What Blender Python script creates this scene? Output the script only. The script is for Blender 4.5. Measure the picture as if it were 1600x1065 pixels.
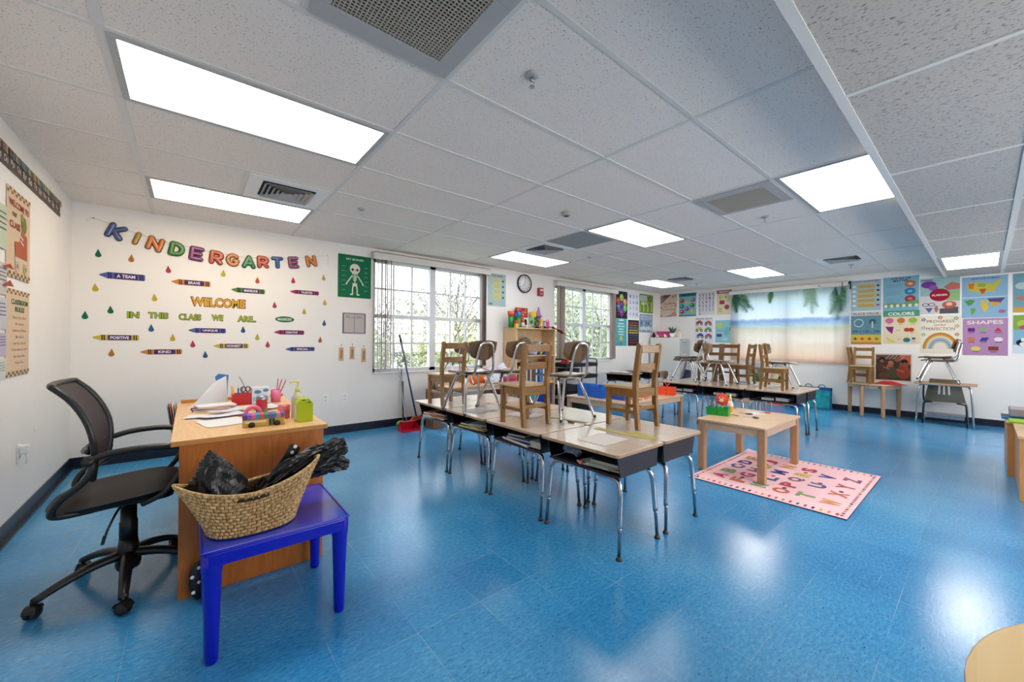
import bpy, bmesh, math, random
from mathutils import Matrix, Vector
random.seed(7)
for _o in list(bpy.data.objects): bpy.data.objects.remove(_o)
S = bpy.context.scene
COL = S.collection
R = math.radians

# ------------------------------------------------------------------ camera
RW, RL, H, HLOW, YN = 10.027, 0.0, 2.44, 2.262, -7.4   # far wall X, left wall X, ceiling, lower ceiling, wall behind the camera
cam_d = bpy.data.cameras.new('camera'); cam = bpy.data.objects.new('camera', cam_d); COL.objects.link(cam)
cam_d.sensor_width = 36.0; cam_d.lens = 610.8584 * 36.0 / 1600.0
cam_d.clip_start = 0.05; cam_d.clip_end = 200
_yaw, _pitch, _roll = .881, .0019, .0085
_fw = Vector((math.cos(_yaw)*math.cos(_pitch), math.sin(_yaw)*math.cos(_pitch), math.sin(_pitch)))
_rt = Vector((math.sin(_yaw), -math.cos(_yaw), 0)); _up = _rt.cross(_fw)
_r2 = _rt*math.cos(_roll) + _up*math.sin(_roll); _u2 = _up*math.cos(_roll) - _rt*math.sin(_roll)
_m = Matrix((_r2, _u2, -_fw)).transposed().to_4x4(); _m.translation = Vector((.833, -5.292, 1.193))
cam.matrix_world = _m
S.camera = cam

# ------------------------------------------------------------------ world, sun, exposure
W = bpy.data.worlds.new('world'); S.world = W; W.use_nodes = True
_wn = W.node_tree.nodes; _wl = W.node_tree.links
_bg = _wn['Background']
_tc = _wn.new('ShaderNodeTexCoord'); _sp = _wn.new('ShaderNodeSeparateXYZ'); _rp = _wn.new('ShaderNodeValToRGB')
_wl.new(_tc.outputs['Generated'], _sp.inputs[0]); _wl.new(_sp.outputs['Z'], _rp.inputs[0]); _wl.new(_rp.outputs[0], _bg.inputs[0])
_rp.color_ramp.elements[0].position = 0.0; _rp.color_ramp.elements[0].color = (.95, .97, 1, 1)
_rp.color_ramp.elements[1].position = .6; _rp.color_ramp.elements[1].color = (.72, .84, 1, 1)
_bg.inputs[1].default_value = 2.9
sun_d = bpy.data.lights.new('sun', 'SUN'); sun_d.energy = 2.5; sun_d.angle = R(4); sun_d.color = (1, .96, .9)
sun = bpy.data.objects.new('sun', sun_d); COL.objects.link(sun); sun.rotation_euler = (R(38), 0, R(200))   # high, from beyond the window wall's left end, lights the trees only
LAMP = 13.0
# unseen fill lights, added at two windows invented behind the camera
for _x in (3.2, 7.4):
    _a = bpy.data.lights.new('added_fill_light', 'AREA'); _a.shape = 'RECTANGLE'; _a.size = 2.6; _a.size_y = 1.4; _a.energy = 80; _a.color = (1, .95, .88)
    _o = bpy.data.objects.new('added_fill_light', _a); COL.objects.link(_o); _o.location = (_x, -7.50, 1.45); _o.rotation_euler = (R(90), 0, 0)
S.view_settings.view_transform = 'Standard'; S.view_settings.look = 'None'
S.view_settings.exposure = 0.16; S.view_settings.gamma = 1.0; S.view_settings.use_curve_mapping = False
S.cycles.use_denoising = True
S.cycles.max_bounces = 10; S.cycles.diffuse_bounces = 6; S.cycles.glossy_bounces = 4; S.cycles.transparent_max_bounces = 12
S.cycles.caustics_reflective = False; S.cycles.caustics_refractive = False
S.cycles.sample_clamp_indirect = 6

# ------------------------------------------------------------------ materials
def lin(c): 
    c = c/255.0
    return c/12.92 if c <= .04045 else ((c+.055)/1.055)**2.4
def rgb(t): return (lin(t[0]), lin(t[1]), lin(t[2]), 1)
_mats = {}
def mat(name, c, rough=.6, metal=0, spec=.5, noise=0, nscale=8, stretch=(1,1,1), bump=0, bscale=60, coat=0, trans=0):
    """plain or noisy principled material; c is an sRGB 0-255 triple"""
    if name in _mats: return _mats[name]
    m = bpy.data.materials.new(name); m.use_nodes = True; _mats[name] = m
    n = m.node_tree.nodes; l = m.node_tree.links; p = n['Principled BSDF']
    p.inputs['Base Color'].default_value = rgb(c); p.inputs['Roughness'].default_value = rough
    p.inputs['Metallic'].default_value = metal; p.inputs['Specular IOR Level'].default_value = spec
    if coat: p.inputs['Coat Weight'].default_value = coat; p.inputs['Coat Roughness'].default_value = .1
    if trans: p.inputs['Transmission Weight'].default_value = trans
    if noise or bump:
        tc = n.new('ShaderNodeTexCoord'); mp = n.new('ShaderNodeMapping'); mp.inputs['Scale'].default_value = stretch
        l.new(tc.outputs['Object'], mp.inputs[0])
    if noise:
        t = n.new('ShaderNodeTexNoise'); t.inputs['Scale'].default_value = nscale; t.inputs['Detail'].default_value = 5
        l.new(mp.outputs[0], t.inputs['Vector'])
        r = n.new('ShaderNodeValToRGB'); a = rgb(c)
        r.color_ramp.elements[0].position = .3; r.color_ramp.elements[1].position = .7
        r.color_ramp.elements[0].color = tuple(x*(1-noise) for x in a[:3])+(1,)
        r.color_ramp.elements[1].color = tuple(min(1, x*(1+noise)) for x in a[:3])+(1,)
        l.new(t.outputs['Fac'], r.inputs[0]); l.new(r.outputs[0], p.inputs['Base Color'])
    if bump:
        t = n.new('ShaderNodeTexNoise'); t.inputs['Scale'].default_value = bscale; t.inputs['Detail'].default_value = 3
        l.new(mp.outputs[0], t.inputs['Vector'])
        b = n.new('ShaderNodeBump'); b.inputs['Strength'].default_value = bump; b.inputs['Distance'].default_value = .01
        l.new(t.outputs['Fac'], b.inputs['Height']); l.new(b.outputs[0], p.inputs['Normal'])
    return m
def pc(*c):
    """printed paper / plain matte colour"""
    g = sum(c)/3.0
    return mat('paper_%d_%d_%d' % c, tuple(int((g+(q-g)*.86)*.96) for q in c), .75, spec=.2)
def pl(*c):
    """plastic"""
    return mat('plastic_%d_%d_%d' % c, c, .35)
def emis(name, c, s):
    m = bpy.data.materials.new(name); m.use_nodes = True; n = m.node_tree.nodes; n.clear()
    e = n.new('ShaderNodeEmission'); o = n.new('ShaderNodeOutputMaterial'); e.inputs[0].default_value = tuple(c)+(1,); e.inputs[1].default_value = s
    m.node_tree.links.new(e.outputs[0], o.inputs[0]); return m
def math_node(n, l, op, a, b=None, clamp=False):
    m = n.new('ShaderNodeMath'); m.operation = op; m.use_clamp = clamp
    for i, v in enumerate((a, b)):
        if v is None: continue
        if isinstance(v, (int, float)): m.inputs[i].default_value = v
        else: l.new(v, m.inputs[i])
    return m.outputs[0]
def wood(name, c1, c2, axis='X', scale=1.0, rough=.4, coat=0):
    """plain-sawn veneer: stretched noise rings along one axis, in the object's own space"""
    if name in _mats: return _mats[name]
    m = bpy.data.materials.new(name); m.use_nodes = True; _mats[name] = m
    n = m.node_tree.nodes; l = m.node_tree.links; p = n['Principled BSDF']
    tc = n.new('ShaderNodeTexCoord'); mp = n.new('ShaderNodeMapping')
    s = {'X': (.7, 7, 7), 'Y': (7, .7, 7), 'Z': (7, 7, .7)}[axis]
    mp.inputs['Scale'].default_value = tuple(v*scale for v in s); l.new(tc.outputs['Object'], mp.inputs[0])
    t = n.new('ShaderNodeTexNoise'); t.inputs['Scale'].default_value = 1.2; t.inputs['Detail'].default_value = 2; t.inputs['Distortion'].default_value = .6
    l.new(mp.outputs[0], t.inputs['Vector'])
    rings = math_node(n, l, 'MULTIPLY', t.outputs['Fac'], 9.0); fr = math_node(n, l, 'FRACT', rings)
    t2 = n.new('ShaderNodeTexNoise'); t2.inputs['Scale'].default_value = 14; t2.inputs['Detail'].default_value = 6
    l.new(mp.outputs[0], t2.inputs['Vector'])
    mix = math_node(n, l, 'ADD', math_node(n, l, 'MULTIPLY', fr, .28), math_node(n, l, 'MULTIPLY', t2.outputs['Fac'], .7), True)
    r = n.new('ShaderNodeValToRGB'); r.color_ramp.elements[0].position = .15; r.color_ramp.elements[1].position = .85
    r.color_ramp.elements[0].color = rgb(c1); r.color_ramp.elements[1].color = rgb(c2)
    l.new(mix, r.inputs[0]); l.new(r.outputs[0], p.inputs['Base Color'])
    p.inputs['Roughness'].default_value = rough
    if coat: p.inputs['Coat Weight'].default_value = coat; p.inputs['Coat Roughness'].default_value = .15
    return m

WALL = mat('wall_paint', (232, 229, 225), .55, spec=.3, noise=.02, nscale=1.5, bump=.05, bscale=40)
WHITE = mat('white_paint', (236, 236, 234), .4)
FRAMEW = mat('window_vinyl', (214, 216, 219), .4)
CHROME = mat('chrome', (200, 202, 206), .16, 1)
STEEL = mat('brushed_steel', (150, 156, 165), .28, 1, noise=.15, nscale=30)
BLACKP = mat('black_plastic', (24, 24, 25), .38)
BLACKM = mat('black_metal', (22, 23, 26), .35)
DARKFAB = mat('black_mesh_fabric', (34, 30, 30), .8, noise=.2, nscale=300)
BASEB = mat('navy_vinyl_baseboard', (22, 27, 44), .3, noise=.3, nscale=12, bump=.15, bscale=25)
MAPLE = wood('maple', (190, 154, 120), (214, 184, 152), 'X', .8, .35)
MAPLEY = wood('maple_y', (190, 154, 120), (214, 184, 152), 'Y', .8, .35)
MAPLEZ = wood('maple_z', (166, 124, 88), (190, 148, 110), 'Z', .8, .4)
CHAIRW = wood('oak_chair', (114, 77, 33), (148, 106, 50), 'Z', 1.1, .35, .3)
CHAIRWX = wood('oak_chair_x', (114, 77, 33), (148, 106, 50), 'X', 1.1, .35, .3)
CHAIRWS = wood('oak_seat_glare', (178, 146, 104), (204, 176, 136), 'Y', 1.1, .3, .4)  # oak seat lightened, the glare on it is put into the colour
OAK = wood('golden_oak', (160, 84, 18), (194, 114, 34), 'Z', .8, .4, .2)
OAKT = wood('golden_oak_top', (206, 160, 104), (228, 188, 134), 'Y', .7, .35, .2)
OAKE = wood('golden_oak_edge', (176, 116, 50), (204, 144, 74), 'X', .7, .4)
LAMI = wood('pale_laminate', (204, 184, 166), (218, 202, 186), 'Y', .7, .2, .3)
LEDGE = mat('laminate_edge', (168, 136, 108), .5)
BOXD = mat('book_box_dark', (26, 19, 26), .45)
BOXI = mat('book_box_inside', (24, 26, 44), .5)
PLY = wood('plywood_shell', (96, 68, 40), (120, 88, 54), 'X', .8, .35, .3)
SEATG = mat('seat_glare_ply', (196, 178, 156), .2, noise=.08, nscale=6, coat=.4)  # plywood seat, pale tone paints the glare on its upper face

# ------------------------------------------------------------------ mesh builder
class MB:
    def __init__(s): s.v = []; s.f = []; s.mi = []; s.ms = []; s.T = Matrix(); s.sm = []
    def _mi(s, m):
        if m not in s.ms: s.ms.append(m)
        return s.ms.index(m)
    def add(s, vs, fs, m, smooth=False):
        b = len(s.v); s.v += [tuple(s.T @ Vector(q)) for q in vs]
        i = s._mi(m)
        for f in fs: s.f.append(tuple(b+k for k in f)); s.mi.append(i); s.sm.append(smooth)
        return s
    def box(s, x0, x1, y0, y1, z0, z1, m):
        v = [(x, y, z) for z in (z0, z1) for y in (y0, y1) for x in (x0, x1)]
        return s.add(v, [(0,2,3,1), (4,5,7,6), (0,1,5,4), (2,6,7,3), (0,4,6,2), (1,3,7,5)], m)
    def cb(s, c, d, m, rot=None):
        """box by centre and size, optional euler rotation"""
        T0 = s.T
        s.T = s.T @ Matrix.Translation(c)
        if rot: 
            from mathutils import Euler
            s.T = s.T @ Euler(rot).to_matrix().to_4x4()
        s.box(-d[0]/2, d[0]/2, -d[1]/2, d[1]/2, -d[2]/2, d[2]/2, m); s.T = T0; return s
    def bar(s, a, b, w, d, m, w2=None, d2=None, up=(0, 0, 1)):
        """rectangular bar a->b, section w x d at a, w2 x d2 at b"""
        a = Vector(a); b = Vector(b); t = (b-a).normalized(); u = Vector(up)
        if abs(t.dot(u)) > .95: u = Vector((1, 0, 0)) 
        x = u.cross(t).normalized(); y = t.cross(x)
        w2 = w if w2 is None else w2; d2 = d if d2 is None else d2
        v = [a+x*sx*w/2+y*sy*d/2 for sx, sy in ((-1,-1),(1,-1),(1,1),(-1,1))] + [b+x*sx*w2/2+y*sy*d2/2 for sx, sy in ((-1,-1),(1,-1),(1,1),(-1,1))]
        return s.add(v, [(3,2,1,0), (4,5,6,7), (0,1,5,4), (1,2,6,5), (2,3,7,6), (3,0,4,7)], m)
    def tube(s, pts, r, m, n=8, flat=None, closed=False, dome=False):
        """swept tube; r a number or list; flat=(axis vector, factor) squashes the section along an axis"""
        P = [Vector(p) for p in pts]; rs = r if isinstance(r, (list, tuple)) else [r]*len(P)
        if dome and not closed:
            t0 = (P[0]-P[1]).normalized(); t1 = (P[-1]-P[-2]).normalized(); q = []; qr = []
            for a in (1, .92, .7, .38): q.append(P[0]+t0*rs[0]*a); qr.append(rs[0]*math.sqrt(max(1e-4, 1-a*a)))
            e = []; er = []
            for a in (.38, .7, .92, 1): e.append(P[-1]+t1*rs[-1]*a); er.append(rs[-1]*math.sqrt(max(1e-4, 1-a*a)))
            P = q+P+e; rs = qr+list(rs)+er
        N = len(P); vs = []; fs = []; px = None
        for i in range(N):
            if closed: t = (P[(i+1) % N]-P[i-1]).normalized()
            else: t = (P[min(i+1, N-1)]-P[max(i-1, 0)]).normalized()
            if px is None:
                u = Vector((0, 0, 1)) if abs(t.z) < .9 else Vector((1, 0, 0)); px = u.cross(t).normalized()
            px = (px - t*px.dot(t)).normalized(); py = t.cross(px)
            for k in range(n):
                a = 2*math.pi*k/n; o = (px*math.cos(a)+py*math.sin(a))*rs[i]
                if flat: ax = Vector(flat[0]); o = o - ax*o.dot(ax)*(1-flat[1])
                vs.append(P[i]+o)
        for i in range(N if closed else N-1):
            for k in range(n):
                a = i*n+k; b = i*n+(k+1) % n; c = ((i+1) % N)*n+(k+1) % n; d = ((i+1) % N)*n+k; fs.append((a, b, c, d))
        if not closed: fs += [tuple(range(n))[::-1], tuple((N-1)*n+k for k in range(n))]
        return s.add(vs, fs, m, True)
    def lathe(s, prof, m, c=(0, 0, 0), n=20, axis='Z'):
        vs = []; fs = []; N = len(prof)
        for r, z in prof:
            for k in range(n):
                a = 2*math.pi*k/n; x, y = r*math.cos(a), r*math.sin(a)
                p = {'Z': (x, y, z), 'X': (z, x, y), 'Y': (x, z, y)}[axis]
                vs.append((p[0]+c[0], p[1]+c[1], p[2]+c[2]))
        for i in range(N-1):
            for k in range(n):
                q = (i*n+k, i*n+(k+1) % n, (i+1)*n+(k+1) % n, (i+1)*n+k); fs.append(q if axis != 'Y' else q[::-1])
        fs += [tuple(range(n))[::-1] if axis != 'Y' else tuple(range(n)), tuple((N-1)*n+k for k in range(n))[::(1 if axis != 'Y' else -1)]]
        return s.add(vs, fs, m, True)
    def prism(s, poly, a, b, m, plane='XY', m2=None):
        """extrude a 2D polygon from a to b along the axis normal to plane; m2 = material of the rim"""
        def P(p, h): return {'XY': (p[0], p[1], h), 'XZ': (p[0], h, p[1]), 'YZ': (h, p[0], p[1])}[plane]
        n = len(poly); vs = [P(p, a) for p in poly]+[P(p, b) for p in poly]
        s.add(vs, [tuple(range(n))[::-1], tuple(range(n, 2*n))], m)
        bse = len(s.v)-2*n; i = s._mi(m2 or m)
        for k in range(n): s.f.append((bse+k, bse+(k+1) % n, bse+n+(k+1) % n, bse+n+k)); s.mi.append(i); s.sm.append(False)
        return s
    def ball(s, c, r, m, n=14, sc=(1, 1, 1)):
        h = n//2+1
        vs = []; fs = []
        for i in range(h+1):
            t = math.pi*i/h
            for k in range(n):
                a = 2*math.pi*k/n; vs.append((c[0]+r*sc[0]*math.sin(t)*math.cos(a), c[1]+r*sc[1]*math.sin(t)*math.sin(a), c[2]+r*sc[2]*math.cos(t)))
        for i in range(h):
            for k in range(n): fs.append((i*n+k, (i+1)*n+k, (i+1)*n+(k+1) % n, i*n+(k+1) % n))
        return s.add(vs, fs, m, True)
    def grid(s, fn, nu, nv, m, closeu=False, smooth=True):
        """surface fn(u,v)->point for u,v in 0..1"""
        vs = [fn(i/nu, j/nv) for j in range(nv+1) for i in range(nu+(0 if closeu else 1))]
        w = nu+(0 if closeu else 1); fs = []
        for j in range(nv):
            for i in range(nu):
                a = j*w+i; b = j*w+(i+1) % w; fs.append((a, b, b+w, a+w))
        return s.add(vs, fs, m, smooth)
    def text(s, t, O, u, v, w, h, m, bold=0.0, off=0.0):
        """flat lettering filling a w x h box centred on O in the plane u,v"""
        vs, fs = text2d(t, bold)
        if not vs: return s
        x0 = min(q[0] for q in vs); x1 = max(q[0] for q in vs); y0 = min(q[1] for q in vs); y1 = max(q[1] for q in vs)
        sx = w/max(1e-6, x1-x0) if w else None; sy = h/max(1e-6, y1-y0)
        if sx is None: sx = sy
        O = Vector(O); u = Vector(u); v = Vector(v); nn = u.cross(v).normalized()
        return s.add([O+u*((q[0]-(x0+x1)/2)*sx)+v*((q[1]-(y0+y1)/2)*sy)+nn*off for q in vs], fs, m)
    def mesh(s, name):
        me = bpy.data.meshes.new(name); me.from_pydata(s.v, [], s.f)
        for m in s.ms: me.materials.append(m)
        me.polygons.foreach_set('material_index', s.mi); me.polygons.foreach_set('use_smooth', s.sm); me.update(); return me
    def build(s, name, parent=None, bevel=0, loc=None):
        o = bpy.data.objects.new(name, s.mesh(name)); COL.objects.link(o)
        if parent: o.parent = parent
        if loc: o.location = loc
        if bevel:
            b = o.modifiers.new('bevel', 'BEVEL'); b.width = bevel; b.segments = 2; b.limit_method = 'ANGLE'; b.angle_limit = R(40)
        return o
_tcache = {}
def text2d(t, bold):
    k = (t, bold)
    if k in _tcache: return _tcache[k]
    cu = bpy.data.curves.new('t', 'FONT'); cu.body = t; cu.resolution_u = 3; cu.offset = bold; cu.size = 1
    o = bpy.data.objects.new('t', cu); COL.objects.link(o)
    dg = bpy.context.evaluated_depsgraph_get(); me = o.evaluated_get(dg).to_mesh()
    r = ([(v.co.x, v.co.y) for v in me.vertices], [tuple(p.vertices) for p in me.polygons])
    o.evaluated_get(dg).to_mesh_clear()
    bpy.data.objects.remove(o); bpy.data.curves.remove(cu); _tcache[k] = r
    return r
def rrect(x0, x1, y0, y1, r, n=4):
    p = []
    for cx, cy, a0 in ((x1-r, y1-r, 0), (x0+r, y1-r, 90), (x0+r, y0+r, 180), (x1-r, y0+r, 270)):
        for i in range(n+1): a = R(a0+90*i/n); p.append((cx+r*math.cos(a), cy+r*math.sin(a)))
    return p
def arc(c, r, a0, a1, n=8): return [(c[0]+r*math.cos(R(a0+(a1-a0)*i/n)), c[1]+r*math.sin(R(a0+(a1-a0)*i/n))) for i in range(n+1)]
def smooth_path(pts, n=6):
    """Catmull-Rom through points"""
    P = [Vector(p) for p in pts]; P = [P[0]*2-P[1]]+P+[P[-1]*2-P[-2]]; o = []
    for i in range(1, len(P)-2):
        for k in range(n):
            t = k/n; a, b, c, d = P[i-1:i+3]
            o.append(.5*((2*b)+(c-a)*t+(2*a-5*b+4*c-d)*t*t+(3*b-a-3*c+d)*t**3))
    return o+[P[-2]]
def tag(o, label, cat, group=None, kind=None):
    o['label'] = label; o['category'] = cat
    if group: o['group'] = group
    if kind: o['kind'] = kind
    return o
def thing(name, label, cat, loc=(0, 0, 0), rz=0, group=None):
    o = bpy.data.objects.new(name, None); COL.objects.link(o); o.empty_display_size = .1
    o.location = loc; o.rotation_euler = (0, 0, R(rz)); return tag(o, label, cat, group)
def struct(mb, name, bevel=0):
    o = mb.build(name, bevel=bevel); o['kind'] = 'structure'; return o
def dup(o, parent=None):
    c = o.copy(); COL.objects.link(c)
    if parent: c.parent = parent
    for ch in list(o.children): dup(ch, c)
    return c
def place(proto, used, loc, rz, label, group, name=None):
    o = proto if not used else dup(proto)
    used.append(1); o.location = loc; o.rotation_euler = (0, 0, R(rz)); o['label'] = label; o['group'] = group
    return o
# ================================================================== SETTING
# ---- floor: 12 inch vinyl tiles, waxed, streaked blue
def floor_mat():
    m = bpy.data.materials.new('blue_vinyl_tile'); m.use_nodes = True; n = m.node_tree.nodes; l = m.node_tree.links; p = n['Principled BSDF']
    tc = n.new('ShaderNodeTexCoord'); sp = n.new('ShaderNodeSeparateXYZ'); l.new(tc.outputs['Object'], sp.inputs[0])
    def cell(o, off):
        a = math_node(n, l, 'DIVIDE', math_node(n, l, 'ADD', o, off), .3048); return a, math_node(n, l, 'FRACT', a), math_node(n, l, 'FLOOR', a)
    ax, fx, ix = cell(sp.outputs[0], 9.105); ay, fy, iy = cell(sp.outputs[1], 18.45)
    def edge(f): 
        d = math_node(n, l, 'MINIMUM', f, math_node(n, l, 'SUBTRACT', 1.0, f)); return math_node(n, l, 'LESS_THAN', d, .004)
    ed = math_node(n, l, 'MAXIMUM', edge(fx), edge(fy))
    # seams only show here and there
    sn = n.new('ShaderNodeTexNoise'); sn.inputs['Scale'].default_value = 2.2; l.new(tc.outputs['Object'], sn.inputs['Vector'])
    ed = math_node(n, l, 'MULTIPLY', ed, math_node(n, l, 'MULTIPLY', math_node(n, l, 'SUBTRACT', sn.outputs['Fac'], .42, True), 4.0, True))
    # per tile shade
    cb = n.new('ShaderNodeCombineXYZ'); l.new(ix, cb.inputs[0]); l.new(iy, cb.inputs[1]); wn = n.new('ShaderNodeTexWhiteNoise'); l.new(cb.outputs[0], wn.inputs['Vector'])
    # streaks
    mp = n.new('ShaderNodeMapping'); mp.inputs['Rotation'].default_value = (0, 0, R(8)); mp.inputs['Scale'].default_value = (34, 80, 1); l.new(tc.outputs['Object'], mp.inputs[0])
    t1 = n.new('ShaderNodeTexNoise'); t1.inputs['Scale'].default_value = 1.0; t1.inputs['Detail'].default_value = 5; t1.inputs['Roughness'].default_value = .7; l.new(mp.outputs[0], t1.inputs['Vector'])
    t2 = n.new('ShaderNodeTexNoise'); t2.inputs['Scale'].default_value = 1.3; t2.inputs['Detail'].default_value = 3; l.new(tc.outputs['Object'], t2.inputs['Vector'])
    f = math_node(n, l, 'ADD', math_node(n, l, 'MULTIPLY', t1.outputs['Fac'], .55), math_node(n, l, 'ADD', math_node(n, l, 'MULTIPLY', wn.outputs['Value'], .05), math_node(n, l, 'MULTIPLY', t2.outputs['Fac'], .35)))
    r = n.new('ShaderNodeValToRGB'); e = r.color_ramp.elements
    e[0].position = .30; e[0].color = rgb((34, 110, 172)); e[1].position = .72; e[1].color = rgb((118, 182, 222))
    k = r.color_ramp.elements.new(.5); k.color = rgb((62, 146, 200)); l.new(f, r.inputs[0])
    mx = n.new('ShaderNodeMix'); mx.data_type = 'RGBA'; l.new(ed, mx.inputs[0]); l.new(r.outputs[0], mx.inputs[6]); mx.inputs[7].default_value = rgb((140, 168, 192))
    # scuffs: thin pale scratches
    mp2 = n.new('ShaderNodeMapping'); mp2.inputs['Scale'].default_value = (6, 150, 1); mp2.inputs['Rotation'].default_value = (0, 0, R(-38)); l.new(tc.outputs['Object'], mp2.inputs[0])
    t3 = n.new('ShaderNodeTexNoise'); t3.inputs['Scale'].default_value = 1.0; t3.inputs['Detail'].default_value = 2; l.new(mp2.outputs[0], t3.inputs['Vector'])
    sc = math_node(n, l, 'MULTIPLY', math_node(n, l, 'SUBTRACT', t3.outputs['Fac'], .69, True), 7.0, True)
    mx2 = n.new('ShaderNodeMix'); mx2.data_type = 'RGBA'; l.new(sc, mx2.inputs[0]); l.new(mx.outputs[2], mx2.inputs[6]); mx2.inputs[7].default_value = rgb((150, 190, 215))
    mp3 = n.new('ShaderNodeMapping'); mp3.inputs['Scale'].default_value = (45, 170, 1); mp3.inputs['Rotation'].default_value = (0, 0, R(35)); l.new(tc.outputs['Object'], mp3.inputs[0])
    t4 = n.new('ShaderNodeTexNoise'); t4.inputs['Scale'].default_value = 1.0; t4.inputs['Detail'].default_value = 1; l.new(mp3.outputs[0], t4.inputs['Vector'])
    fk = math_node(n, l, 'MULTIPLY', math_node(n, l, 'SUBTRACT', t4.outputs['Fac'], .66, True), 9.0, True)
    mx3 = n.new('ShaderNodeMix'); mx3.data_type = 'RGBA'; l.new(fk, mx3.inputs[0]); l.new(mx2.outputs[2], mx3.inputs[6]); mx3.inputs[7].default_value = rgb((22, 62, 104))
    l.new(mx3.outputs[2], p.inputs['Base Color'])
    rr = n.new('ShaderNodeMapRange'); rr.inputs[3].default_value = .12; rr.inputs[4].default_value = .22; l.new(t2.outputs['Fac'], rr.inputs[0]); l.new(rr.outputs[0], p.inputs['Roughness'])
    p.inputs['Specular IOR Level'].default_value = .6
    bp = n.new('ShaderNodeBump'); bp.inputs['Strength'].default_value = .12; bp.inputs['Distance'].default_value = .004; l.new(t1.outputs['Fac'], bp.inputs['Height']); l.new(bp.outputs[0], p.inputs['Normal'])
    return m
FLOOR = floor_mat()
struct(MB().box(-.15, RW+.15, YN-.15, .25, -.12, 0, FLOOR), 'floor')

# ---- ceiling tiles
def tile_mat(name, c, dots, dscale, stretch=(1, 1, 1)):
    m = bpy.data.materials.new(name); m.use_nodes = True; n = m.node_tree.nodes; l = m.node_tree.links; p = n['Principled BSDF']
    tc = n.new('ShaderNodeTexCoord'); mp = n.new('ShaderNodeMapping'); mp.inputs['Scale'].default_value = stretch; l.new(tc.outputs['Object'], mp.inputs[0])
    v = n.new('ShaderNodeTexNoise'); v.inputs['Scale'].default_value = dscale; v.inputs['Detail'].default_value = 3; v.inputs['Roughness'].default_value = .6; l.new(mp.outputs[0], v.inputs['Vector'])
    r = n.new('ShaderNodeValToRGB'); e = r.color_ramp.elements; e[0].position = dots-.04; e[0].color = rgb(tuple(int(x*.62) for x in c)); e[1].position = dots+.03; e[1].color = rgb(c)
    l.new(v.outputs['Fac'], r.inputs[0]); l.new(r.outputs[0], p.inputs['Base Color']); p.inputs['Roughness'].default_value = .9; p.inputs['Specular IOR Level'].default_value = .1
    b = n.new('ShaderNodeBump'); b.inputs['Strength'].default_value = .5; b.inputs['Distance'].default_value = .004; l.new(r.outputs[0], b.inputs['Height']); l.new(b.outputs[0], p.inputs['Normal'])
    return m
TILE = tile_mat('pinhole_ceiling_tile', (244, 234, 224), .36, 130)
TILE2 = tile_mat('fissured_ceiling_tile', (196, 188, 180), .39, 60, (2.6, 1, 1))
TEE = mat('white_enamel_tee', (222, 218, 212), .5)
SHEET = mat('painted_sheet_metal', (178, 176, 174), .5)
CX = [.545+1.2192*i for i in range(-1, 9)]; CY0 = -3.648; DY = .6096
YS = CY0-2*DY   # -4.867 the step
mb = MB(); mb.box(-.15, RW+.15, YS, .25, H, H+.1, TILE); struct(mb, 'ceiling')
mb = MB(); mb.box(-.15, RW+.15, YN-.15, YS-.001, HLOW, HLOW+.1, TILE2); mb.box(-.15, RW+.15, YS-.02, YS, HLOW+.1, H+.1, WALL); struct(mb, 'ceiling_lower')
mb = MB(); t = .004
for x in CX:
    w = .018 if abs(x-.545) < .01 else .012
    if 0 < x < RW: mb.box(x-w, x+w, YS, 0, H-t, H, TEE)
j = -1
while CY0+DY*j < .0:
    y = CY0+DY*j; mb.box(0, RW, y-.012, y+.012, H-t-.0005, H, TEE); j += 1
for x, ya, yb in ((1.154, CY0-DY, CY0), (1.154, CY0+3*DY, CY0+4*DY), (4.811, CY0-DY, CY0), (4.811, CY0+2*DY, CY0+4*DY), (8.469, CY0-DY, CY0), (8.469, CY0+3*DY, CY0+4*DY)):
    mb.box(x-.012, x+.012, ya, yb, H-t, H, TEE)
struct(mb, 'trim_1')
mb = MB()
for x in CX:
    x += 0.02
    if 0 < x < RW: mb.box(x-.012, x+.012, YN, YS, HLOW-t, HLOW, TEE)
for k, y in enumerate((YS-.02, YS-DY+.04, YS-2*DY+.04, YS-3*DY+.04)): mb.box(0, RW, y-.018, y+.018, HLOW-t-.0005, HLOW+(.0 if k else .02), TEE)
struct(mb, 'trim_2')

# ---- walls with window openings (window wall Y=0, far wall X=RW)
W1 = (2.75, 4.60, .76, 2.32); W2 = (6.25, 8.12, .82, 2.30); W3 = (-3.66, -1.86, .86, 2.20)
mb = MB(); T = .16
for a, b in ((-.15, W1[0]), (W1[1], W2[0]), (W2[1], RW+.15)): mb.box(a, b, 0, T, 0, H, WALL)
for w in (W1, W2): mb.box(w[0], w[1], 0, T, 0, w[2], WALL); mb.box(w[0], w[1], 0, T, w[3], H, WALL)
struct(mb, 'wall_back')
mb = MB()
mb.box(RW, RW+T, W3[1], 0, 0, H, WALL); mb.box(RW, RW+T, YN, W3[0], 0, H, WALL)
mb.box(RW, RW+T, W3[0], W3[1], 0, W3[2], WALL); mb.box(RW, RW+T, W3[0], W3[1], W3[3], H, WALL); struct(mb, 'wall_far')
struct(MB().box(-T, 0, YN, 0, 0, H, WALL), 'wall_left')
mb = MB()
for a, b in ((-.15, 1.9), (4.5, 6.1), (8.7, RW+.15)): mb.box(a, b, YN-T, YN, 0, HLOW+.05, WALL)
for a, b in ((1.9, 4.5), (6.1, 8.7)): mb.box(a, b, YN-T, YN, 0, .75, WALL); mb.box(a, b, YN-T, YN, 2.15, HLOW+.05, WALL)
struct(mb, 'wall_right')
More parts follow.
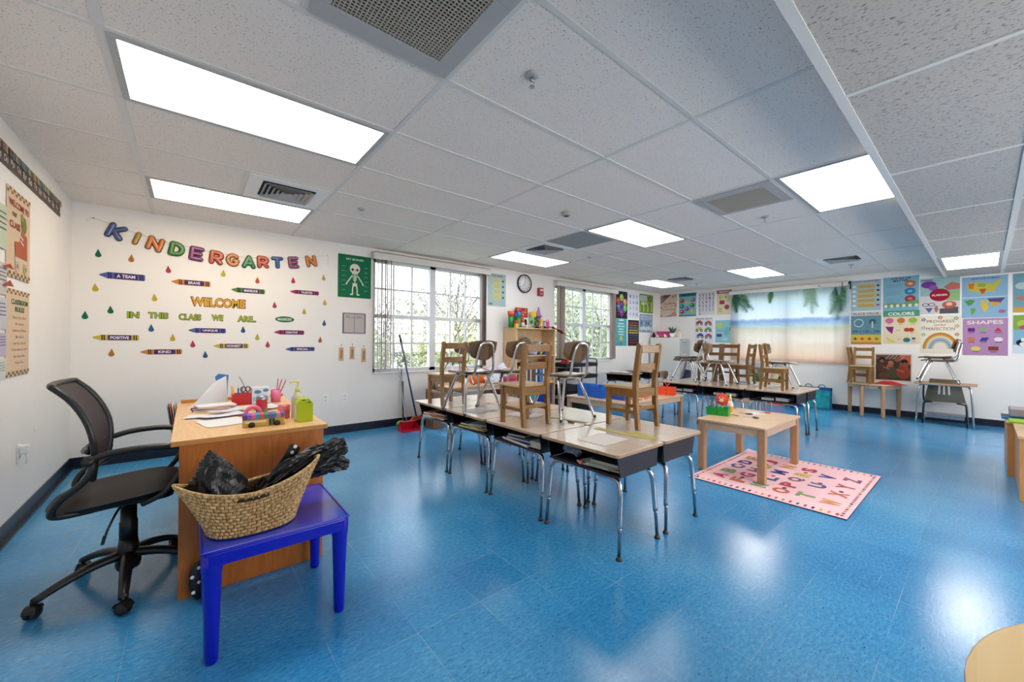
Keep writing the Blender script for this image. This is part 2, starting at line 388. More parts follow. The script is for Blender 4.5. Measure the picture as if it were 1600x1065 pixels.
def baseboard(name, pts):
    mb = MB()
    for (a, b, axis, s) in pts:
        if axis == 'x': 
            mb.box(a, b, s*0-.008, 0, 0, .10, BASEB); mb.box(a, b, -.022, 0, 0, .014, BASEB)
        elif axis == 'l': mb.box(0, .008, a, b, 0, .10, BASEB); mb.box(0, .03, a, b, 0, .016, BASEB)
        else: mb.box(RW-.008, RW, a, b, 0, .10, BASEB); mb.box(RW-.02, RW, a, b, 0, .012, BASEB)
    o = struct(mb, name)
baseboard('baseboard_back', [(0, RW, 'x', 0)]); baseboard('baseboard_left', [(YN, 0, 'l', 0)]); baseboard('baseboard_far', [(YN, 0, 'f', 0)])

# ---- windows
def glass_mat():
    m = bpy.data.materials.new('window_glass'); m.use_nodes = True; n = m.node_tree.nodes; l = m.node_tree.links; n.clear()
    o = n.new('ShaderNodeOutputMaterial'); mx = n.new('ShaderNodeMixShader'); t = n.new('ShaderNodeBsdfTransparent'); g = n.new('ShaderNodeBsdfGlossy'); f = n.new('ShaderNodeLayerWeight')
    g.inputs['Roughness'].default_value = .02; l.new(math_node(n, l, 'ADD', math_node(n, l, 'MULTIPLY', math_node(n, l, 'POWER', f.outputs['Facing'], 5.0), .5), .04), mx.inputs[0]); l.new(t.outputs[0], mx.inputs[1]); l.new(g.outputs[0], mx.inputs[2]); l.new(mx.outputs[0], o.inputs[0]); return m
GLASS = glass_mat()
def window(name, w, place_fn, ncol, nrow):
    """double window of two double-hung sashes; place_fn turns (along, depth, z) into world"""
    a0, a1, z0, z1 = w
    fr = MB(); gr = MB(); gl = MB()
    def bx(mb, a, b, d0, d1, za, zb, m):
        p = place_fn(a, d0, za); q = place_fn(b, d1, zb)
        mb.box(min(p[0], q[0]), max(p[0], q[0]), min(p[1], q[1]), max(p[1], q[1]), za, zb, m)
    mid = (a0+a1)/2; F = .045
    for a, b in ((a0, a0+F), (a1-F, a1), (mid-.045, mid+.045)): bx(fr, a, b, .05, .13, z0, z1, FRAMEW)
    bx(fr, a0, a1, .05, .13, z0, z0+F, FRAMEW); bx(fr, a0, a1, .05, .13, z1-F, z1, FRAMEW)
    bx(fr, a0, a1, .055, .125, (z0+z1)/2-.03, (z0+z1)/2+.02, FRAMEW)
    f = fr.build(name); f['kind'] = 'structure'
    for s0, s1 in ((a0+F, mid-.045), (mid+.045, a1-F)):
        for k in range(1, ncol):
            x = s0+(s1-s0)*k/ncol; bx(gr, x-.011, x+.011, .08, .10, z0+F, z1-F, FRAMEW)
        for k in range(nrow):
            za, zb = (z0+F, (z0+z1)/2-.03) if k % 2 == 0 else ((z0+z1)/2+.02, z1-F)
            zz = (za+zb)/2; bx(gr, s0, s1, .082, .098, zz-.011, zz+.011, FRAMEW)
        bx(gl, s0, s1, .088, .092, z0+F, z1-F, GLASS)
    g = gr.build('muntins', f); g = gl.build('pane', f)
    return f
window('window_1', W1, lambda a, d, z: (a, d, z), 3, 2)
window('window_2', W2, lambda a, d, z: (a, d, z), 3, 2)
window('window_3', W3, lambda a, d, z: (RW+d, a, z), 3, 2)
window('added_window_4', (1.9, 4.5, .75, 2.15), lambda a, d, z: (a, YN-d, z), 3, 2); window('added_window_5', (6.1, 8.7, .75, 2.15), lambda a, d, z: (a, YN-d, z), 3, 2)  # both windows are added behind the camera to carry the fill light
mb = MB(); mb.box(W1[0]-.01, W1[1]+.01, -.025, .05, W1[2]-.02, W1[2], WHITE); struct(mb, 'trim_3', .003)
mb = MB(); mb.box(W2[0]-.01, W2[1]+.01, -.025, .05, W2[2]-.02, W2[2], WHITE); struct(mb, 'trim_4', .003)

# valances and vertical blinds
BLIND = mat('vertical_blind_vinyl', (220, 212, 204), .5)
_n = BLIND.node_tree; _t = _n.nodes.new('ShaderNodeBsdfTranslucent'); _t.inputs[0].default_value = rgb((220, 206, 196)); _x = _n.nodes.new('ShaderNodeMixShader'); _x.inputs[0].default_value = .4
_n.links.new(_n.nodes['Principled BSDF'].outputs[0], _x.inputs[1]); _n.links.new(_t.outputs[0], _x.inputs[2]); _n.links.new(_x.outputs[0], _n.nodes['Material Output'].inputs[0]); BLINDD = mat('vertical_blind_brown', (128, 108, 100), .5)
VAL = mat('valance_cream', (214, 208, 202), .5)
def blinds(label_l, x0, x1, z0, z1, n_l, n_r, dr, dk=((3, 4), (1, 2, 3, 4, 5))):
    t = thing('vertical_blinds', label_l, 'blinds', ((x0+x1)/2, -.06, z1))
    cx = (x0+x1)/2
    mb = MB(); mb.box(x0-cx, x1-cx, -.05, -.035, -.10, 0.0, VAL); mb.box(x0-cx, x1-cx, -.05, .058, -.012, 0, VAL); mb.box(x0-cx, x0-cx+.012, -.035, .058, -.10, 0, VAL); mb.box(x1-cx-.012, x1-cx, -.035, .058, -.10, 0, VAL)
    mb.build('valance', t, .003)
    MB().box(x0-cx+.02, x1-cx-.02, -.01, .02, -.045, -.012, WHITE).build('head_rail', t)
    def slat(x, a, m):
        q = MB(); q.T = Matrix.Translation((x-cx, .0, 0)) @ Matrix.Rotation(R(a), 4, 'Z')
        q.box(-.044, .044, -.0015, .0015, z0-z1, -.05, m); q.build('slat', t)
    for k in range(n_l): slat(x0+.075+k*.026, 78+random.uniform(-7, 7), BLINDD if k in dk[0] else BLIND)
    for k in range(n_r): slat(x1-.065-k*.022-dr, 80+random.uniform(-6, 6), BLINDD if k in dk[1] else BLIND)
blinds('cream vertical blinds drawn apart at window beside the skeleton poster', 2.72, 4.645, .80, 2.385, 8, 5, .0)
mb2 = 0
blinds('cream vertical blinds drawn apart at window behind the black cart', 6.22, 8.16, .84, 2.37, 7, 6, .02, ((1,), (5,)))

# ---- ceiling fixtures
def troffer(label, x0, x1, y0, y1, z, c, s):
    t = thing('ceiling_light', label, 'ceiling light', ((x0+x1)/2, (y0+y1)/2, z), 0, 'recessed ceiling troffers')
    a, b = (x1-x0)/2, (y1-y0)/2; F = .03
    mb = MB(); 
    for q in ((-a, a, -b, -b+F), (-a, a, b-F, b), (-a, -a+F, -b+F, b-F), (a-F, a, -b+F, b-F)): mb.box(*q, -.009, -.001, SHEET)
    mb.build('frame', t, .002)
    def lens():
        m = bpy.data.materials.new('lit_prismatic_lens'); m.use_nodes = True; n = m.node_tree.nodes; l = m.node_tree.links; n.clear()
        tc = n.new('ShaderNodeTexCoord'); sp = n.new('ShaderNodeSeparateXYZ'); l.new(tc.outputs['Object'], sp.inputs[0])
        # three tubes glow through the lens
        ph = math_node(n, l, 'COSINE', math_node(n, l, 'MULTIPLY', sp.outputs[1], 2*math.pi/.19)); k = math_node(n, l, 'ADD', math_node(n, l, 'MULTIPLY', ph, .10), .92)
        e = n.new('ShaderNodeEmission'); e.inputs[0].default_value = tuple(c)+(1,); l.new(math_node(n, l, 'MULTIPLY', k, s), e.inputs[1])
        o = n.new('ShaderNodeOutputMaterial'); l.new(e.outputs[0], o.inputs[0]); return m
    MB().box(-a+F, a-F, -b+F, b-F, -.006, -.002, lens()).build('lens', t)
r_ = lambda j: CY0+DY*j
warm = (1, .80, .58); cool = (.96, .97, 1); neu = (1, .95, .87)
g = .014
troffer('largest lit ceiling panel, above the office chair side of room', .545+g, 1.764-g, r_(1)+g, r_(2)-g, H, (1, .95, .88), LAMP)
troffer('warm lit ceiling panel nearest the KINDERGARTEN letters', .545+g, 1.764-g, r_(4)+g, r_(5)-g, H, warm, LAMP*.75)
troffer('lit ceiling panel beside the small mesh return grille', 4.202+g, 5.422-g, r_(-2)+g, r_(-1)-g, H, neu, LAMP*.8)
troffer('warm lit ceiling panel in the middle of the room', 4.202+g, 5.422-g, r_(1)+g, r_(2)-g, H, neu, LAMP*.8)
troffer('cool lit ceiling panel above the wall clock', 4.202+g, 5.422-g, r_(4)+g, r_(5)-g, H, cool, LAMP*.5)
troffer('lit ceiling panel closest to the beach curtain', 7.86+g, 9.079-g, r_(1)+g, r_(2)-g, H, neu, LAMP*.95)
troffer('small far lit ceiling panel toward the cabinet corner', 7.86+g, 9.079-g, r_(4)+g, r_(5)-g, H, cool, LAMP*.5)
troffer('lit ceiling panel in the lower ceiling above the poster wall', 7.88+g, 9.099-g, YS-DY+.06, YS-.045, HLOW, neu, LAMP*1.15)
troffer('ceiling troffer of the lower ceiling above the camera', 3.0+g, 4.22-g, YS-3*DY+.06, YS-2*DY-.0, HLOW, neu, LAMP*.7)

GRID = mat('grille_wire', (176, 168, 156), .5); DUCT = mat('dark_duct', (40, 38, 36), .8); DUCT2 = mat('grey_mesh_backing', (120, 116, 112), .8)
def grille(label, x0, x1, y0, y1, z, gx0, gx1, gy0, gy1, step, wr, back):
    cx, cy = (x0+x1)/2, (y0+y1)/2
    t = thing('return_grille', label, 'vent', (cx, cy, z))
    mb = MB()
    mb.box(x0-cx, x1-cx, y0-cy, gy0-cy, -.012, -.001, SHEET); mb.box(x0-cx, x1-cx, gy1-cy, y1-cy, -.012, -.001, SHEET)
    mb.box(x0-cx, gx0-cx, gy0-cy, gy1-cy, -.012, -.001, SHEET); mb.box(gx1-cx, x1-cx, gy0-cy, gy1-cy, -.012, -.001, SHEET)
    mb.build('frame', t, .002)
    MB().box(gx0-cx, gx1-cx, gy0-cy, gy1-cy, -.003, -.001, back).build('backing', t)
    mb = MB(); x = gx0-cx+step/2
    while x < gx1-cx: mb.box(x-wr, x+wr, gy0-cy, gy1-cy, -.010, -.005, GRID); x += step
    y = gy0-cy+step/2
    while y < gy1-cy: mb.box(gx0-cx, gx1-cx, y-wr, y+wr, -.0105, -.0055, GRID); y += step
    mb.build('wire_mesh', t)
grille('large square return air grille with wire mesh, nearest the camera', 1.166, 1.752, r_(-1)+.012, r_(0)-.012, H, 1.225, 1.675, r_(-1)+.10, r_(0)-.10, .0155, .0022, DUCT)
grille('small mesh return air grille beside a lit ceiling panel', 4.214, 4.799, r_(-1)+.012, r_(0)-.012, H, 4.31, 4.75, r_(-1)+.09, r_(0)-.075, .012, .0025, DUCT2)
def diffuser(label, cx, cy, z, half=.285, core=.19, gy=0):
    t = thing('air_diffuser', label, 'vent', (cx, cy, z), 0, 'square ceiling air diffusers')
    mb = MB()
    for q in ((-half, half, -half, -core), (-half, half, core, half), (-half, -core, -core, core), (core, half, -core, core)): mb.box(*q, -.008, -.001, WHITE)
    mb.build('face_plate', t, .002)
    MB().box(-core, core, -core, core, -.002, -.001, DUCT).build('throat', t)
    for k in range(5):
        o = core-.012-k*.034; i = o-.022; zo, zi = -.024+.001*k, -.006
        mb = MB(); vs = [(sx*o, sy*o, zo) for sx, sy in ((-1,-1),(1,-1),(1,1),(-1,1))]+[(sx*i, sy*i, zi) for sx, sy in ((-1,-1),(1,-1),(1,1),(-1,1))]
        mb.add(vs+[(a, b, c+.0015) for a, b, c in vs], [(0,1,5,4),(1,2,6,5),(2,3,7,6),(3,0,4,7),(12,13,9,8),(13,14,10,9),(14,15,11,10),(15,12,8,11),(0,8,9,1),(1,9,10,2),(2,10,11,3),(3,11,8,0)], SHEET); mb.build('louver', t)
diffuser('square louvered air diffuser beside the warm ceiling panel', 1.459, r_(3.5), H)
diffuser('square louvered air diffuser beside the plain grey ceiling tile', 4.506, r_(3.5), H)
diffuser('square louvered air diffuser before the beach curtain valance', 8.165, r_(-.5), H)
diffuser('farthest square air diffuser, near the corner cabinet', 8.165, r_(3.5), H)
tag(MB().box(4.216, 4.797, r_(2)+.014, r_(3)-.014, H-.006, H-.0005, mat('grey_panel', (150, 152, 150), .7)).build('ceiling_panel'), 'plain grey replacement tile in the ceiling beside the warm panel', 'ceiling tile')
def sprinkler(label, x, y):
    t = thing('sprinkler_head', label, 'sprinkler', (x, y, H), 0, 'ceiling sprinkler heads')
    MB().lathe([(.0, -.001), (.036, -.001), (.036, -.004), (.024, -.012), (.012, -.013), (0, -.013)], SHEET, n=20).build('escutcheon', t)
    mb = MB(); mb.lathe([(.008, -.013), (.008, -.03), (.004, -.032)], CHROME, n=10)
    mb.tube([(-.011, 0, -.028), (-.013, 0, -.042), (0, 0, -.055), (.013, 0, -.042), (.011, 0, -.028)], .002, CHROME, 6)
    mb.lathe([(0, -.055), (.015, -.055), (.015, -.057), (0, -.058)], CHROME, n=14)
    mb.build('nozzle', t)
for lb, x, y in (('ceiling sprinkler head nearest the camera', 2.058, -3.937), ('ceiling sprinkler head near the skeleton poster', 2.08, -1.52),
                 ('ceiling sprinkler head below the small mesh grille', 5.17, -3.91), ('ceiling sprinkler head before the valance of beach curtain', 8.77, -3.95),
                 ('ceiling sprinkler head beside the middle square diffuser', 5.32, -1.61), ('farthest ceiling sprinkler head near the cabinet corner', 9.0, -1.44)):
    sprinkler(lb, x, y)
t = thing('smoke_detector', 'small round smoke detector on stained ceiling tile', 'detector', (3.62, -2.72, H))
MB().lathe([(0, -.001), (.05, -.001), (.05, -.02), (.035, -.034), (0, -.036)], mat('detector', (170, 162, 150), .5), n=20).build('housing', t)
MB().lathe([(.02, -.036), (.02, -.04), (0, -.041)], BLACKP, n=12).build('sensor', t)
# ================================================================== WALL DECOR
NAVYP = (44, 40, 78)
class Poster:
    """printed sheet: coordinates 0..1 across and up; each mark is its own flat shape in the sheet's mesh"""
    def __init__(s, O, u, w, h, bg, th=.003):
        s.O = Vector(O); s.u = Vector(u); s.w = w; s.h = h; s.n = s.u.cross(Vector((0, 0, 1))).normalized(); s.mb = MB(); s.k = 0
        a = s.P(0, 0, 0); u_ = s.u*w; v_ = Vector((0, 0, h)); d = s.n*th
        vs = [Vector((0,0,0)), u_, u_+v_, v_]; vs = [s.u*0+q+s.n*.001 for q in vs]; vs2 = [q+d for q in vs]
        s.mb.add(vs+vs2, [(0,3,2,1),(4,5,6,7),(0,1,5,4),(1,2,6,5),(2,3,7,6),(3,0,4,7)], bg); s.z = th+.001
    def P(s, x, y, k=None):
        s_ = s.z if k is None and hasattr(s, 'z') else 0
        return s.u*(x*s.w)+Vector((0, 0, y*s.h))+s.n*s_
    def up(s): s.z += .00007
    def poly(s, pts, m): s.up(); s.mb.add([s.P(*p) for p in pts], [tuple(range(len(pts)))], m); return s
    def rect(s, x, y, w, h, m): return s.poly([(x, y), (x+w, y), (x+w, y+h), (x, y+h)], m)
    def ell(s, cx, cy, rx, ry, m, n=18, a0=0, a1=360):
        return s.poly([(cx+rx*math.cos(R(a0+(a1-a0)*i/n)), cy+ry*math.sin(R(a0+(a1-a0)*i/n))) for i in range(n if a1-a0 == 360 else n+1)], m)
    def rr(s, x, y, w, h, r, m): return s.poly(rrect(x, x+w, y, y+h, r), m)
    def text(s, t, cx, cy, w, h, m, bold=.02):
        s.up(); s.mb.text(t, s.P(cx, cy), s.u, (0, 0, 1), w*s.w, h*s.h, m, bold); return s
    def line(s, pts, wd, m):
        s.up()
        for (x0, y0), (x1, y1) in zip(pts, pts[1:]):
            a = Vector((x0*s.w, y0*s.h)); b = Vector((x1*s.w, y1*s.h)); t = (b-a).normalized(); q = Vector((-t.y, t.x))*wd/2
            s.mb.add([s.u*p.x+Vector((0, 0, p.y))+s.n*s.z for p in (a-q, b-q, b+q, a+q)], [(0, 1, 2, 3)], m)
        return s
    def scr(s, x0, x1, y, m, n=3, h=.02, dy=.05, seed=1):
        """lines of small print as short bars of varied length"""
        rnd = random.Random(seed)
        for i in range(n):
            x = x0
            while x < x1-.02:
                L = min(x1-x, rnd.uniform(.03, .1)); s.rect(x, y-i*dy, L, h, m); x += L+.018
        return s
    def done(s, name, label, cat, group=None):
        o = s.mb.build(name, loc=s.O); return tag(o, label, cat, group)
def FP(y0, y1, z0, z1, bg): return Poster((RW-.001, y0, z0), (0, -1, 0), y0-y1, z1-z0, bg)     # far wall, y0 is the left edge
def BP(x0, x1, z0, z1, bg): return Poster((x0, -.001, z0), (1, 0, 0), x1-x0, z1-z0, bg)          # window wall
def LP(y0, y1, z0, z1, bg): return Poster((.001, y0, z0), (0, 1, 0), y1-y0, z1-z0, bg)           # left wall

# ---- bubble letters on a string
def stroke_glyph(ch):
    A = lambda c, rx, ry, a0, a1, n=9: [(c[0]+rx*math.cos(R(a0+(a1-a0)*i/n)), c[1]+ry*math.sin(R(a0+(a1-a0)*i/n))) for i in range(n+1)]
    G = {'K': [[(-.3, -.4), (-.3, .4)], [(.32, .4), (-.12, .02), (.32, -.4)]], 'I': [[(0, -.4), (0, .4)]], 'N': [[(-.32, -.4), (-.32, .4), (.32, -.4), (.32, .4)]],
         'D': [[(-.3, -.4), (-.3, .4)]+A((-.08, 0), .4, .4, 90, -90)+[(-.3, -.4)]], 'E': [[(.3, .4), (-.28, .4), (-.28, -.4), (.3, -.4)], [(-.28, 0), (.22, 0)]],
         'R': [[(-.3, -.4), (-.3, .4)]+A((.06, .17), .26, .23, 90, -90)+[(-.25, -.06)], [(.0, -.08), (.3, -.4)]],
         'G': [A((.02, 0), .38, .42, 50, 310, 14)+[(.33, -.05), (.12, -.05)]], 'A': [[(-.34, -.4), (0, .42), (.34, -.4)], [(-.2, -.14), (.2, -.14)]],
         'T': [[(-.34, .38), (.34, .38)], [(0, .38), (0, -.42)]]}
    return G[ch]
LETC = {'K': (64, 82, 134), 'I': (176, 132, 34), 'N': (196, 110, 34), 'D': (56, 128, 40), 'E': (134, 56, 108), 'R': (188, 78, 40), 'G': (196, 122, 46), 'A': (34, 118, 56), 'T': (30, 84, 140)}
LET = [('K', .284, 2.21, .165, -20), ('I', .429, 2.171, .144, -18), ('N', .561, 2.138, .16, -16), ('D', .725, 2.111, .164, -10), ('E', .883, 2.089, .165, -6), ('R', 1.05, 2.072, .162, -5), ('G', 1.195, 2.067, .151, -2), ('A', 1.342, 2.065, .159, 0), ('R', 1.477, 2.082, .154, 3), ('T', 1.62, 2.098, .15, 4), ('E', 1.787, 2.12, .154, 8), ('N', 1.98, 2.162, .154, 12)]
ORD = {0: 'first letter K', 1: 'I between K and the first N', 2: 'N after the I, near the start', 3: 'D in the middle of the word', 4: 'purple E after the green D', 5: 'red-orange R before the G', 6: 'light orange G', 7: 'green A', 8: 'orange R between A and T', 9: 'blue T', 10: 'purple E after the blue T', 11: 'last letter N'}
COLN = {'K': 'blue', 'I': 'gold', 'N': 'orange', 'D': 'green', 'E': 'purple', 'R': 'orange', 'G': 'orange', 'A': 'green', 'T': 'blue'}
for i, (ch, x, z, h, rot) in enumerate(LET):
    c = LETC[ch]; fill = mat('foil_'+ch, c, .28, spec=.7, coat=.5); rim = mat('rim_'+ch, tuple(int(q*.5) for q in c), .35)
    mb = MB(); s = h*.80; r = .165*s
    mb.T = Matrix.Rotation(R(-rot), 4, 'Y')
    for st in stroke_glyph(ch):
        pts = [(p[0]*s, -.0, p[1]*s) for p in st]
        pts2 = []
        for a, b in zip(pts, pts[1:]): pts2 += [tuple(a[k]+(b[k]-a[k])*q/2 for k in range(3)) for q in range(2)]
        pts2.append(pts[-1])
        for a, b in zip(pts, pts[1:]):
            mb.tube([(a[0], -.0045, a[2]), (b[0], -.0045, b[2])], r*1.12, rim, 12, ((0, 1, 0), .28), dome=True)
            mb.tube([(a[0], -.010, a[2]), (b[0], -.010, b[2])], r*.86, fill, 12, ((0, 1, 0), .55), dome=True)
    o = mb.build('bubble_letter', loc=(x, -.004, z)); tag(o, '%s bubble letter on the banner, %s' % (COLN[ch], ORD[i]), 'letter', 'KINDERGARTEN banner letters')
mb = MB(); pts = [(.134, -.006, 2.311)]+[(x, -.004, z+h*.32) for _, x, z, h, _ in LET]+[(2.169, -.006, 2.261), (2.176, -.006, 2.14)]
mb.tube(pts, .0012, mat('string', (176, 164, 148), .8), 5)
mb.tube([(.134, -.006, 2.311), (.10, -.006, 2.300), (.085, -.006, 2.28), (.105, -.006, 2.272)], .0012, mat('string', (176, 164, 148), .8), 5)
mb.ball((.134, -.005, 2.311), .005, BLACKP, 8); mb.ball((2.169, -.005, 2.261), .004, BLACKP, 8)
tag(mb.build('banner_string'), 'thin string that strings the KINDERGARTEN letters across the wall', 'string')

# ---- raindrops
DC = {'g': (20, 112, 84), 'o': (184, 116, 36), 'r': (184, 54, 88), 'l': (188, 180, 62), 'O': (190, 92, 46), 'y': (206, 172, 40), 'b': (42, 92, 148)}
DROP = [('g', .168, 1.986, 'green paper raindrop under the K'), ('o', .391, 1.97, 'orange paper raindrop under the letter I'), ('r', .662, 1.896, 'pink paper raindrop under the letter D'),
        ('l', 1.112, 1.91, 'pale lime paper raindrop under the letter G'), ('O', 1.426, 1.867, 'rust paper raindrop under the banner A and R'), ('r', 1.787, 1.905, 'pink paper raindrop under the second E'),
        ('l', 2.126, 1.975, 'lime paper raindrop at the upper right, beside the skeleton poster'), ('y', .151, 1.664, 'yellow paper raindrop under the A TEAM crayon'), ('y', .56, 1.602, 'yellow paper raindrop left of WELCOME'),
        ('r', 1.597, 1.597, 'red paper raindrop right of WELCOME'), ('y', 2.142, 1.665, 'yellow paper raindrop lowest of the yellow ones beside the skeleton poster'), ('l', 1.909, 1.54, 'lime paper raindrop above right of the green oval'),
        ('g', .252, 1.462, 'green paper raindrop just left of the word IN'), ('g', .088, 1.403, 'leftmost green paper raindrop, above the POSITIVE crayon'), ('b', .538, 1.297, 'blue paper raindrop under the word THIS'),
        ('b', 1.295, 1.301, 'blue paper raindrop under the word ARE'), ('b', 2.137, 1.407, 'blue paper raindrop left of the In and Out chart'), ('y', .701, 1.204, 'yellow paper raindrop above the KIND crayon'),
        ('r', .86, 1.14, 'magenta paper raindrop under the UNIQUE crayon'), ('l', 1.43, 1.221, 'lime paper raindrop left of the CREATIVE crayon'), ('r', 1.532, 1.137, 'magenta paper raindrop between HONEST and SPECIAL crayons'),
        ('O', 2.092, 1.196, 'rust paper raindrop left of the hanging wood tags'), ('o', .262, 1.055, 'orange paper raindrop under the POSITIVE crayon'), ('b', .964, 1.027, 'lowest blue paper raindrop, between KIND and HONEST crayons')]
for c, x, z, lb in DROP:
    pts = [(0, .042)]+[(.021*math.cos(R(a)), -.014+.021*math.sin(R(a))) for a in range(20, -201, -20)]
    pts = [(0, .042), (.010, .016)]+[(.021*math.cos(R(a)), -.014+.021*math.sin(R(a))) for a in range(15, -196, -15)]+[(-.010, .016)]
    mb = MB(); mb.T = Matrix.Rotation(R(random.uniform(-4, 4)), 4, 'Y'); mb.prism(pts, -.003, -.001, pc(*DC[c]), 'XZ'); tag(mb.build('paper_raindrop', loc=(x, 0, z)), lb, 'decoration', 'paper raindrops on the wall')

# ---- paper crayons
CC = {'bl': ((84, 96, 168), (40, 34, 92)), 'or': (( 206, 130, 50), (70, 40, 60)), 'gr': ((96, 132, 70), (24, 60, 44)), 'pk': ((172, 52, 108), (92, 30, 84)), 'ye': ((206, 186, 56), (74, 48, 58))}
CRAY = [('bl', .17, 1.79, 'A TEAM', .069), ('or', .682, 1.78, 'BRAVE', .062), ('gr', 1.179, 1.742, 'MARVELOUS', .06), ('pk', 1.751, 1.772, 'TALENTED', .053), ('ye', .131, 1.20, 'POSITIVE', .059), ('or', .455, 1.061, 'KIND', .057), ('bl', .819, 1.284, 'UNIQUE', .057), ('ye', 1.027, 1.12, 'HONEST', .055), ('pk', 1.59, 1.282, 'CREATIVE', .056), ('bl', 1.709, 1.082, 'SPECIAL', .054)]
CL = ['blue paper crayon with A TEAM below the K', 'orange paper crayon above WELCOME, under the D and E', 'green paper crayon right above WELCOME, under the G and A', 'magenta paper crayon left of the skeleton poster', 'yellow paper crayon, leftmost of the lower row', 'orange paper crayon with KIND, lowest on the left', 'blue paper crayon under the word CLASS', 'yellow paper crayon right of the KIND crayon, low on wall', 'pink paper crayon under the green oval', 'blue paper crayon, lowest on the right']
WHT = pc(236, 234, 236)
for (k, x, z, tx, h), lb in zip(CRAY, CL):
    c, d = CC[k]; P_ = Poster((x, -.001, z-h/2), (1, 0, 0), .32, h, pc(*c)); P_.mb = MB(); P_.z = .002
    body = [(.02, .42), (.02, .58), (.17, .9), (.19, .95), (.98, .95), (1, .8), (1, .2), (.98, .05), (.19, .05), (.17, .1)]
    P_.mb.add([P_.P(*p)-P_.n*.001 for p in body]+[P_.P(*p) for p in body], [tuple(range(10))[::-1], tuple(range(10, 20))]+[(i, (i+1) % 10, 10+(i+1) % 10, 10+i) for i in range(10)], pc(*c))
    D_ = pc(*d)
    for q in (.20, .245, .88, .93): P_.poly([(q, .08), (q+.03, .08), (q+.022, .92), (q-.008, .92)], D_)
    P_.rr(.33, .10, .50, .80, .05, pc(*( (74, 44, 110) if k in ('bl', 'or', 'gr', 'ye') else d)))
    P_.text(tx, .58, .5, .40 if len(tx) > 5 else .30, .46, WHT, .03)
    P_.done('paper_crayon', lb, 'decoration', 'paper crayons with words')
P_ = Poster((1.605, -.001, 1.40), (1, 0, 0), .196, .07, WHT); P_.mb = MB(); P_.z = .002
P_.ell(.5, .5, .5, .5, pc(30, 92, 50), 24).ell(.5, .5, .44, .40, pc(58, 128, 70), 24).text('MAGNIFICENT', .5, .5, .74, .42, WHT, .02)
P_.done('paper_oval', 'green oval paper sign with a word, above the CREATIVE crayon', 'sign')

# ---- cut-out words
def word(t, x0, x1, z0, z1, c, o, lb, inner=None):
    mb = MB(); cx, cz = (x0+x1)/2, (z0+z1)/2; w, h = x1-x0, z1-z0
    mb.text(t, (0, -.0025, 0), (1, 0, 0), (0, 0, 1), w, h, pc(*o), .075)
    mb.text(t, (0, -.0038, 0), (1, 0, 0), (0, 0, 1), w*.955, h*.84, pc(*c), .028)
    tag(mb.build('cut_out_word', loc=(cx, 0, cz)), lb, 'lettering', 'cut-out words on the kindergarten wall')
word('WELCOME', .835, 1.317, 1.535, 1.64, (226, 178, 50), (168, 66, 40), 'cut-out word WELCOME in yellow with a red edge')
for t, x0, x1, z0, z1 in (('IN', .363, .453, 1.39, 1.455), ('THIS', .513, .668, 1.393, 1.459), ('CLASS', .745, .928, 1.386, 1.456), ('WE', 1.011, 1.116, 1.389, 1.459), ('ARE..', 1.239, 1.419, 1.386, 1.458)):
    word(t, x0, x1, z0, z1, (172, 186, 50), (44, 84, 44), 'cut-out word %s in lime green with a dark edge' % t.replace('..', ' followed by dots'))

# ---- skeleton poster
g_ = pc(16, 118, 76); bone = pc(226, 224, 206); dk = pc(60, 74, 60)
p = BP(2.295, 2.717, 1.753, 2.31, g_)
p.text('MY BONES', .5, .90, .52, .045, bone)
p.ell(.5, .68, .155, .12, bone).rect(.42, .55, .16, .06, bone)
for x in (.43, .57): p.ell(x, .66, .04, .032, dk)
p.poly([(.485, .61), (.515, .61), (.5, .635)], dk); p.rect(.45, .565, .1, .008, dk)
p.line([(.5, .55), (.5, .30)], .012, bone)
for k in range(4): p.line([(.42+.01*k, .52-.035*k), (.5, .50-.035*k), (.58-.01*k, .52-.035*k)], .008, bone)
p.poly([(.42, .34), (.58, .34), (.54, .27), (.46, .27)], bone)
for s_ in (-1, 1):
    p.line([(.5+s_*.08, .52), (.5+s_*.17, .42), (.5+s_*.24, .34)], .014, bone); p.ell(.5+s_*.25, .32, .025, .02, bone)
    p.line([(.5+s_*.05, .30), (.5+s_*.07, .19), (.5+s_*.07, .09)], .016, bone); p.ell(.5+s_*.10, .075, .05, .018, bone)
    for k in range(6): p.rect(.5+s_*.34-.05, .72-.11*k, .10, .008, pc(150, 190, 150))
p.done('skeleton_poster', 'green poster of a white skeleton left of the window', 'poster')
# ---- In / Out chart
p = BP(2.357, 2.65, 1.282, 1.552, pc(98, 84, 124)); p.rect(.05, .05, .90, .90, pc(196, 186, 182)); 
for k in range(16): p.ell(.03+.94*k/15, .025, .02, .018, pc(170, 160, 190), 8); p.ell(.03+.94*k/15, .975, .02, .018, pc(170, 160, 190), 8)
p.line([(.5, .08), (.5, .92)], .004, dk).line([(.08, .76), (.92, .76)], .003, dk).text('In', .22, .84, .12, .09, dk, 0).text('Out', .70, .84, .2, .09, dk, 0)
p.done('in_out_chart', 'small chart with a purple border and In and Out columns', 'chart')
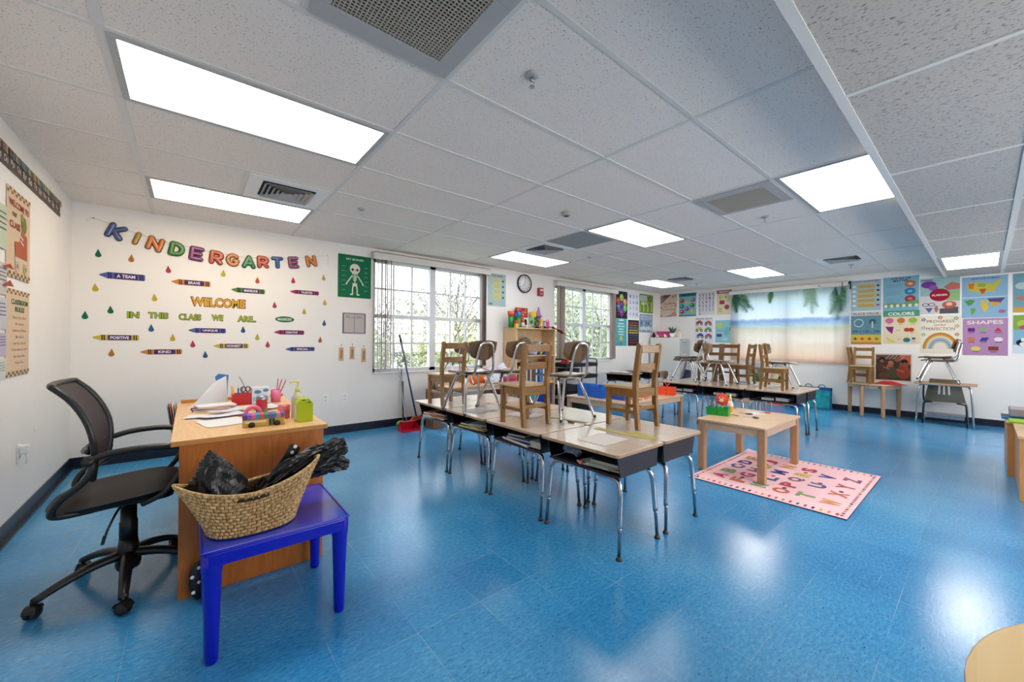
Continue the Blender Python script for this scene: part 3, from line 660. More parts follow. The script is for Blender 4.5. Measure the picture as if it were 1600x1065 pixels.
# ---- three wooden tags on hooks
WT = wood('tag_wood', (186, 150, 104), (208, 176, 130), 'Z', 1, .5)
for x, z0, z1, lb in ((2.343, .93, 1.10, 'leftmost wooden hall pass tag hanging on the wall'), (2.479, .945, 1.11, 'middle wooden hall pass tag hanging on the wall'), (2.629, .905, 1.085, 'rightmost wooden hall pass tag, nearest the window')):
    t = thing('wooden_tag', lb, 'tag', (x, -.004, z0), 0, 'wooden tags under the In and Out chart')
    MB().box(-.028, .028, -.006, .003, 0, z1-z0, WT).build('board', t, .002)
    mb = MB(); q = MB(); q.text('PASS', (0, -.0065, (z1-z0)/2), (0, 0, 1), (-1, 0, 0), (z1-z0)*.6, .022, pc(74, 48, 34), .02); q.build('lettering', t)
    mb.tube([(0, -.002, z1-z0-.01), (.004, -.002, z1-z0+.02), (0, -.001, z1-z0+.035)], .0015, BLACKP, 5); mb.lathe([(.006, 0), (.006, -.012), (0, -.013)], CHROME, (0, .003, z1-z0+.036), 10, 'Y'); mb.build('hook', t)

# ---- outlets
def outlet(x, z, lb, lw=False, plug=False):
    t = thing('wall_outlet', lb, 'outlet', (x, -.001, z) if not lw else (.001, x, z), 0 if not lw else 90)
    MB().prism(rrect(-.036, .036, -.058, .058, .006), -.006, 0, WHITE, 'XZ').build('cover_plate', t)
    mb = MB()
    for s_ in (-1, 1):
        mb.prism(rrect(-.017, .017, s_*.022-.014, s_*.022+.014, .005), -.008, -.006, mat('outlet_white', (222, 221, 218), .4), 'XZ')
        for q in (-1, 1): mb.box(q*.006-.001, q*.006+.001, -.0085, -.008, s_*.022-.005, s_*.022+.006, BLACKP)
    mb.build('socket', t)
    if plug:
        MB().prism(rrect(-.018, .018, -.005, .05, .006), -.045, -.008, WHITE, 'XZ').build('plug_in_adapter', t, .003)
        MB().tube(smooth_path([(.0, -.03, -.005), (.004, -.035, -.04), (.012, -.03, -.07)]), .004, WHITE, 6).build('plug_cord', t)
outlet(2.16, .455, 'blank white wall plate beside an outlet, right of the teacher desk'); outlet(2.392, .452, 'white wall outlet nearest the broom')
outlet(-1.391, .459, 'white outlet with a plugged-in adapter on the left wall', True, True)
MB_ = MB().prism(rrect(-.02, .02, -.012, .012, .003), -.004, 0, WHITE, 'XZ'); o = MB_.build('cable_clip', loc=(.001, -1.034, .55)); o.rotation_euler = (0, 0, R(90)); tag(o, 'small white patch on left wall near the outlet', 'wall patch')

# ---- clock and fire alarm
t = thing('wall_clock', 'round black-rimmed wall clock above the bookshelf', 'clock', (5.465, -.002, 2.235))
MB().lathe([(.0, 0), (.165, 0), (.165, -.03), (.158, -.036), (.148, -.03), (.146, -.02), (0, -.02)], BLACKP, n=36, axis='Y').build('rim', t)
MB().lathe([(0, -.0205), (.146, -.0205), (.146, -.0215), (0, -.0215)], WHITE, n=36, axis='Y').build('dial', t)
mb = MB(); DKP = pc(20, 20, 22)
for k in range(12):
    a = R(90-30*k); mb.text(str(k or 12), (.115*math.cos(a), -.0225, .115*math.sin(a)), (1, 0, 0), (0, 0, 1), None, .026, DKP, .02)
for k in range(60):
    a = R(6*k); mb.bar((.134*math.cos(a), -.0222, .134*math.sin(a)), (.142*math.cos(a), -.0222, .142*math.sin(a)), .002, .0004, DKP)
mb.build('numerals', t)
a = R(90-30*7.35); MB().bar((0, -.0245, 0), (.07*math.cos(a), -.0245, .07*math.sin(a)), .007, .001, DKP, up=(0, 1, 0)).build('hour_hand', t)
a = R(90-6*.5*2); MB().bar((0, -.026, 0), (.11*math.cos(a), -.026, .11*math.sin(a)), .005, .001, DKP, up=(0, 1, 0)).build('minute_hand', t)
t = thing('fire_alarm', 'red fire alarm strobe beside the wall clock', 'alarm', (5.85, -.002, 2.12))
RED = mat('alarm_red', (168, 28, 38), .35); MB().prism(rrect(-.06, .06, -.075, .075, .01), -.05, 0, RED, 'XZ').build('housing', t, .004)
MB().prism(rrect(-.035, .035, .01, .05, .006), -.065, -.05, mat('strobe_lens', (220, 214, 216), .15), 'XZ').build('strobe', t)
MB().text('FIRE', (0, -.051, -.035), (1, 0, 0), (0, 0, 1), .06, .022, WHITE, .02).build('lettering', t)

# ---- posters on the window wall
YEL = (206, 196, 110)
p = BP(4.663, 5.045, 1.796, 2.345, pc(168, 196, 192)); p.text('CLASS HELPERS', .5, .93, .66, .06, pc(150, 44, 90))
for k in range(4): p.rr(.28, .70-.17*k, .44, .145, .03, pc(212, 206, 140)); p.scr(.34, .66, .79-.17*k, pc(180, 170, 96), 2, .02, .05, k); p.ell(.84, .78-.17*k, .05, .035, pc(60, 84, 96))
p.ell(.16, .06, .1, .035, pc(110, 140, 130)).done('helper_chart', 'pale teal class chart with yellow cards left of the clock', 'poster')
p = BP(8.205, 8.65, 1.74, 2.362, pc(36, 34, 48))
for x, y, c in ((.5, .78, (150, 196, 70)), (.24, .63, (200, 60, 50)), (.78, .62, (216, 140, 90)), (.28, .42, (96, 96, 180)), (.78, .40, (100, 190, 90)), (.5, .22, (140, 50, 140)), (.52, .5, (70, 60, 120))):
    p.ell(x, y, .17, .13, pc(*c)); p.ell(x-.04, y+.03, .06, .04, pc(*[min(255, q+50) for q in c])); p.line([(x, y-.13), (x+(.5-x)*.3, y-.2)], .006, pc(190, 190, 150))
for k in range(26): p.ell(random.uniform(.04, .96), random.uniform(.03, .97), .018, .012, pc(200, 200, 160), 6)
p.done('balloon_poster', 'dark poster with colourful round shapes right of second window', 'poster')
p = BP(8.675, 9.12, 1.775, 2.345, pc(216, 220, 232))
for i in range(3):
    for j_ in range(4):
        n_ = i*4+j_+1
        p.text(str(n_), .2+.3*i, .88-.24*j_, .10 if n_ < 10 else .17, .12, pc(*random.Random(n_*3).choice([(30, 34, 60), (90, 96, 160), (60, 110, 70), (120, 120, 150)])), .03)
p.done('number_poster', 'white poster of numbers between dark and green posters', 'poster')
p = BP(9.148, 9.742, 1.92, 2.375, pc(120, 160, 60)); p.rect(.04, .62, .50, .30, pc(200, 208, 200)).scr(.08, .5, .82, pc(110, 120, 140), 3, .03, .08, 4)
for k in range(9): p.rect(.05+.1*k, .08, .05, .30+.1*((k*7) % 3), pc(*[(196, 206, 80), (84, 128, 50), (230, 220, 150)][k % 3]))
p.ell(.76, .78, .14, .12, pc(90, 60, 44)).ell(.76, .78, .09, .07, pc(214, 120, 90)).text('GROW', .3, .5, .4, .14, pc(240, 236, 190), .03)
p.done('garden_poster', 'green poster, top row nearest the far corner', 'poster')
p = BP(8.19, 8.635, 1.122, 1.733, pc(74, 168, 178)); 
for k, w_ in enumerate((.5, .6, .4, .55, .45)): p.scr(.5-w_/2, .5+w_/2, .80-.1*k, pc(206, 234, 230), 1, .045, .1, k)
p.ell(.5, .26, .12, .12, pc(206, 206, 90)); p.rect(.47, .04, .06, .16, pc(70, 110, 70))
for k in range(30): p.ell(random.uniform(.04, .96), random.uniform(.03, .97), .014, .01, pc(170, 220, 225), 6)
p.rect(.3, .93, .4, .05, pc(230, 236, 236)).done('teal_poster', 'teal poster under the dark round-shapes poster', 'poster')
p = BP(8.684, 9.13, 1.122, 1.726, pc(54, 46, 50))
for k, c in enumerate(((160, 80, 60), (180, 110, 90), (90, 150, 130), (200, 180, 70), (216, 196, 60), (70, 90, 130), (60, 80, 120), (130, 60, 60), (150, 60, 60))): p.scr(.08, .92, .86-.095*k, pc(*c), 1, .055, .1, k+20)
p.done('dark_text_poster', 'dark poster of coloured words under the number poster', 'poster')
p = BP(9.155, 9.72, 1.45, 1.888, pc(128, 156, 190)); p.rect(.08, .70, .84, .22, pc(196, 208, 226)).scr(.14, .86, .82, pc(96, 120, 160), 2, .04, .08, 6)
for k in range(5): p.ell(.14+.18*k, .2+.04*(k % 2), .09, .12, pc(206, 218, 226)); p.rect(.1+.18*k, .42, .1, .16, pc(*[(80, 110, 150), (170, 196, 190), (110, 130, 120)][k % 3]))
p.done('blue_poster', 'pale blue poster with white shapes under the green poster', 'poster')

# ---- posters on the far wall, left of the curtain
p = FP(-.045, -.482, 1.842, 2.40, pc(220, 196, 172))
for k in range(7): p.line([(.02, .62+.05*k), (.62-.05*k, .98)], .016, pc(*[(60, 60, 70), (120, 70, 60), (170, 120, 90)][k % 3]))
p.text('What Matters', .55, .60, .8, .10, pc(190, 92, 80), .01).text('MOST IS HOW', .55, .46, .7, .07, pc(214, 140, 110)).text('you see yourself', .52, .33, .8, .10, pc(186, 96, 76), .01)
for k in range(5): p.line([(.3+.08*k, .02), (.9, .06+.07*k)], .014, pc(*[(90, 70, 60), (206, 150, 110)][k % 2])) if k < 4 else None
for x, y in ((.06, .06), (.9, .1), (.9, .9), (.06, .93), (.92, .5), (.07, .42), (.75, .88)): p.ell(x, y, .05, .04, pc(200, 104, 70))
p.done('quote_poster', 'peach poster with hand lettering nearest the corner', 'poster')
p = FP(-.531, -.952, 1.838, 2.39, pc(110, 186, 196)); p.rect(0, .86, 1, .14, pc(46, 120, 128)).rect(0, 0, 1, .05, pc(40, 110, 110)).text('FEELINGS', .5, .93, .7, .07, pc(20, 60, 70))
for x, y, c in ((.18, .68, (190, 60, 44)), (.82, .70, (190, 60, 130)), (.48, .58, (220, 190, 60)), (.18, .44, (30, 120, 160)), (.78, .46, (40, 130, 60)), (.48, .32, (150, 60, 160)), (.2, .2, (196, 50, 50)), (.78, .2, (206, 180, 60))):
    p.ell(x, y, .13, .095, pc(*c)); p.ell(x-.04, y+.02, .03, .025, pc(240, 240, 230), 8)
p.done('circle_poster', 'teal poster of eight coloured circles on the far wall', 'poster')
p = FP(-.997, -1.373, 1.846, 2.375, pc(222, 216, 222)); al = 'ABCDEFGHIJKLMNOPQRSTUVWXYZ'
for k, ch in enumerate(al): p.text(ch, .1+.19*(k % 5)*1.05, .90-.16*(k//5), .09, .08, pc(*[(170, 50, 70), (40, 60, 100), (60, 130, 130), (150, 80, 130)][(k*3) % 4]), .03); p.ell(.1+.19*(k % 5)*1.05+.02, .83-.16*(k//5), .035, .02, pc(*[(190, 90, 80), (90, 140, 150), (70, 70, 90)][k % 3]), 8)
p.done('alphabet_poster', 'white poster of many small letters on the far wall', 'poster')
p = FP(-1.415, -1.725, 1.843, 2.385, pc(226, 212, 176)); p.rect(0, .86, 1, .14, pc(190, 60, 84)).text('GRAPHS', .5, .93, .7, .07, WHT, .03)
p.ell(.25, .7, .14, .09, pc(196, 206, 110)).rect(.2, .42, .34, .16, pc(190, 50, 84)).ell(.7, .3, .17, .10, pc(190, 60, 90)).rect(.1, .1, .3, .18, pc(206, 200, 120)).rect(.68, .5, .22, .2, pc(206, 210, 130)).ell(.62, .72, .05, .06, pc(120, 130, 150))
p.done('pink_header_poster', 'cream poster with a pink header left of the curtain', 'poster')
p = FP(-.926, -1.336, 1.196, 1.79, pc(224, 222, 230)); p.text('MONSTER TRUCKS', .5, .95, .86, .05, pc(70, 90, 120))
for x, y, c in ((.25, .80, (176, 60, 54)), (.74, .78, (200, 100, 70)), (.24, .55, (206, 200, 70)), (.74, .53, (110, 170, 90)), (.3, .3, (60, 80, 150)), (.76, .28, (180, 80, 110))):
    p.rr(x-.18, y-.02, .36, .07, .03, pc(*c)); p.rr(x-.08, y+.04, .18, .05, .02, pc(*c))
    for q in (-.12, .12): p.ell(x+q, y-.05, .075, .05, pc(40, 38, 50)); p.ell(x+q, y-.05, .035, .024, pc(210, 210, 214), 10)
p.done('truck_poster', 'white poster of small coloured trucks behind the stacked chairs', 'poster')
p = FP(-1.39, -1.727, 1.214, 1.715, pc(140, 200, 210)); p.ell(.25, .78, .18, .12, pc(206, 216, 80)).rr(.08, .26, .34, .13, .04, pc(96, 60, 140)).ell(.7, .5, .14, .2, pc(110, 190, 190)).ell(.9, .6, .03, .09, pc(190, 70, 70)).rect(.45, .1, .3, .1, pc(170, 220, 220)).scr(.1, .6, .55, pc(96, 150, 170), 2, .02, .05, 8)
p.done('weather_poster', 'light blue poster with yellow and purple shapes beside the curtain', 'poster')

# ---- posters on the far wall, right of the curtain
p = FP(-3.745, -4.14, 1.79, 2.335, pc(160, 190, 196)); p.text('PARTS TOGETHER', .5, .95, .86, .05, pc(170, 50, 90))
for k in range(5): p.rect(.22, .74-.155*k, .58, .115, pc(206, 174, 96)); p.ell(.10, .80-.155*k, .06, .04, pc(226, 226, 236)); p.scr(.28, .74, .80-.155*k, pc(170, 130, 66), 2, .015, .045, k+3); p.ell(.90, .80-.155*k, .05, .03, pc(*[(60, 50, 50), (60, 50, 50), (170, 60, 70), (60, 60, 80), (150, 60, 130)][k]))
p.done('yellow_card_poster', 'blue-grey poster of five yellow cards right of the curtain', 'poster')
p = FP(-4.166, -4.594, 1.69, 2.34, pc(122, 176, 196)); p.text('STATES OF', .5, .95, .56, .045, DKP).text('MATTER', .5, .895, .42, .045, DKP)
for k, c in enumerate(((206, 120, 80), (50, 130, 170), (170, 60, 60))): p.ell(.76, .80-.19*k, .15, .085, pc(*[int(q*.7) for q in c])); p.ell(.76, .80-.19*k, .135, .072, pc(*c)); p.ell(.76, .80-.19*k, .06, .03, pc(*[min(255, q+60) for q in c])); p.scr(.1, .5, .80-.19*k, pc(96, 146, 166), 3, .01, .035, k)
p.poly([(0, .30), (.25, .34), (.5, .30), (.75, .36), (1, .38), (1, .22), (0, .22)], pc(110, 160, 110))
for k in range(6): p.ell(.08+.17*k, .25, .05, .04, pc(226, 226, 200))
p.done('states_of_matter_poster', 'blue poster headed STATES OF MATTER', 'poster')
p = FP(-4.608, -5.034, 1.695, 2.27, pc(150, 190, 190)); p.rect(0, 0, 1, .5, pc(210, 206, 206)); p.rect(.02, .93, .3, .025, pc(120, 60, 130)).ell(.22, .82, .20, .10, pc(120, 54, 150)).ell(.34, .72, .12, .08, pc(150, 80, 170)).poly([(.6, .74), (.8, .86), (1, .80), (1, .66), (.7, .64)], pc(200, 110, 90)).poly([(.62, .6), (1, .64), (1, .34), (.66, .36)], pc(150, 190, 120))
p.ell(.5, .52, .26, .175, pc(176, 22, 46)).text('ALABAMA', .5, .52, .40, .055, WHT, .02)
for x in (.14, .30): p.ell(x, .26, .09, .05, pc(40, 40, 50)); p.ell(x, .26, .07, .036, pc(210, 200, 206), 12)
p.poly([(.12, .17), (.34, .17), (.24, .03)], pc(90, 100, 160)).poly([(.5, .0), (.96, .0), (.96, .18), (.5, .14)], pc(90, 84, 92)).ell(.74, .24, .18, .10, pc(206, 90, 70)).ell(.74, .26, .08, .05, pc(230, 190, 170)).ell(.42, .14, .05, .09, pc(190, 110, 90))
p.done('alabama_poster', 'collage poster with a red oval in the middle', 'poster')
p = FP(-5.054, -5.494, 1.615, 2.235, pc(132, 176, 206)); p.text('UNITED STATES OF AMERICA', .52, .95, .62, .03, pc(30, 50, 90))
us = [(.12, .86), (.35, .87), (.55, .84), (.62, .80), (.68, .82), (.80, .88), (.88, .94), (.84, .82), (.74, .70), (.72, .60), (.66, .64), (.52, .62), (.46, .54), (.38, .62), (.2, .66), (.12, .74)]
p.poly(us, pc(216, 190, 56)); p.poly([(.14, .84), (.28, .85), (.26, .70), (.16, .72)], pc(214, 120, 50)).poly([(.36, .84), (.54, .82), (.52, .74), (.36, .75)], pc(150, 180, 70)).poly([(.38, .7), (.54, .7), (.52, .63), (.46, .56)], pc(200, 90, 40)).poly([(.62, .78), (.76, .84), (.72, .70), (.62, .68)], pc(196, 196, 60))
p.rect(0, .49, 1, .012, pc(220, 230, 236)); p.poly([(.06, .42), (.2, .45), (.3, .42), (.22, .32), (.14, .30)], pc(84, 156, 66)).poly([(.2, .24), (.32, .22), (.28, .12), (.22, .06)], pc(104, 170, 60)).poly([(.42, .34), (.56, .34), (.6, .24), (.52, .12), (.44, .24)], pc(226, 190, 50)).poly([(.42, .42), (.6, .42), (.58, .36), (.42, .36)], pc(214, 190, 80)).poly([(.56, .46), (.94, .46), (.84, .34), (.62, .38)], pc(96, 66, 130)).poly([(.62, .38), (.84, .36), (.76, .26), (.66, .28)], pc(214, 160, 50)).ell(.88, .14, .08, .04, pc(170, 90, 150))
p.done('map_poster', 'blue poster with a map of the states above a world map', 'poster')
p = FP(-3.747, -4.143, 1.20, 1.772, pc(90, 140, 154)); p.rect(0, .88, 1, .12, pc(200, 200, 196)).text('PLACE VALUE', .5, .94, .84, .07, pc(150, 90, 60), .02).ell(.26, .66, .17, .13, pc(180, 204, 206)).ell(.26, .66, .14, .10, pc(84, 130, 150)).ell(.72, .7, .12, .08, pc(60, 96, 110)).rect(.69, .5, .05, .2, pc(190, 200, 200))
p.text('100 < 120 - 130', .5, .40, .9, .06, pc(30, 50, 100)).rect(0, 0, 1, .3, pc(222, 180, 56)).rect(0, 0, 1, .07, pc(206, 120, 60))
for k, c in enumerate(((40, 90, 110), (200, 70, 70), (180, 50, 90), (60, 150, 70))): 
    cx, cy = .14+.24*k, .17; p.poly([(cx+(.085 if i % 2 == 0 else .045)*math.sin(R(36*i)), cy+(.06 if i % 2 == 0 else .03)*math.cos(R(36*i))) for i in range(10)], pc(*c))
p.done('place_value_poster', 'teal and yellow poster headed PLACE VALUE', 'poster')
p = FP(-4.168, -4.603, 1.212, 1.772, pc(228, 212, 176)); p.rect(0, .82, 1, .18, pc(76, 158, 116)).text('COLORS', .5, .90, .72, .10, WHT, .03)
p.ell(.18, .70, .12, .085, pc(214, 100, 150)).ell(.5, .70, .11, .085, pc(216, 120, 50)).ell(.82, .70, .12, .085, pc(150, 196, 70)).poly([(.06, .52), (.3, .52), (.26, .30), (.14, .40)], pc(130, 40, 130)).ell(.66, .42, .08, .06, pc(196, 60, 34)).ell(.78, .42, .08, .06, pc(196, 60, 34)).rect(.66, .37, .12, .08, pc(196, 60, 34)).poly([(.12, .22), (.2, .14), (.34, .06), (.36, .03), (.2, .06), (.1, .16)], pc(226, 206, 60)).ell(.66, .12, .10, .07, pc(40, 120, 140)).rect(.8, .13, .09, .06, pc(40, 100, 140))
for x, y in ((.18, .58), (.5, .58), (.82, .58), (.42, .40), (.8, .33), (.45, .14), (.84, .07)): p.rect(x-.06, y, .12, .012, pc(130, 110, 90))
p.done('colors_poster', 'cream poster headed COLORS with fruit-coloured shapes', 'poster')
p = FP(-4.611, -5.05, 1.065, 1.665, pc(230, 224, 204)); p.text('PROGRESS', .5, .85, .68, .07, pc(140, 100, 80), .01).text('over', .5, .75, .3, .05, pc(150, 110, 90), 0).text('PERFECTION', .5, .65, .70, .08, pc(150, 90, 80), .01)
for k, c in enumerate(((198, 120, 44), (214, 160, 60), (226, 206, 160), (150, 180, 200), (120, 160, 190), (200, 190, 160), (228, 220, 204))):
    rx = .44-.045*k; p.ell(.5, .12, rx, rx*.98, pc(*c), 20, 0, 180)
for x, y, c in ((.08, .9, (70, 90, 130)), (.5, .95, (180, 96, 60)), (.88, .92, (120, 150, 100)), (.08, .68, (150, 160, 150)), (.9, .72, (206, 170, 100)), (.08, .5, (140, 170, 140)), (.9, .5, (200, 110, 90))):
    for q in range(5): p.ell(x+.04*math.cos(R(72*q)), y+.03*math.sin(R(72*q)), .022, .018, pc(*c), 8)
p.done('rainbow_poster', 'cream rainbow poster headed PROGRESS OVER PERFECTION', 'poster')
p = FP(-5.063, -5.497, 1.05, 1.605, pc(176, 130, 178)); p.text('SHAPES', .5, .89, .80, .10, pc(228, 216, 206), .02)
def lab(x, y): p.rect(x-.07, y, .14, .015, pc(90, 40, 80))
p.rect(.12, .64, .16, .10, pc(96, 30, 130)).ell(.47, .69, .06, .055, pc(110, 190, 90)).poly([(.70, .64), (.88, .64), (.79, .75)], pc(200, 60, 50)).ell(.2, .43, .085, .055, pc(214, 110, 50)).poly([(.38, .38), (.54, .38), (.60, .48), (.44, .48)], pc(50, 60, 150)).ell(.8, .43, .095, .055, pc(226, 214, 220)).ell(.3, .18, .11, .06, pc(222, 204, 80)).rect(.58, .13, .22, .11, pc(140, 60, 50))
for x, y in ((.2, .60), (.47, .60), (.79, .60), (.2, .345), (.47, .345), (.8, .345), (.3, .09), (.69, .09)): lab(x, y)
p.done('shapes_poster', 'lilac poster headed SHAPES', 'poster')
p = FP(-5.54, -5.97, 1.675, 2.235, pc(110, 160, 176)); p.rect(0, 0, 1, .14, pc(206, 160, 60)).ell(.2, .68, .16, .09, pc(180, 200, 206)).ell(.2, .36, .16, .05, pc(196, 120, 100)).ell(.6, .5, .2, .1, pc(90, 120, 140)).rect(.35, .85, .5, .1, pc(190, 50, 90)).done('ocean_poster', 'blue sea poster at the right end of the upper row', 'poster')
p = FP(-5.542, -5.97, 1.087, 1.637, pc(120, 176, 206)); p.rect(0, .62, 1, .38, pc(130, 170, 70)).rect(0, .0, 1, .22, pc(206, 220, 230)).ell(.2, .78, .12, .09, pc(180, 200, 60)).ell(.26, .68, .14, .06, pc(190, 70, 120)).ell(.24, .28, .18, .10, pc(30, 32, 44)).ell(.28, .24, .15, .07, pc(226, 226, 226)).ell(.2, .36, .04, .05, pc(226, 226, 226)).done('animal_poster', 'green and blue poster at the right end of the lower row', 'poster')
# photograph of people, behind the half-round table
p = FP(-4.066, -4.518, .585, 1.048, pc(222, 206, 190)); p.rect(.03, .03, .94, .92, pc(74, 56, 44)).rect(.7, .62, .27, .33, pc(206, 96, 62)).rect(.03, .78, .6, .17, pc(110, 80, 70))
for k in range(5): p.line([(.3+.1*k, .8), (.42+.1*k, .94)], .010, pc(176, 150, 140))
sk = [(150, 96, 70), (186, 120, 90), (120, 76, 54)]
for x, y, r_2, c in ((.2, .78, .09, (40, 30, 30)), (.44, .66, .08, (176, 110, 80)), (.62, .78, .08, (150, 90, 66)), (.8, .70, .10, (44, 30, 26))): p.ell(x, y, r_2, r_2, pc(*c))
for x, y, rx, ry, c in ((.2, .72, .06, .06, (150, 96, 76)), (.16, .48, .14, .18, (96, 60, 50)), (.42, .5, .1, .12, (190, 96, 60)), (.48, .3, .2, .22, (80, 74, 52)), (.78, .34, .18, .26, (150, 60, 34)), (.83, .6, .07, .09, (170, 70, 44)), (.24, .18, .16, .12, (110, 70, 56)), (.72, .62, .05, .07, (140, 84, 60))): p.ell(x, y, rx, ry, pc(*c))
p.line([(.6, .42), (.8, .34)], .02, pc(176, 104, 74)).line([(.24, .5), (.42, .42)], .02, pc(160, 96, 72))
p.done('people_picture', 'poster photo of seated people in red and orange above the half-round table', 'poster')

# ---- left wall: alphabet strip, two posters, pinned cards
p = LP(-3.30, -.443, 2.188, 2.314, pc(104, 92, 84)); n_ = 26; p.rect(0, .62, 1, .36, pc(150, 134, 116))
for k in range(n_):
    x = (k+.5)/n_; p.text(al[k]+al[k].lower(), x+.004, .30, .024, .34, pc(206, 200, 192), .02)
    for q in range(3): p.poly([(x-.016+.011*q, .55), (x-.006+.011*q, .58), (x-.008+.011*q, .96), (x-.018+.011*q, .9)], pc(*random.choice([(110, 130, 140), (160, 120, 90), (120, 110, 130), (176, 160, 96), (120, 80, 70), (96, 130, 120)])))
    p.rect(k/n_, 0, .0008, 1, pc(80, 70, 64))
p.done('alphabet_strip', 'long brown alphabet strip high on the left wall', 'alphabet strip')
def checker(p, y0, y1, c):
    for r_i in range(2):
        for k in range(12): 
            if (k+r_i) % 2 == 0: p.rect(k/12, y0+(y1-y0)*r_i/2, 1/12, (y1-y0)/2, c)
CH = pc(140, 110, 66)
p = LP(-1.652, -1.222, 1.555, 2.092, pc(222, 192, 158)); checker(p, .93, 1, CH); checker(p, 0, .07, CH)
p.text('WELCOME TO', .5, .84, .86, .075, pc(176, 72, 48), .03).text('our', .3, .72, .2, .05, pc(120, 110, 80)).text('CLASS', .32, .60, .44, .08, pc(170, 68, 46), .03)
p.ell(.7, .66, .12, .10, pc(122, 128, 62)).ell(.62, .74, .06, .05, pc(150, 150, 80)).poly([(.3, .42), (.52, .44), (.6, .58), (.84, .54), (.86, .24), (.34, .24)], pc(188, 92, 58)).rect(.32, .2, .56, .05, pc(216, 196, 170)).line([(.52, .52), (.66, .48)], .01, WHT).line([(.54, .46), (.68, .42)], .01, WHT)
for x in (.42, .78): p.ell(x, .145, .09, .065, pc(200, 180, 150)); p.ell(x, .145, .04, .03, pc(170, 120, 90))
p.done('welcome_poster', 'peach WELCOME TO CLASS poster with a roller skate, on the left wall', 'poster')
p = LP(-1.65, -1.222, .955, 1.487, pc(222, 194, 160)); checker(p, .94, 1, CH); checker(p, 0, .06, CH)
p.text('CLASSROOM', .55, .86, .72, .06, pc(76, 116, 74), .03).text('RULES', .55, .775, .4, .06, pc(76, 116, 74), .03)
for k, (t_, c) in enumerate((('Raise Your Hand', (176, 82, 56)), ('Be Quiet', (96, 110, 96)), ('Listen to Others', (176, 82, 56)), ('Be Kind', (80, 96, 96)), ('Use Your Words', (150, 96, 50)), ('Keep Hands to Self', (176, 60, 50)), ('Do Your Best', (80, 96, 96)), ('Have Fun', (176, 82, 56)))): p.text(t_, .55, .68-.075*k, .03*len(t_)+.12, .03, pc(*c), 0)
p.done('rules_poster', 'peach list of classroom rules under the welcome poster', 'poster')
PAPERS = [(-1.86, -1.668, 1.70, 1.95, (196, 206, 176), 'pale green sheet left of the welcome poster'), (-1.85, -1.66, 1.44, 1.62, (206, 196, 190), 'curled white card pinned left of welcome poster'), (-1.84, -1.66, 1.24, 1.42, (196, 196, 208), 'white printed note left of the rules poster'), (-1.83, -1.66, 1.09, 1.22, (186, 176, 206), 'lilac note left of the rules poster'), (-1.85, -1.665, .95, 1.07, (206, 214, 206), 'pale note at the bottom left of the rules poster')]
for y0, y1, z0, z1, c, lb in PAPERS:
    p = Poster((.006, y0, z0), (0, 1, 0), y1-y0, z1-z0, pc(*c)); p.scr(.1, .9, .8, pc(80, 80, 96), 4, .03, .12, int(z0*100)); p.done('pinned_note', lb, 'note', 'notes pinned on the left wall')
mb = MB(); mb.add([(.014, -1.75, 1.60), (.035, -1.655, 1.59), (.022, -1.66, 1.625), (.014, -1.74, 1.49), (.035, -1.655, 1.49), (.022, -1.66, 1.53)], [(0, 1, 2), (3, 4, 5)], pc(170, 70, 50)); tag(mb.build('paper_arrow'), 'two small red folded paper corners beside the welcome poster', 'decoration')

# ---- beach print curtain over the far window
def beach_mat():
    m = bpy.data.materials.new('beach_print_cloth'); m.use_nodes = True; n = m.node_tree.nodes; l = m.node_tree.links; n.clear()
    tc = n.new('ShaderNodeTexCoord'); sp = n.new('ShaderNodeSeparateXYZ'); l.new(tc.outputs['Generated'], sp.inputs[0])
    no = n.new('ShaderNodeTexNoise'); no.inputs['Scale'].default_value = 5; no.inputs['Detail'].default_value = 5
    mp = n.new('ShaderNodeMapping'); mp.inputs['Scale'].default_value = (1, 1, 3); l.new(tc.outputs['Generated'], mp.inputs[0]); l.new(mp.outputs[0], no.inputs['Vector'])
    z = math_node(n, l, 'ADD', sp.outputs['Z'], math_node(n, l, 'MULTIPLY', math_node(n, l, 'SUBTRACT', no.outputs['Fac'], .5), .05))
    r = n.new('ShaderNodeValToRGB'); e = r.color_ramp.elements; e[0].position = 0; e[0].color = rgb((214, 176, 150)); e[1].position = 1; e[1].color = rgb((206, 226, 236))
    for ps, c in ((.12, (224, 200, 178)), (.30, (226, 214, 206)), (.44, (222, 216, 206)), (.475, (206, 214, 196)), (.505, (170, 196, 212)), (.56, (142, 166, 206)), (.585, (150, 180, 214)), (.61, (224, 232, 240)), (.8, (206, 224, 240))):
        q = e.new(ps); q.color = rgb(c)
    l.new(z, r.inputs[0])
    d = n.new('ShaderNodeBsdfDiffuse'); t = n.new('ShaderNodeBsdfTranslucent'); l.new(r.outputs[0], d.inputs[0]); l.new(r.outputs[0], t.inputs[0])
    mx = n.new('ShaderNodeMixShader'); mx.inputs[0].default_value = .68; l.new(d.outputs[0], mx.inputs[1]); l.new(t.outputs[0], mx.inputs[2]); o = n.new('ShaderNodeOutputMaterial'); l.new(mx.outputs[0], o.inputs[0]); return m
t = thing('beach_curtain', 'sheer curtain printed with a palm beach over the far window', 'curtain', (RW-.05, -2.73, .845))
fx = lambda y: .010*math.sin(y*19)+.006*math.sin(y*43+1)
MB().grid(lambda u, v: (fx(u*2.0), 1.0-u*2.0, v*1.44-.02*(1-v)*math.sin(u*3.1)*0), 120, 6, beach_mat()).build('cloth', t)
PALM = pc(44, 104, 66); PALM2 = pc(90, 140, 96)
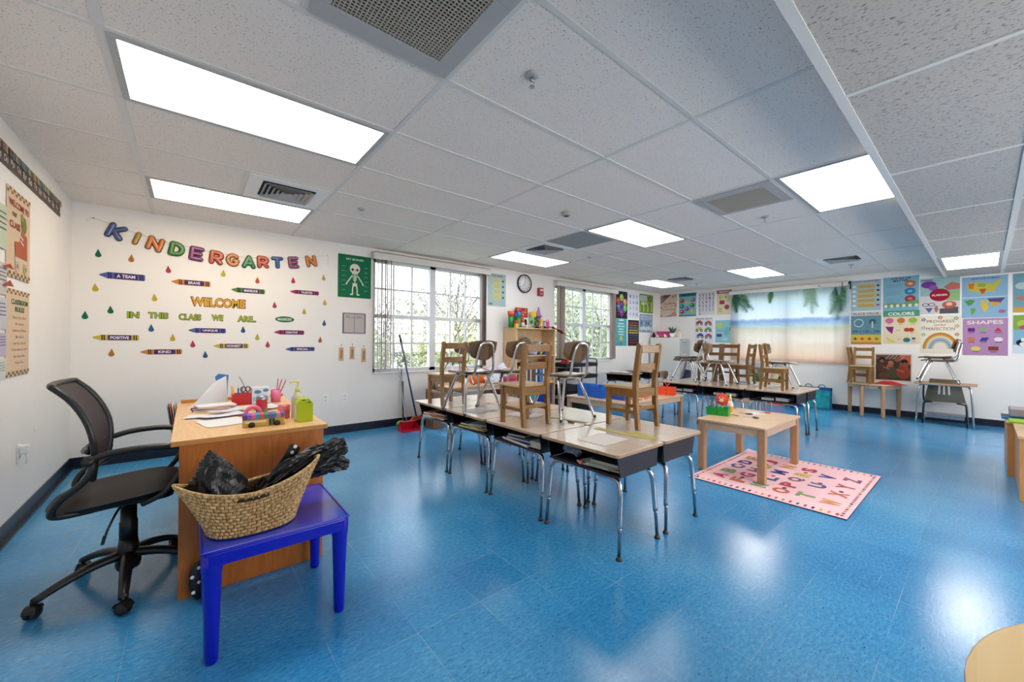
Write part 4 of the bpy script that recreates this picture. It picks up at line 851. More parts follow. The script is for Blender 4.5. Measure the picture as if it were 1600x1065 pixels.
def frond(cy, cz, ang, L, m, n_=22, droop=.25, name='palm_print'):
    mb = MB(); a = R(ang); pts = []
    for i in range(n_+1):
        s_ = i/n_; pts.append((cy+math.cos(a)*L*s_, cz+math.sin(a)*L*s_-droop*L*s_*s_))
    for i in range(2, n_):
        y, z = pts[i]; dy, dz = pts[i][0]-pts[i-1][0], pts[i][1]-pts[i-1][1]; tt = math.atan2(dz, dy); wl = .36*L*(1-(i/n_)**2)+.02
        for s_ in (-1, 1):
            b = tt+s_*R(48); ey, ez = y+math.cos(b)*wl, z+math.sin(b)*wl-.03; ny, nz = -math.sin(b)*.007, math.cos(b)*.007
            q = [(y+ny, z+nz), (ey, ez), (y-ny, z-nz)]
            q = [(min(1.0, max(-1.0, a_)), min(1.43, b_)) for a_, b_ in q]
            mb.add([(fx(1.0-a_)-.003, a_, b_) for a_, b_ in q], [(0, 1, 2)], m)
    return mb.build(name, t)
frond(.97, 1.44, -128, .50, PALM, droop=.05); frond(.98, 1.46, -150, .50, PALM, droop=.3); frond(.95, 1.44, -100, .42, PALM, droop=0); frond(.80, 1.44, -120, .34, PALM2, droop=.1)
frond(.22, 1.46, -80, .22, PALM2); frond(-.42, 1.45, -95, .42, pc(150, 190, 160)); frond(-.30, 1.46, -130, .40, pc(150, 190, 160)); frond(-.5, 1.46, -60, .35, pc(160, 196, 170))
frond(-.90, 1.46, -84, .66, PALM, droop=0); frond(-.96, 1.45, -66, .6, PALM2, droop=0); frond(-.80, 1.44, -100, .5, PALM, droop=.0)
t = thing('curtain_valance', 'cream blind head box above the beach curtain', 'blind head', (RW-.03, -2.70, 2.25))
MB().box(-.09, -.075, -1.02, .98, 0, .085, VAL).box(-.09, .0, -1.02, .98, .075, .085, VAL).build('front_board', t, .003)
MB().box(-.091, -.088, -.62, -.585, .02, .04, mat('tape_stain', (150, 120, 108), .7)).box(-.091, -.088, -.95, -.93, .0, .07, mat('tape_stain', (150, 120, 108), .7)).build('bracket_mark', t)
mb = MB(); mb.box(-.004, .004, -.09, .0, 0, .15, pc(24, 74, 56)); tag(mb.build('green_fabric_end', loc=(RW-.02, -3.655, 2.19)), 'dark green cloth edge beside the right end of the blind head', 'fabric')
# ================================================================== FURNITURE
DT = .585   # pupil desk height
def make_desk():
    """open-front book-box desk; open side faces -X"""
    t = thing('pupil_desk', '', 'desk')
    MB().prism(rrect(-.243, .243, -.303, .303, .03), DT-.02, DT, LAMI, 'XY', LEDGE).build('desk_top', t, .004)
    mb = MB(); zt, zb = DT-.0205, DT-.145
    mb.prism([(-.205, zt), (.215, zt), (.205, zb), (-.17, zb)], -.272, -.266, BOXD, 'XZ'); mb.prism([(-.205, zt), (.215, zt), (.205, zb), (-.17, zb)], .266, .272, BOXD, 'XZ')
    mb.box(-.175, .205, -.266, .266, zb-.004, zb, BOXI); mb.box(.20, .212, -.266, .266, zb, zt, BOXD); mb.box(-.185, -.172, -.27, .27, zb-.006, zb+.008, BOXD)
    mb.box(-.02, -.012, -.266, -.262, zb, zt, BOXI)
    mb.build('book_box', t, .004)
    for sx in (-1, 1):
        for sy in (-1, 1):
            x0 = sx*.15; zc = zb-.018
            top = smooth_path([(x0, sy*.10, zc), (x0, sy*.20, zc), (x0+sx*.008, sy*.248, zc-.012), (x0+sx*.016, sy*.266, zc-.06), (x0+sx*.026, sy*.272, zc-.16), (x0+sx*.034, sy*.276, .17)], 4)
            lg = MB().tube(top, .0145, CHROME, 10); lg.tube([(x0+sx*.034, sy*.276, .172), (x0+sx*.035, sy*.277, .155), (x0+sx*.045, sy*.282, .02)], [.0145, .0095, .0095], STEEL, 10)
            for k in range(4): lg.ball((x0+sx*.034-sx*.0, sy*.276-sy*.0125, .20+.025*k), .003, BLACKP, 6)
            L_ = lg.build('leg', t); L_['label'] = 'chrome desk leg'
            MB().lathe([(.006, .024), (.010, .018), (.016, .010), (.017, .0), (0, 0)][::-1], mat('foot_glide', (60, 46, 36), .5), (x0+sx*.046, sy*.282, 0), 12).build('foot', L_)
    return t
desk = make_desk(); used = []
NEAR = []
names = ['nearest the camera', 'second from the camera', 'third from the camera', 'closest to the window']
for k, y in enumerate((-3.735, -3.115, -2.495, -1.875)):
    NEAR.append(place(desk, used, (2.853, y, 0), 0, 'open-front pupil desk of the near cluster, %s' % names[k], 'pupil desks of the near cluster'))
for k, y in enumerate((-3.735, -3.115, -2.495, -1.875)):
    place(desk, used, (3.345, y, 0), 180, 'pupil desk in the back row of the near cluster, %s' % names[k], 'pupil desks of the near cluster')
fn = ['nearest the corner cabinet', 'in the middle', 'at the end by the pale square table']
for k, y in enumerate((-2.28, -2.90, -3.52)):
    place(desk, used, (6.88, y, 0), 0, 'front pupil desk of the far cluster, %s' % fn[k], 'pupil desks of the far cluster')
for k, y in enumerate((-2.28, -2.90, -3.52)):
    place(desk, used, (7.372, y, 0), 180, 'back pupil desk of the far cluster, %s' % fn[k], 'pupil desks of the far cluster')
place(desk, used, (7.62, -.62, 0), 8, 'pupil desk against the window wall right of the black cart', 'spare pupil desks'); place(desk, used, (8.55, -.50, 0), 0, 'spare pupil desk beside the tall white cabinet', 'spare pupil desks')

# ---- small oak chairs
def make_wood_chair():
    """faces +Y"""
    t = thing('wooden_chair', '', 'chair'); hw = .125
    MB().prism([(-.138, -.095), (.138, -.095), (.142, .150), (-.142, .150)], .280, .298, CHAIRWS).build('seat', t, .004)
    for s in (-1, 1):
        L_ = MB(); L_.bar((s*.118, .118, 0), (s*.118, .118, .280), .030, .030, CHAIRW, .034, .034); L_.build('leg', t, .003)
        q = MB(); x = s*.118
        q.prism([(-.150, 0), (-.120, 0), (-.098, .18), (-.094, .36), (-.128, .60), (-.152, .605), (-.162, .59), (-.130, .35), (-.132, .2)], x-.015, x+.015, CHAIRW, 'YZ')
        q.build('leg', t, .003)
    a = MB(); a.box(-.102, .102, .108, .126, .222, .280, CHAIRWX); a.box(-.102, .102, -.125, -.105, .222, .280, CHAIRWX)
    for s in (-1, 1): a.box(s*.118-.009, s*.118+.009, -.105, .102, .222, .280, CHAIRW)
    a.build('seat_frame', t, .002)
    MB().bar((-.104, -.150, .565), (.104, -.150, .565), .016, .055, CHAIRWX, up=(0, 0, 1)).build('top_rail', t, .003)
    MB().bar((-.104, -.122, .435), (.104, -.122, .435), .016, .050, CHAIRWX, up=(0, 0, 1)).build('back_rail', t, .003)
    for s in (-1, 1): MB().box(s*.118-.008, s*.118+.008, -.122, .104, .105, .130, CHAIRW).build('stretcher', t, .002)
    MB().box(-.104, .104, -.124, -.108, .130, .155, CHAIRWX).build('stretcher', t, .002)
    return t
wc = make_wood_chair(); wu = []
G1 = 'small wooden chairs up on the desks'
place(wc, wu, (2.768, -1.955, DT), 0, 'wooden chair up on the near desk closest to the window', G1)
place(wc, wu, (2.785, -3.085, DT), -2, 'wooden chair up on the near cluster, in the front row', G1)
place(wc, wu, (3.372, -3.620, DT), -2, 'wooden chair up on the back-row desk nearest the camera', G1)
place(wc, wu, (6.90, -3.485, DT), 184, 'wooden chair facing right on the last far desk', G1)
place(wc, wu, (7.36, -2.92, DT), 0, 'wooden chair edge-on at the right of the far-cluster group', G1)
place(wc, wu, (7.48, -2.38, DT), 90, 'wooden chair at left of the far-cluster group, behind metal chairs', G1)
place(wc, wu, (7.46, -2.665, DT), 90, 'wooden chair in the middle of the far-cluster group', G1)

# ---- tubular metal chairs with plywood shells
def make_metal_chair():
    """faces +Y"""
    t = thing('metal_chair', '', 'chair')
    def seat(u, v):
        x = (u-.5)*.345*(1-.10*v); y = -.155+v*.335; e = abs(u-.5)*2
        return (x*(1-.12*(1 if v > .93 else 0)), y, .352-.012*math.sin(math.pi*v)+.012*e*e-.022*max(0, v-.8)/.2)
    m = MB(); m.grid(seat, 14, 12, SEATG); b = len(m.v)//1
    m2 = MB(); m2.grid(lambda u, v: tuple(a-(0, 0, .011)[i] for i, a in enumerate(seat(u, v))), 14, 12, PLY)
    m.add(m2.v, [f[::-1] for f in m2.f], PLY, True)
    nu, nv = 15, 13; N = nu*nv; rim = [i for i in range(nu)]+[nu*(j+1)-1 for j in range(1, nv)]+[N-1-i for i in range(1, nu)]+[nu*(nv-1-j) for j in range(1, nv-1)]
    m.add(m.v[:2*N], [(rim[i], rim[(i+1) % len(rim)], rim[(i+1) % len(rim)]+N, rim[i]+N) for i in range(len(rim))], PLY); m.build('seat', t)
    out = []
    def back(u, v, d=0):
        a = (u-.5)*2; z = .480+.123*v
        w = .134*(1 if v > .5 else 1-.26*(1-2*v)**2)
        zz = z+(.015*(1-a*a) if v > .5 else -.03*(1-a*a)*(1-2*v))
        x = a*w; return (x, -.195-.03*(v-.3)+.035*a*a-d, zz)
    m = MB(); m.grid(lambda u, v: back(u, v), 14, 8, PLY); m2 = MB(); m2.grid(lambda u, v: back(u, v, .011), 14, 8, PLY); N = 15*9; nu, nv = 15, 9
    m.add(m2.v, [f[::-1] for f in m2.f], PLY, True); rim = [i for i in range(nu)]+[nu*(j+1)-1 for j in range(1, nv)]+[N-1-i for i in range(1, nu)]+[nu*(nv-1-j) for j in range(1, nv-1)]
    m.add(m.v[:2*N], [(rim[i], rim[(i+1) % len(rim)], rim[(i+1) % len(rim)]+N, rim[i]+N) for i in range(len(rim))], PLY); m.build('backrest', t)
    h = [(-.085, .12, .331), (-.088, -.10, .326), (-.088, -.165, .334), (-.086, -.200, .375), (-.078, -.215, .48), (-.066, -.232, .555), (-.045, -.236, .59), (0, -.238, .598)]
    MB().tube(smooth_path(h+[(-x, y, z) for x, y, z in h[-2::-1]], 4), .0105, CHROME, 9).build('back_frame', t)
    for sy, y0 in ((1, .06), (-1, -.075)):
        for sx in (-1, 1):
            p_ = [(0, y0, .322), (sx*.07, y0, .322), (sx*.10, y0+sy*.008, .314), (sx*.118, y0+sy*.025, .28), (sx*.165, y0+sy*.095, .09), (sx*.182, y0+sy*.122, .012)]
            L_ = MB().tube(smooth_path(p_, 4), .0122, CHROME, 9).build('leg', t)
            MB().ball((sx*.184, y0+sy*.125, .011), .013, mat('rubber_tip', (44, 38, 36), .6), 10, (1, 1, .84)).build('rubber_tip', L_)
    return t
mc = make_metal_chair(); mu = []
G2 = 'metal-legged plywood chairs up on desks'
place(mc, mu, (2.75, -2.42, DT), -3, 'metal-legged chair between two wooden chairs on the near desks', G2)
place(mc, mu, (3.085, -2.46, DT), 2, 'metal-legged chair half hidden behind the front-row wooden chair', G2)
place(mc, mu, (3.20, -3.065, DT), -4, 'metal-legged chair on the near cluster, right of the bookshelf', G2)
place(mc, mu, (7.06, -2.22, DT), 5, 'bottom metal-legged chair of the stack left on the far desks', G2)
place(mc, mu, (7.06, -2.24, DT+.046), 5, 'upper metal-legged chair of the stack left on the far desks', G2)
place(mc, mu, (7.47, -2.02, DT), 0, 'metal-legged chair behind the stack on the far desks', G2)
place(mc, mu, (6.99, -2.74, DT), 178, 'metal-legged chair facing right in front of wooden far chairs', G2)
place(mc, mu, (7.40, -3.42, DT), 182, 'metal-legged chair behind the wooden one on the last far desk', G2)
place(mc, mu, (3.86, -.33, .555), 0, 'metal-legged chair standing on the low table under window', G2)
place(mc, mu, (8.25, -.98, 0), 60, 'metal-legged chair on the floor beside the spare desks', 'chairs on the floor')

# ---- low wooden tables
def table(name, label, x0, x1, y0, y1, h, legw=.05, top=.022, m1=None, insets=.03):
    cx, cy = (x0+x1)/2, (y0+y1)/2; a, b = (x1-x0)/2, (y1-y0)/2; t = thing(name, label, 'table', (cx, cy, 0))
    MB().prism(rrect(-a, a, -b, b, .02), h-top, h, m1 or MAPLE, 'XY', MAPLE).build('table_top', t, .005)
    i = insets; l = legw
    for sx in (-1, 1):
        for sy in (-1, 1):
            MB().bar((sx*(a-i-l/2), sy*(b-i-l/2), 0), (sx*(a-i-l/2), sy*(b-i-l/2), h-top), l, l, MAPLEZ).build('leg', t, .006)
    ap = MB(); z0, z1 = h-top-.065, h-top
    for sy in (-1, 1): ap.box(-a+i+l, a-i-l, sy*(b-i-.02)-.010, sy*(b-i-.02)+.010, z0, z1, MAPLE)
    for sx in (-1, 1): ap.box(sx*(a-i-.02)-.010, sx*(a-i-.02)+.010, -b+i+l, b-i-l, z0, z1, MAPLEY)
    ap.build('apron', t, .002); return t
table('wooden_table', 'low pale wooden table standing on the pink letter rug', 4.545, 5.51, -4.13, -3.545, .475, .06, insets=.012)
table('wooden_table', 'low wooden table with the blue baskets and orange caddy', 4.79, 6.16, -2.62, -1.655, .475, insets=.012)
table('wooden_table', 'low wooden table under the window, behind the near desks', 3.60, 4.62, -.60, -.06, .555)

# half-round table
t = thing('half_round_table', 'half-round wooden table against the poster wall', 'table', (9.98, -4.075, 0))
pts = [(-.02, .39)]+[(-.02-.50*math.sin(R(a)), .39*math.cos(R(a))) for a in range(8, 180, 8)]+[(-.02, -.39)]
MB().prism(pts, .525, .548, MAPLEY, 'XY', MAPLE).build('table_top', t, .003)
MB().prism([(x*.86-.01, y*.86) for x, y in pts], .47, .524, MAPLEY).build('apron', t)
for x, y in ((-.07, .32), (-.46, .10), (-.46, -.16), (-.07, -.30)): MB().lathe([(0, 0), (.022, 0), (.025, .02), (.03, .50), (.03, .524), (0, .524)], MAPLEZ, (x, y, 0), 14).build('leg', t)
# two wooden chairs stacked seat-to-seat on it: one upright, one upside down
PC = dup(wc); mu2 = []
PC.location = (9.82, -3.90, .549); PC.rotation_euler = (0, 0, R(180)); tag(PC, 'pale wooden chair stacked on the half-round table', 'chair', G1)
for c in PC.children: pass
t = dup(wc); t.location = (9.555, -3.97, .549); t.rotation_euler = (0, 0, R(90)); tag(t, 'front wooden chair stacked on the half-round table', 'chair', G1)
def cloth(name, label, cat, cx, cy, z, a, b, h, m, seed, rz=0):
    rnd = random.Random(seed); ph = [rnd.uniform(0, 6) for _ in range(6)]
    def f(u, v):
        r = v; th = 2*math.pi*u; rr = r*(1+.18*math.sin(3*th+ph[0])+.10*math.sin(5*th+ph[1])); hh = h*(1-r**2.2)*(1+.35*math.sin(4*th+ph[2])*r+.25*math.sin(7*th+ph[3])*r)
        return (a*rr*math.cos(th), b*rr*math.sin(th), max(.002, hh+.004*(1-r)))
    mb = MB(); mb.grid(f, 36, 10, m, True); o = mb.build(name, loc=(cx, cy, z)); o.rotation_euler = (0, 0, R(rz)); return tag(o, label, cat)
cloth('red_cloth', 'bright red folded cloth lying on the half-round table', 'cloth', 9.70, -4.27, .549, .15, .17, .045, pc(214, 40, 36), 3)

# desk with attached chair, plus two stacked chairs on it
t = thing('chair_desk', 'chair desk with tan writing top and olive plastic seat, at the poster wall', 'desk', (9.55, -4.90, 0))
MB().prism(rrect(-.24, .22, -.32, .31, .03), .612, .628, LEDGE, 'XY', mat('tan_edge', (176, 128, 88), .5)).build('desk_top', t, .003)
OLV = mat('olive_plastic', (104, 98, 80), .4)
def bk(u, v):
    a = (u-.5)*2; w = .15+.06*(1-v) ; return (-.02+.05*a*a-.05*v, a*w, .36+.33*v)
mb = MB()
def shell(u0, u1, v0, v1):
    q = MB(); q.grid(lambda u, v: bk(u0+(u1-u0)*u, v0+(v1-v0)*v), 6, 4, OLV); k = len(q.v)
    mb.add(q.v, q.f, OLV, True); mb.add([(x+.012, y, z) for x, y, z in q.v], [f[::-1] for f in q.f], OLV, True)
for u0, u1 in ((0, .34), (.40, .475), (.535, .61), (.67, 1)): shell(u0, u1, .30, .74)
shell(0, 1, 0, .30); shell(0, 1, .74, 1)
mb.build('backrest', t)
MB().prism(rrect(-.02, .36, -.20, .20, .08), .345, .36, OLV).build('seat', t, .005)
MB().box(-.02, .30, -.20, .20, .135, .15, STEEL).box(-.03, -.02, -.20, .20, .10, .155, STEEL).build('book_rack', t)
for s in (-1, 1):
    MB().tube(smooth_path([(-.08, 0, .602), (-.08, s*.20, .602), (-.08, s*.245, .58), (-.09, s*.265, .48), (-.10, s*.29, .0)], 5), .0125, CHROME, 9).build('leg', t)
    MB().tube(smooth_path([(.0, s*.12, .338), (.0, s*.19, .325), (.0, s*.215, .29), (.0, s*.225, .0)], 5), .011, BLACKM, 9).build('leg', t)
    MB().tube(smooth_path([(.30, s*.12, .338), (.30, s*.19, .325), (.30, s*.215, .29), (.30, s*.225, .0)], 5), .011, CHROME, 9).build('leg', t)
MB().tube(smooth_path([(-.06, .21, .60), (-.02, .215, .42), (0, .20, .335), (.1, .15, .335)], 5), .011, BLACKM, 9).build('arm_tube', t)
place(mc, mu, (9.54, -4.835, .6285), 92, 'bottom of the two chairs stacked on the chair desk', G2).rotation_euler = (0, 0, R(4))
place(mc, mu, (9.54, -4.815, .6745), 0, 'top of the two chairs stacked on the chair desk', G2)

# ---- blue plastic side table
BLUE = mat('royal_blue_plastic', (8, 18, 176), .3, spec=.5); BLUET = mat('royal_blue_plastic_top', (16, 56, 190), .14, spec=1.0, coat=.4)  # table top blue is lightened to paint in the reflection on it
t = thing('blue_plastic_table', 'small royal blue plastic table holding the woven basket', 'table', (1.128, -3.26, 0))
a, b = .258, .25; mb = MB(); mb.prism(rrect(-a, a, -b, b, .03, 6), .408, .42, BLUET, 'XY', BLUE)
for q in ((-a+.02, a-.02, -b, -b+.012), (-a+.02, a-.02, b-.012, b), (-a, -a+.012, -b+.02, b-.02), (a-.012, a, -b+.02, b-.02)): mb.box(*q, .362, .412, BLUE)
ring = []
mb.build('table_top', t, .005)
mb = MB()
for q in ((-a, a, -b, -b+.008), (-a, a, b-.008, b), (-a, -a+.008, -b, b), (a-.008, a, -b, b)): mb.box(*(q[0]+.006, q[1]-.006, q[2], q[3]) if q[1]-q[0] > .1 else q, .418, .423, BLUE)
mb.build('raised_rim', t, .002)
for sx in (-1, 1):
    for sy in (-1, 1):
        cx, cy = sx*(a-.034), sy*(b-.034); mb = MB()
        mb.T = Matrix.Translation((cx, cy, 0))
        mb.lathe([(0, 0), (.018, 0), (.0215, .01), (.026, .20), (.031, .335), (.034, .345), (.034, .407), (0, .407)], BLUE, n=18); mb.build('leg', t)
mb = MB(); mb.add([(-.236-.018+.0*k, -.236, 0) for k in range(0)], [], BLUE)

# ---- woven seagrass basket on it
def weave_mat():
    m = bpy.data.materials.new('seagrass'); m.use_nodes = True; n = m.node_tree.nodes; l = m.node_tree.links; p = n['Principled BSDF']
    tc = n.new('ShaderNodeTexCoord'); t_ = n.new('ShaderNodeTexNoise'); t_.inputs['Scale'].default_value = 90; t_.inputs['Detail'].default_value = 3; l.new(tc.outputs['Object'], t_.inputs['Vector'])
    r = n.new('ShaderNodeValToRGB'); r.color_ramp.elements[0].position = .28; r.color_ramp.elements[0].color = rgb((120, 84, 44)); r.color_ramp.elements[1].position = .66; r.color_ramp.elements[1].color = rgb((214, 178, 122))
    l.new(t_.outputs['Fac'], r.inputs[0]); l.new(r.outputs[0], p.inputs['Base Color']); p.inputs['Roughness'].default_value = .6; return m
SEA = weave_mat(); SEAD = mat('seagrass_gap_shade', (78, 52, 30), .8)
t = thing('woven_basket', 'boat-shaped woven seagrass basket on the blue plastic table', 'basket', (1.045, -3.325, .4235))
def bas(u, v):
    th = 2*math.pi*u; c, s = math.cos(th), math.sin(th)
    a = .150+.105*v**1.15; b = .125-.030*v                      # long sides flare to pointed ends
    e = 1.6 + 1.0*(1-v)
    x = a*math.copysign(abs(c)**(2/e), c)*(1+.0*v); y = b*math.copysign(abs(s)**(2/e), s)
    zt = .150+.060*abs(c)**3 + (.025 if c > 0 else .0)*abs(c)
    return Vector((x, y, zt*v))
ROWS, COLS = 13, 50
def weave(u, v):
    p = bas(u, v); d = 1e-3; pu = bas(u+d, v)-bas(u-d, v); pv = bas(u, min(1, v+d))-bas(u, max(0, v-d)); n_ = pu.cross(pv); n_ = n_.normalized() if n_.length > 1e-12 else Vector((0, 0, 1))
    r = v*ROWS; row = int(min(r, ROWS-1e-6)); fr = r-row; cu = u*COLS+(.5 if row % 2 else 0); fc = cu-math.floor(cu)
    h = .0075*math.sqrt(max(0, math.sin(math.pi*fr)))*abs(math.sin(math.pi*fc))**.55
    return p+n_*h
mb = MB(); mb.grid(weave, COLS*8, ROWS*7, SEA, True); mb.grid(lambda u, v: Vector((bas(u, v).x*1.006, bas(u, v).y*1.012, bas(u, v).z)), 96, 10, SEAD, True)  # dark liner over the wall paints the shade in the weave gaps
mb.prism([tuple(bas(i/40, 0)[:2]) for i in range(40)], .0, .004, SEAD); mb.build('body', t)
mb = MB(); rim = [bas(i/90, 1) for i in range(90)]; mb.tube(rim, .0062, SEA, 8, closed=True); mb.build('rim', t)
hp = [bas(u, .86)+Vector((0, -.007, 0)) for u in (.735, .745, .755, .765, .775, .785)]
MB().tube([bas(.70+.011*k, .87)+Vector((0, -.003, 0)) for k in range(9)], .0075, mat('slot_dark', (50, 32, 20), .9), 8, ((0, 1, 0), .6)).build('handle_slot', t)

# ---- black plastic bags and a polka-dot strap in the basket
BAG = mat('black_bin_liner', (14, 14, 16), .34, spec=.5)
def crumple(name, label, cat, pts, rad, seed, loc, m=BAG, folds=9, amp=.28):
    """a gathered sheet wrapped round a spine of points with sharp folds"""
    rnd = random.Random(seed); ph = [rnd.uniform(0, 6.28) for _ in range(8)]
    P_ = smooth_path(pts, 6); N = len(P_)
    def f(u, v):
        i = min(N-1, int(v*(N-1)+.5)); c = P_[i]; t_ = (P_[min(N-1, i+1)]-P_[max(0, i-1)]).normalized()
        x = Vector((0, 1, 0)).cross(t_); x = x.normalized() if x.length > .1 else Vector((1, 0, 0)); y = t_.cross(x)
        th = 2*math.pi*u; k = v*(len(rad)-1); j = min(len(rad)-2, int(k)); r = rad[j]+(rad[j+1]-rad[j])*(k-j)
        w = abs(((u*folds+ph[0]+.5*math.sin(v*7+ph[1])) % 1)*2-1)+.6*abs(((u*folds*2.3+ph[2]+v*2.1) % 1)*2-1)+.4*math.sin(v*23+u*31+ph[3])
        r *= 1+amp*(w-.8)
        return c+(x*math.cos(th)+y*math.sin(th))*r
    mb = MB(); mb.grid(f, 90, 40, m, True, False); o = mb.build(name, loc=loc); return tag(o, label, cat)
crumple('plastic_bag', 'crumpled black plastic bag standing up in left end of the basket', 'bag', [(.06, 0, .46), (.02, 0, .56), (.0, 0, .64), (-.01, .0, .70), (-.015, 0, .745)], [.06, .098, .072, .036, .004], 5, (.915, -3.30, .0), folds=5, amp=.16)
crumple('plastic_bag', 'gathered black plastic bag trailing off right end of the basket', 'bag', [(-.16, 0, .50), (-.08, .0, .56), (.02, 0, .615), (.13, 0, .655), (.20, 0, .675)], [.03, .05, .052, .045, .035], 9, (1.235, -3.265, .0), folds=8, amp=.30)
crumple('plastic_bag', 'smaller black plastic fold hanging below the trailing bag', 'bag', [(-.06, 0, .555), (.04, 0, .575), (.13, 0, .585), (.19, 0, .57)], [.02, .032, .036, .022], 14, (1.262, -3.25, .0), folds=6, amp=.3)
t = thing('polka_dot_strap', 'black strap with white polka dots sticking out of the basket', 'strap', (1.165, -3.20, .56))
mb = MB(); pts = [(-.06, 0, -.06), (-.02, 0, .0), (.03, .0, .07), (.055, .0, .115), (.062, 0, .13)]
for s in (0,):
    q = smooth_path(pts, 5); vs = []
    for p_ in q: vs += [(p_.x-.022, p_.y-.003, p_.z+.012), (p_.x+.022, p_.y-.003, p_.z-.012), (p_.x+.022, p_.y+.003, p_.z-.012), (p_.x-.022, p_.y+.003, p_.z+.012)]
    fs = []
    for i in range(len(q)-1):
        for k in range(4): fs.append((4*i+k, 4*i+(k+1) % 4, 4*i+4+(k+1) % 4, 4*i+4+k))
    mb.add(vs, fs+[(0, 3, 2, 1), tuple(len(vs)-4+k for k in range(4))], mat('strap_black', (16, 16, 22), .5)); 
for k, p_ in enumerate(q[8::5]): mb.ball((p_.x, p_.y-.004, p_.z), .0085, WHITE, 10, (1, .15, 1))
mb.build('band', t)
t = thing('polka_dot_bag', 'black and white polka-dot bag on the floor beside the desk end', 'bag', (.895, -2.985+.0, 0)); t.location = (.875, -3.0, 0)
mb = MB(); mb.ball((0, 0, .09), .09, mat('strap_black', (16, 16, 22), .5), 14, (.42, .28, 1))
for x, z in ((-.02, .05), (.02, .03), (.0, .09), (-.024, .12), (.022, .13), (.0, .155)): mb.ball((x, -.0235, z), .008, WHITE, 8, (1, .3, 1))
mb.build('body', t)

# ---- teacher desk
t = thing('teacher_desk', 'golden oak teacher desk with an open knee side', 'desk', (1.10, -2.27, 0))
MB().prism(rrect(-.33, .33, -.70, .69, .008), .705, .73, OAKT, 'XY', OAKE).build('desk_top', t, .003)
for y in (-.675, .655): MB().box(-.30, .31, y-.012, y+.012, 0, .7045, OAK).build('side_panel', t, .002)
MB().box(.285, .305, -.66, .64, .06, .7045, OAK).build('back_panel', t)
MB().box(-.28, .28, .22, .64, .08, .7045, wood('golden_oak_y', (156, 84, 22), (204, 128, 44), 'Y', .6, .4)).build('drawer_case', t, .002)
for k in range(3):
    d = MB().box(-.300, -.281, .23, .635, .10+.2*k, .29+.2*k, OAK).build('drawer', t, .003); MB().tube([(-.301, .38, .2+.2*k), (-.322, .39, .2+.2*k), (-.322, .48, .2+.2*k), (-.301, .49, .2+.2*k)], .005, STEEL, 8).build('handle', d)
MB().box(-.31, .33, .655, .69, .730, .752, OAKE).build('back_rail', t, .002)

# ---- things on the teacher desk (z = .731)
Z0 = .7310
def paper(name, label, x, y, z, w, d, rz, c=(226, 224, 224), th=.0015, cat='paper', curl=0, scribble=False, group=None):
    mb = MB(); k = pc(*c)
    mb.grid(lambda u, v: ((u-.5)*w, (v-.5)*d, th+curl*(2*u-1)**2+(curl*.5)*(2*v-1)**2), 6, 6, k, smooth=True); mb.grid(lambda u, v: ((u-.5)*w, (.5-v)*d, curl*(2*u-1)**2+(curl*.5)*(2*v-1)**2), 6, 6, k)
    if th > .003: mb.box(-w/2, w/2, -d/2, d/2, 0, th-.0002, k)
    if scribble:
        for q in range(5): mb.box(-w*.38, w*(.1+.06*q), d*(.3-.12*q)-.001, d*(.3-.12*q)+.001, th+.0004, th+.0008, pc(150, 150, 170))
    o = mb.build(name, loc=(x, y, z)); o.rotation_euler = (0, 0, R(rz)); return tag(o, label, cat, group)
paper('paper_sheet', 'blank sheet lying at the camera end of the teacher desk', .98, -2.57, Z0, .20, .27, 12)
paper('envelope', 'white envelope at the edge of the teacher desk', .93, -2.33, Z0+.003, .22, .12, -12, (222, 222, 232), .002, 'envelope')
paper('envelope', 'opened envelope on top of the other envelope', .99, -2.40, Z0+.006, .21, .11, 16, (214, 214, 228), .002, 'envelope', .006)
paper('folded_letter', 'folded letter resting on the envelopes', 1.02, -2.28, Z0+.010, .18, .10, 28, (206, 206, 220), .002, 'paper', .010)
for k, (c, rz) in enumerate((((60, 60, 130), 4), ((170, 60, 60), -8), ((226, 226, 230), 10))):
    MBk = MB().box(-.10, .10, -.07, .07, 0, .008, pc(226, 224, 220)).box(-.101, .101, -.071, .071, .008, .0095, pc(*c)).box(-.102, -.1, -.071, .071, 0, .0095, pc(*c)); o = MBk.build('booklet', loc=(.95+.01*k, -2.04, Z0+.0098*k)); o.rotation_euler = (0, 0, R(rz)); tag(o, ['blue booklet at the bottom of the pile near white folded paper', 'red booklet in the middle of the desk pile', 'white booklet on top of the desk pile'][k], 'book', 'booklets on the teacher desk')
t = thing('notepad', 'pale notepad lying by the red pencil caddy on desk', 'notepad', (1.18, -2.13, Z0)); MB().box(-.10, .10, -.12, .12, 0, .006, pc(224, 206, 178)).build('pages', t); MB().box(-.101, .101, .10, .121, 0, .0075, pc(150, 110, 70)).build('binding', t)
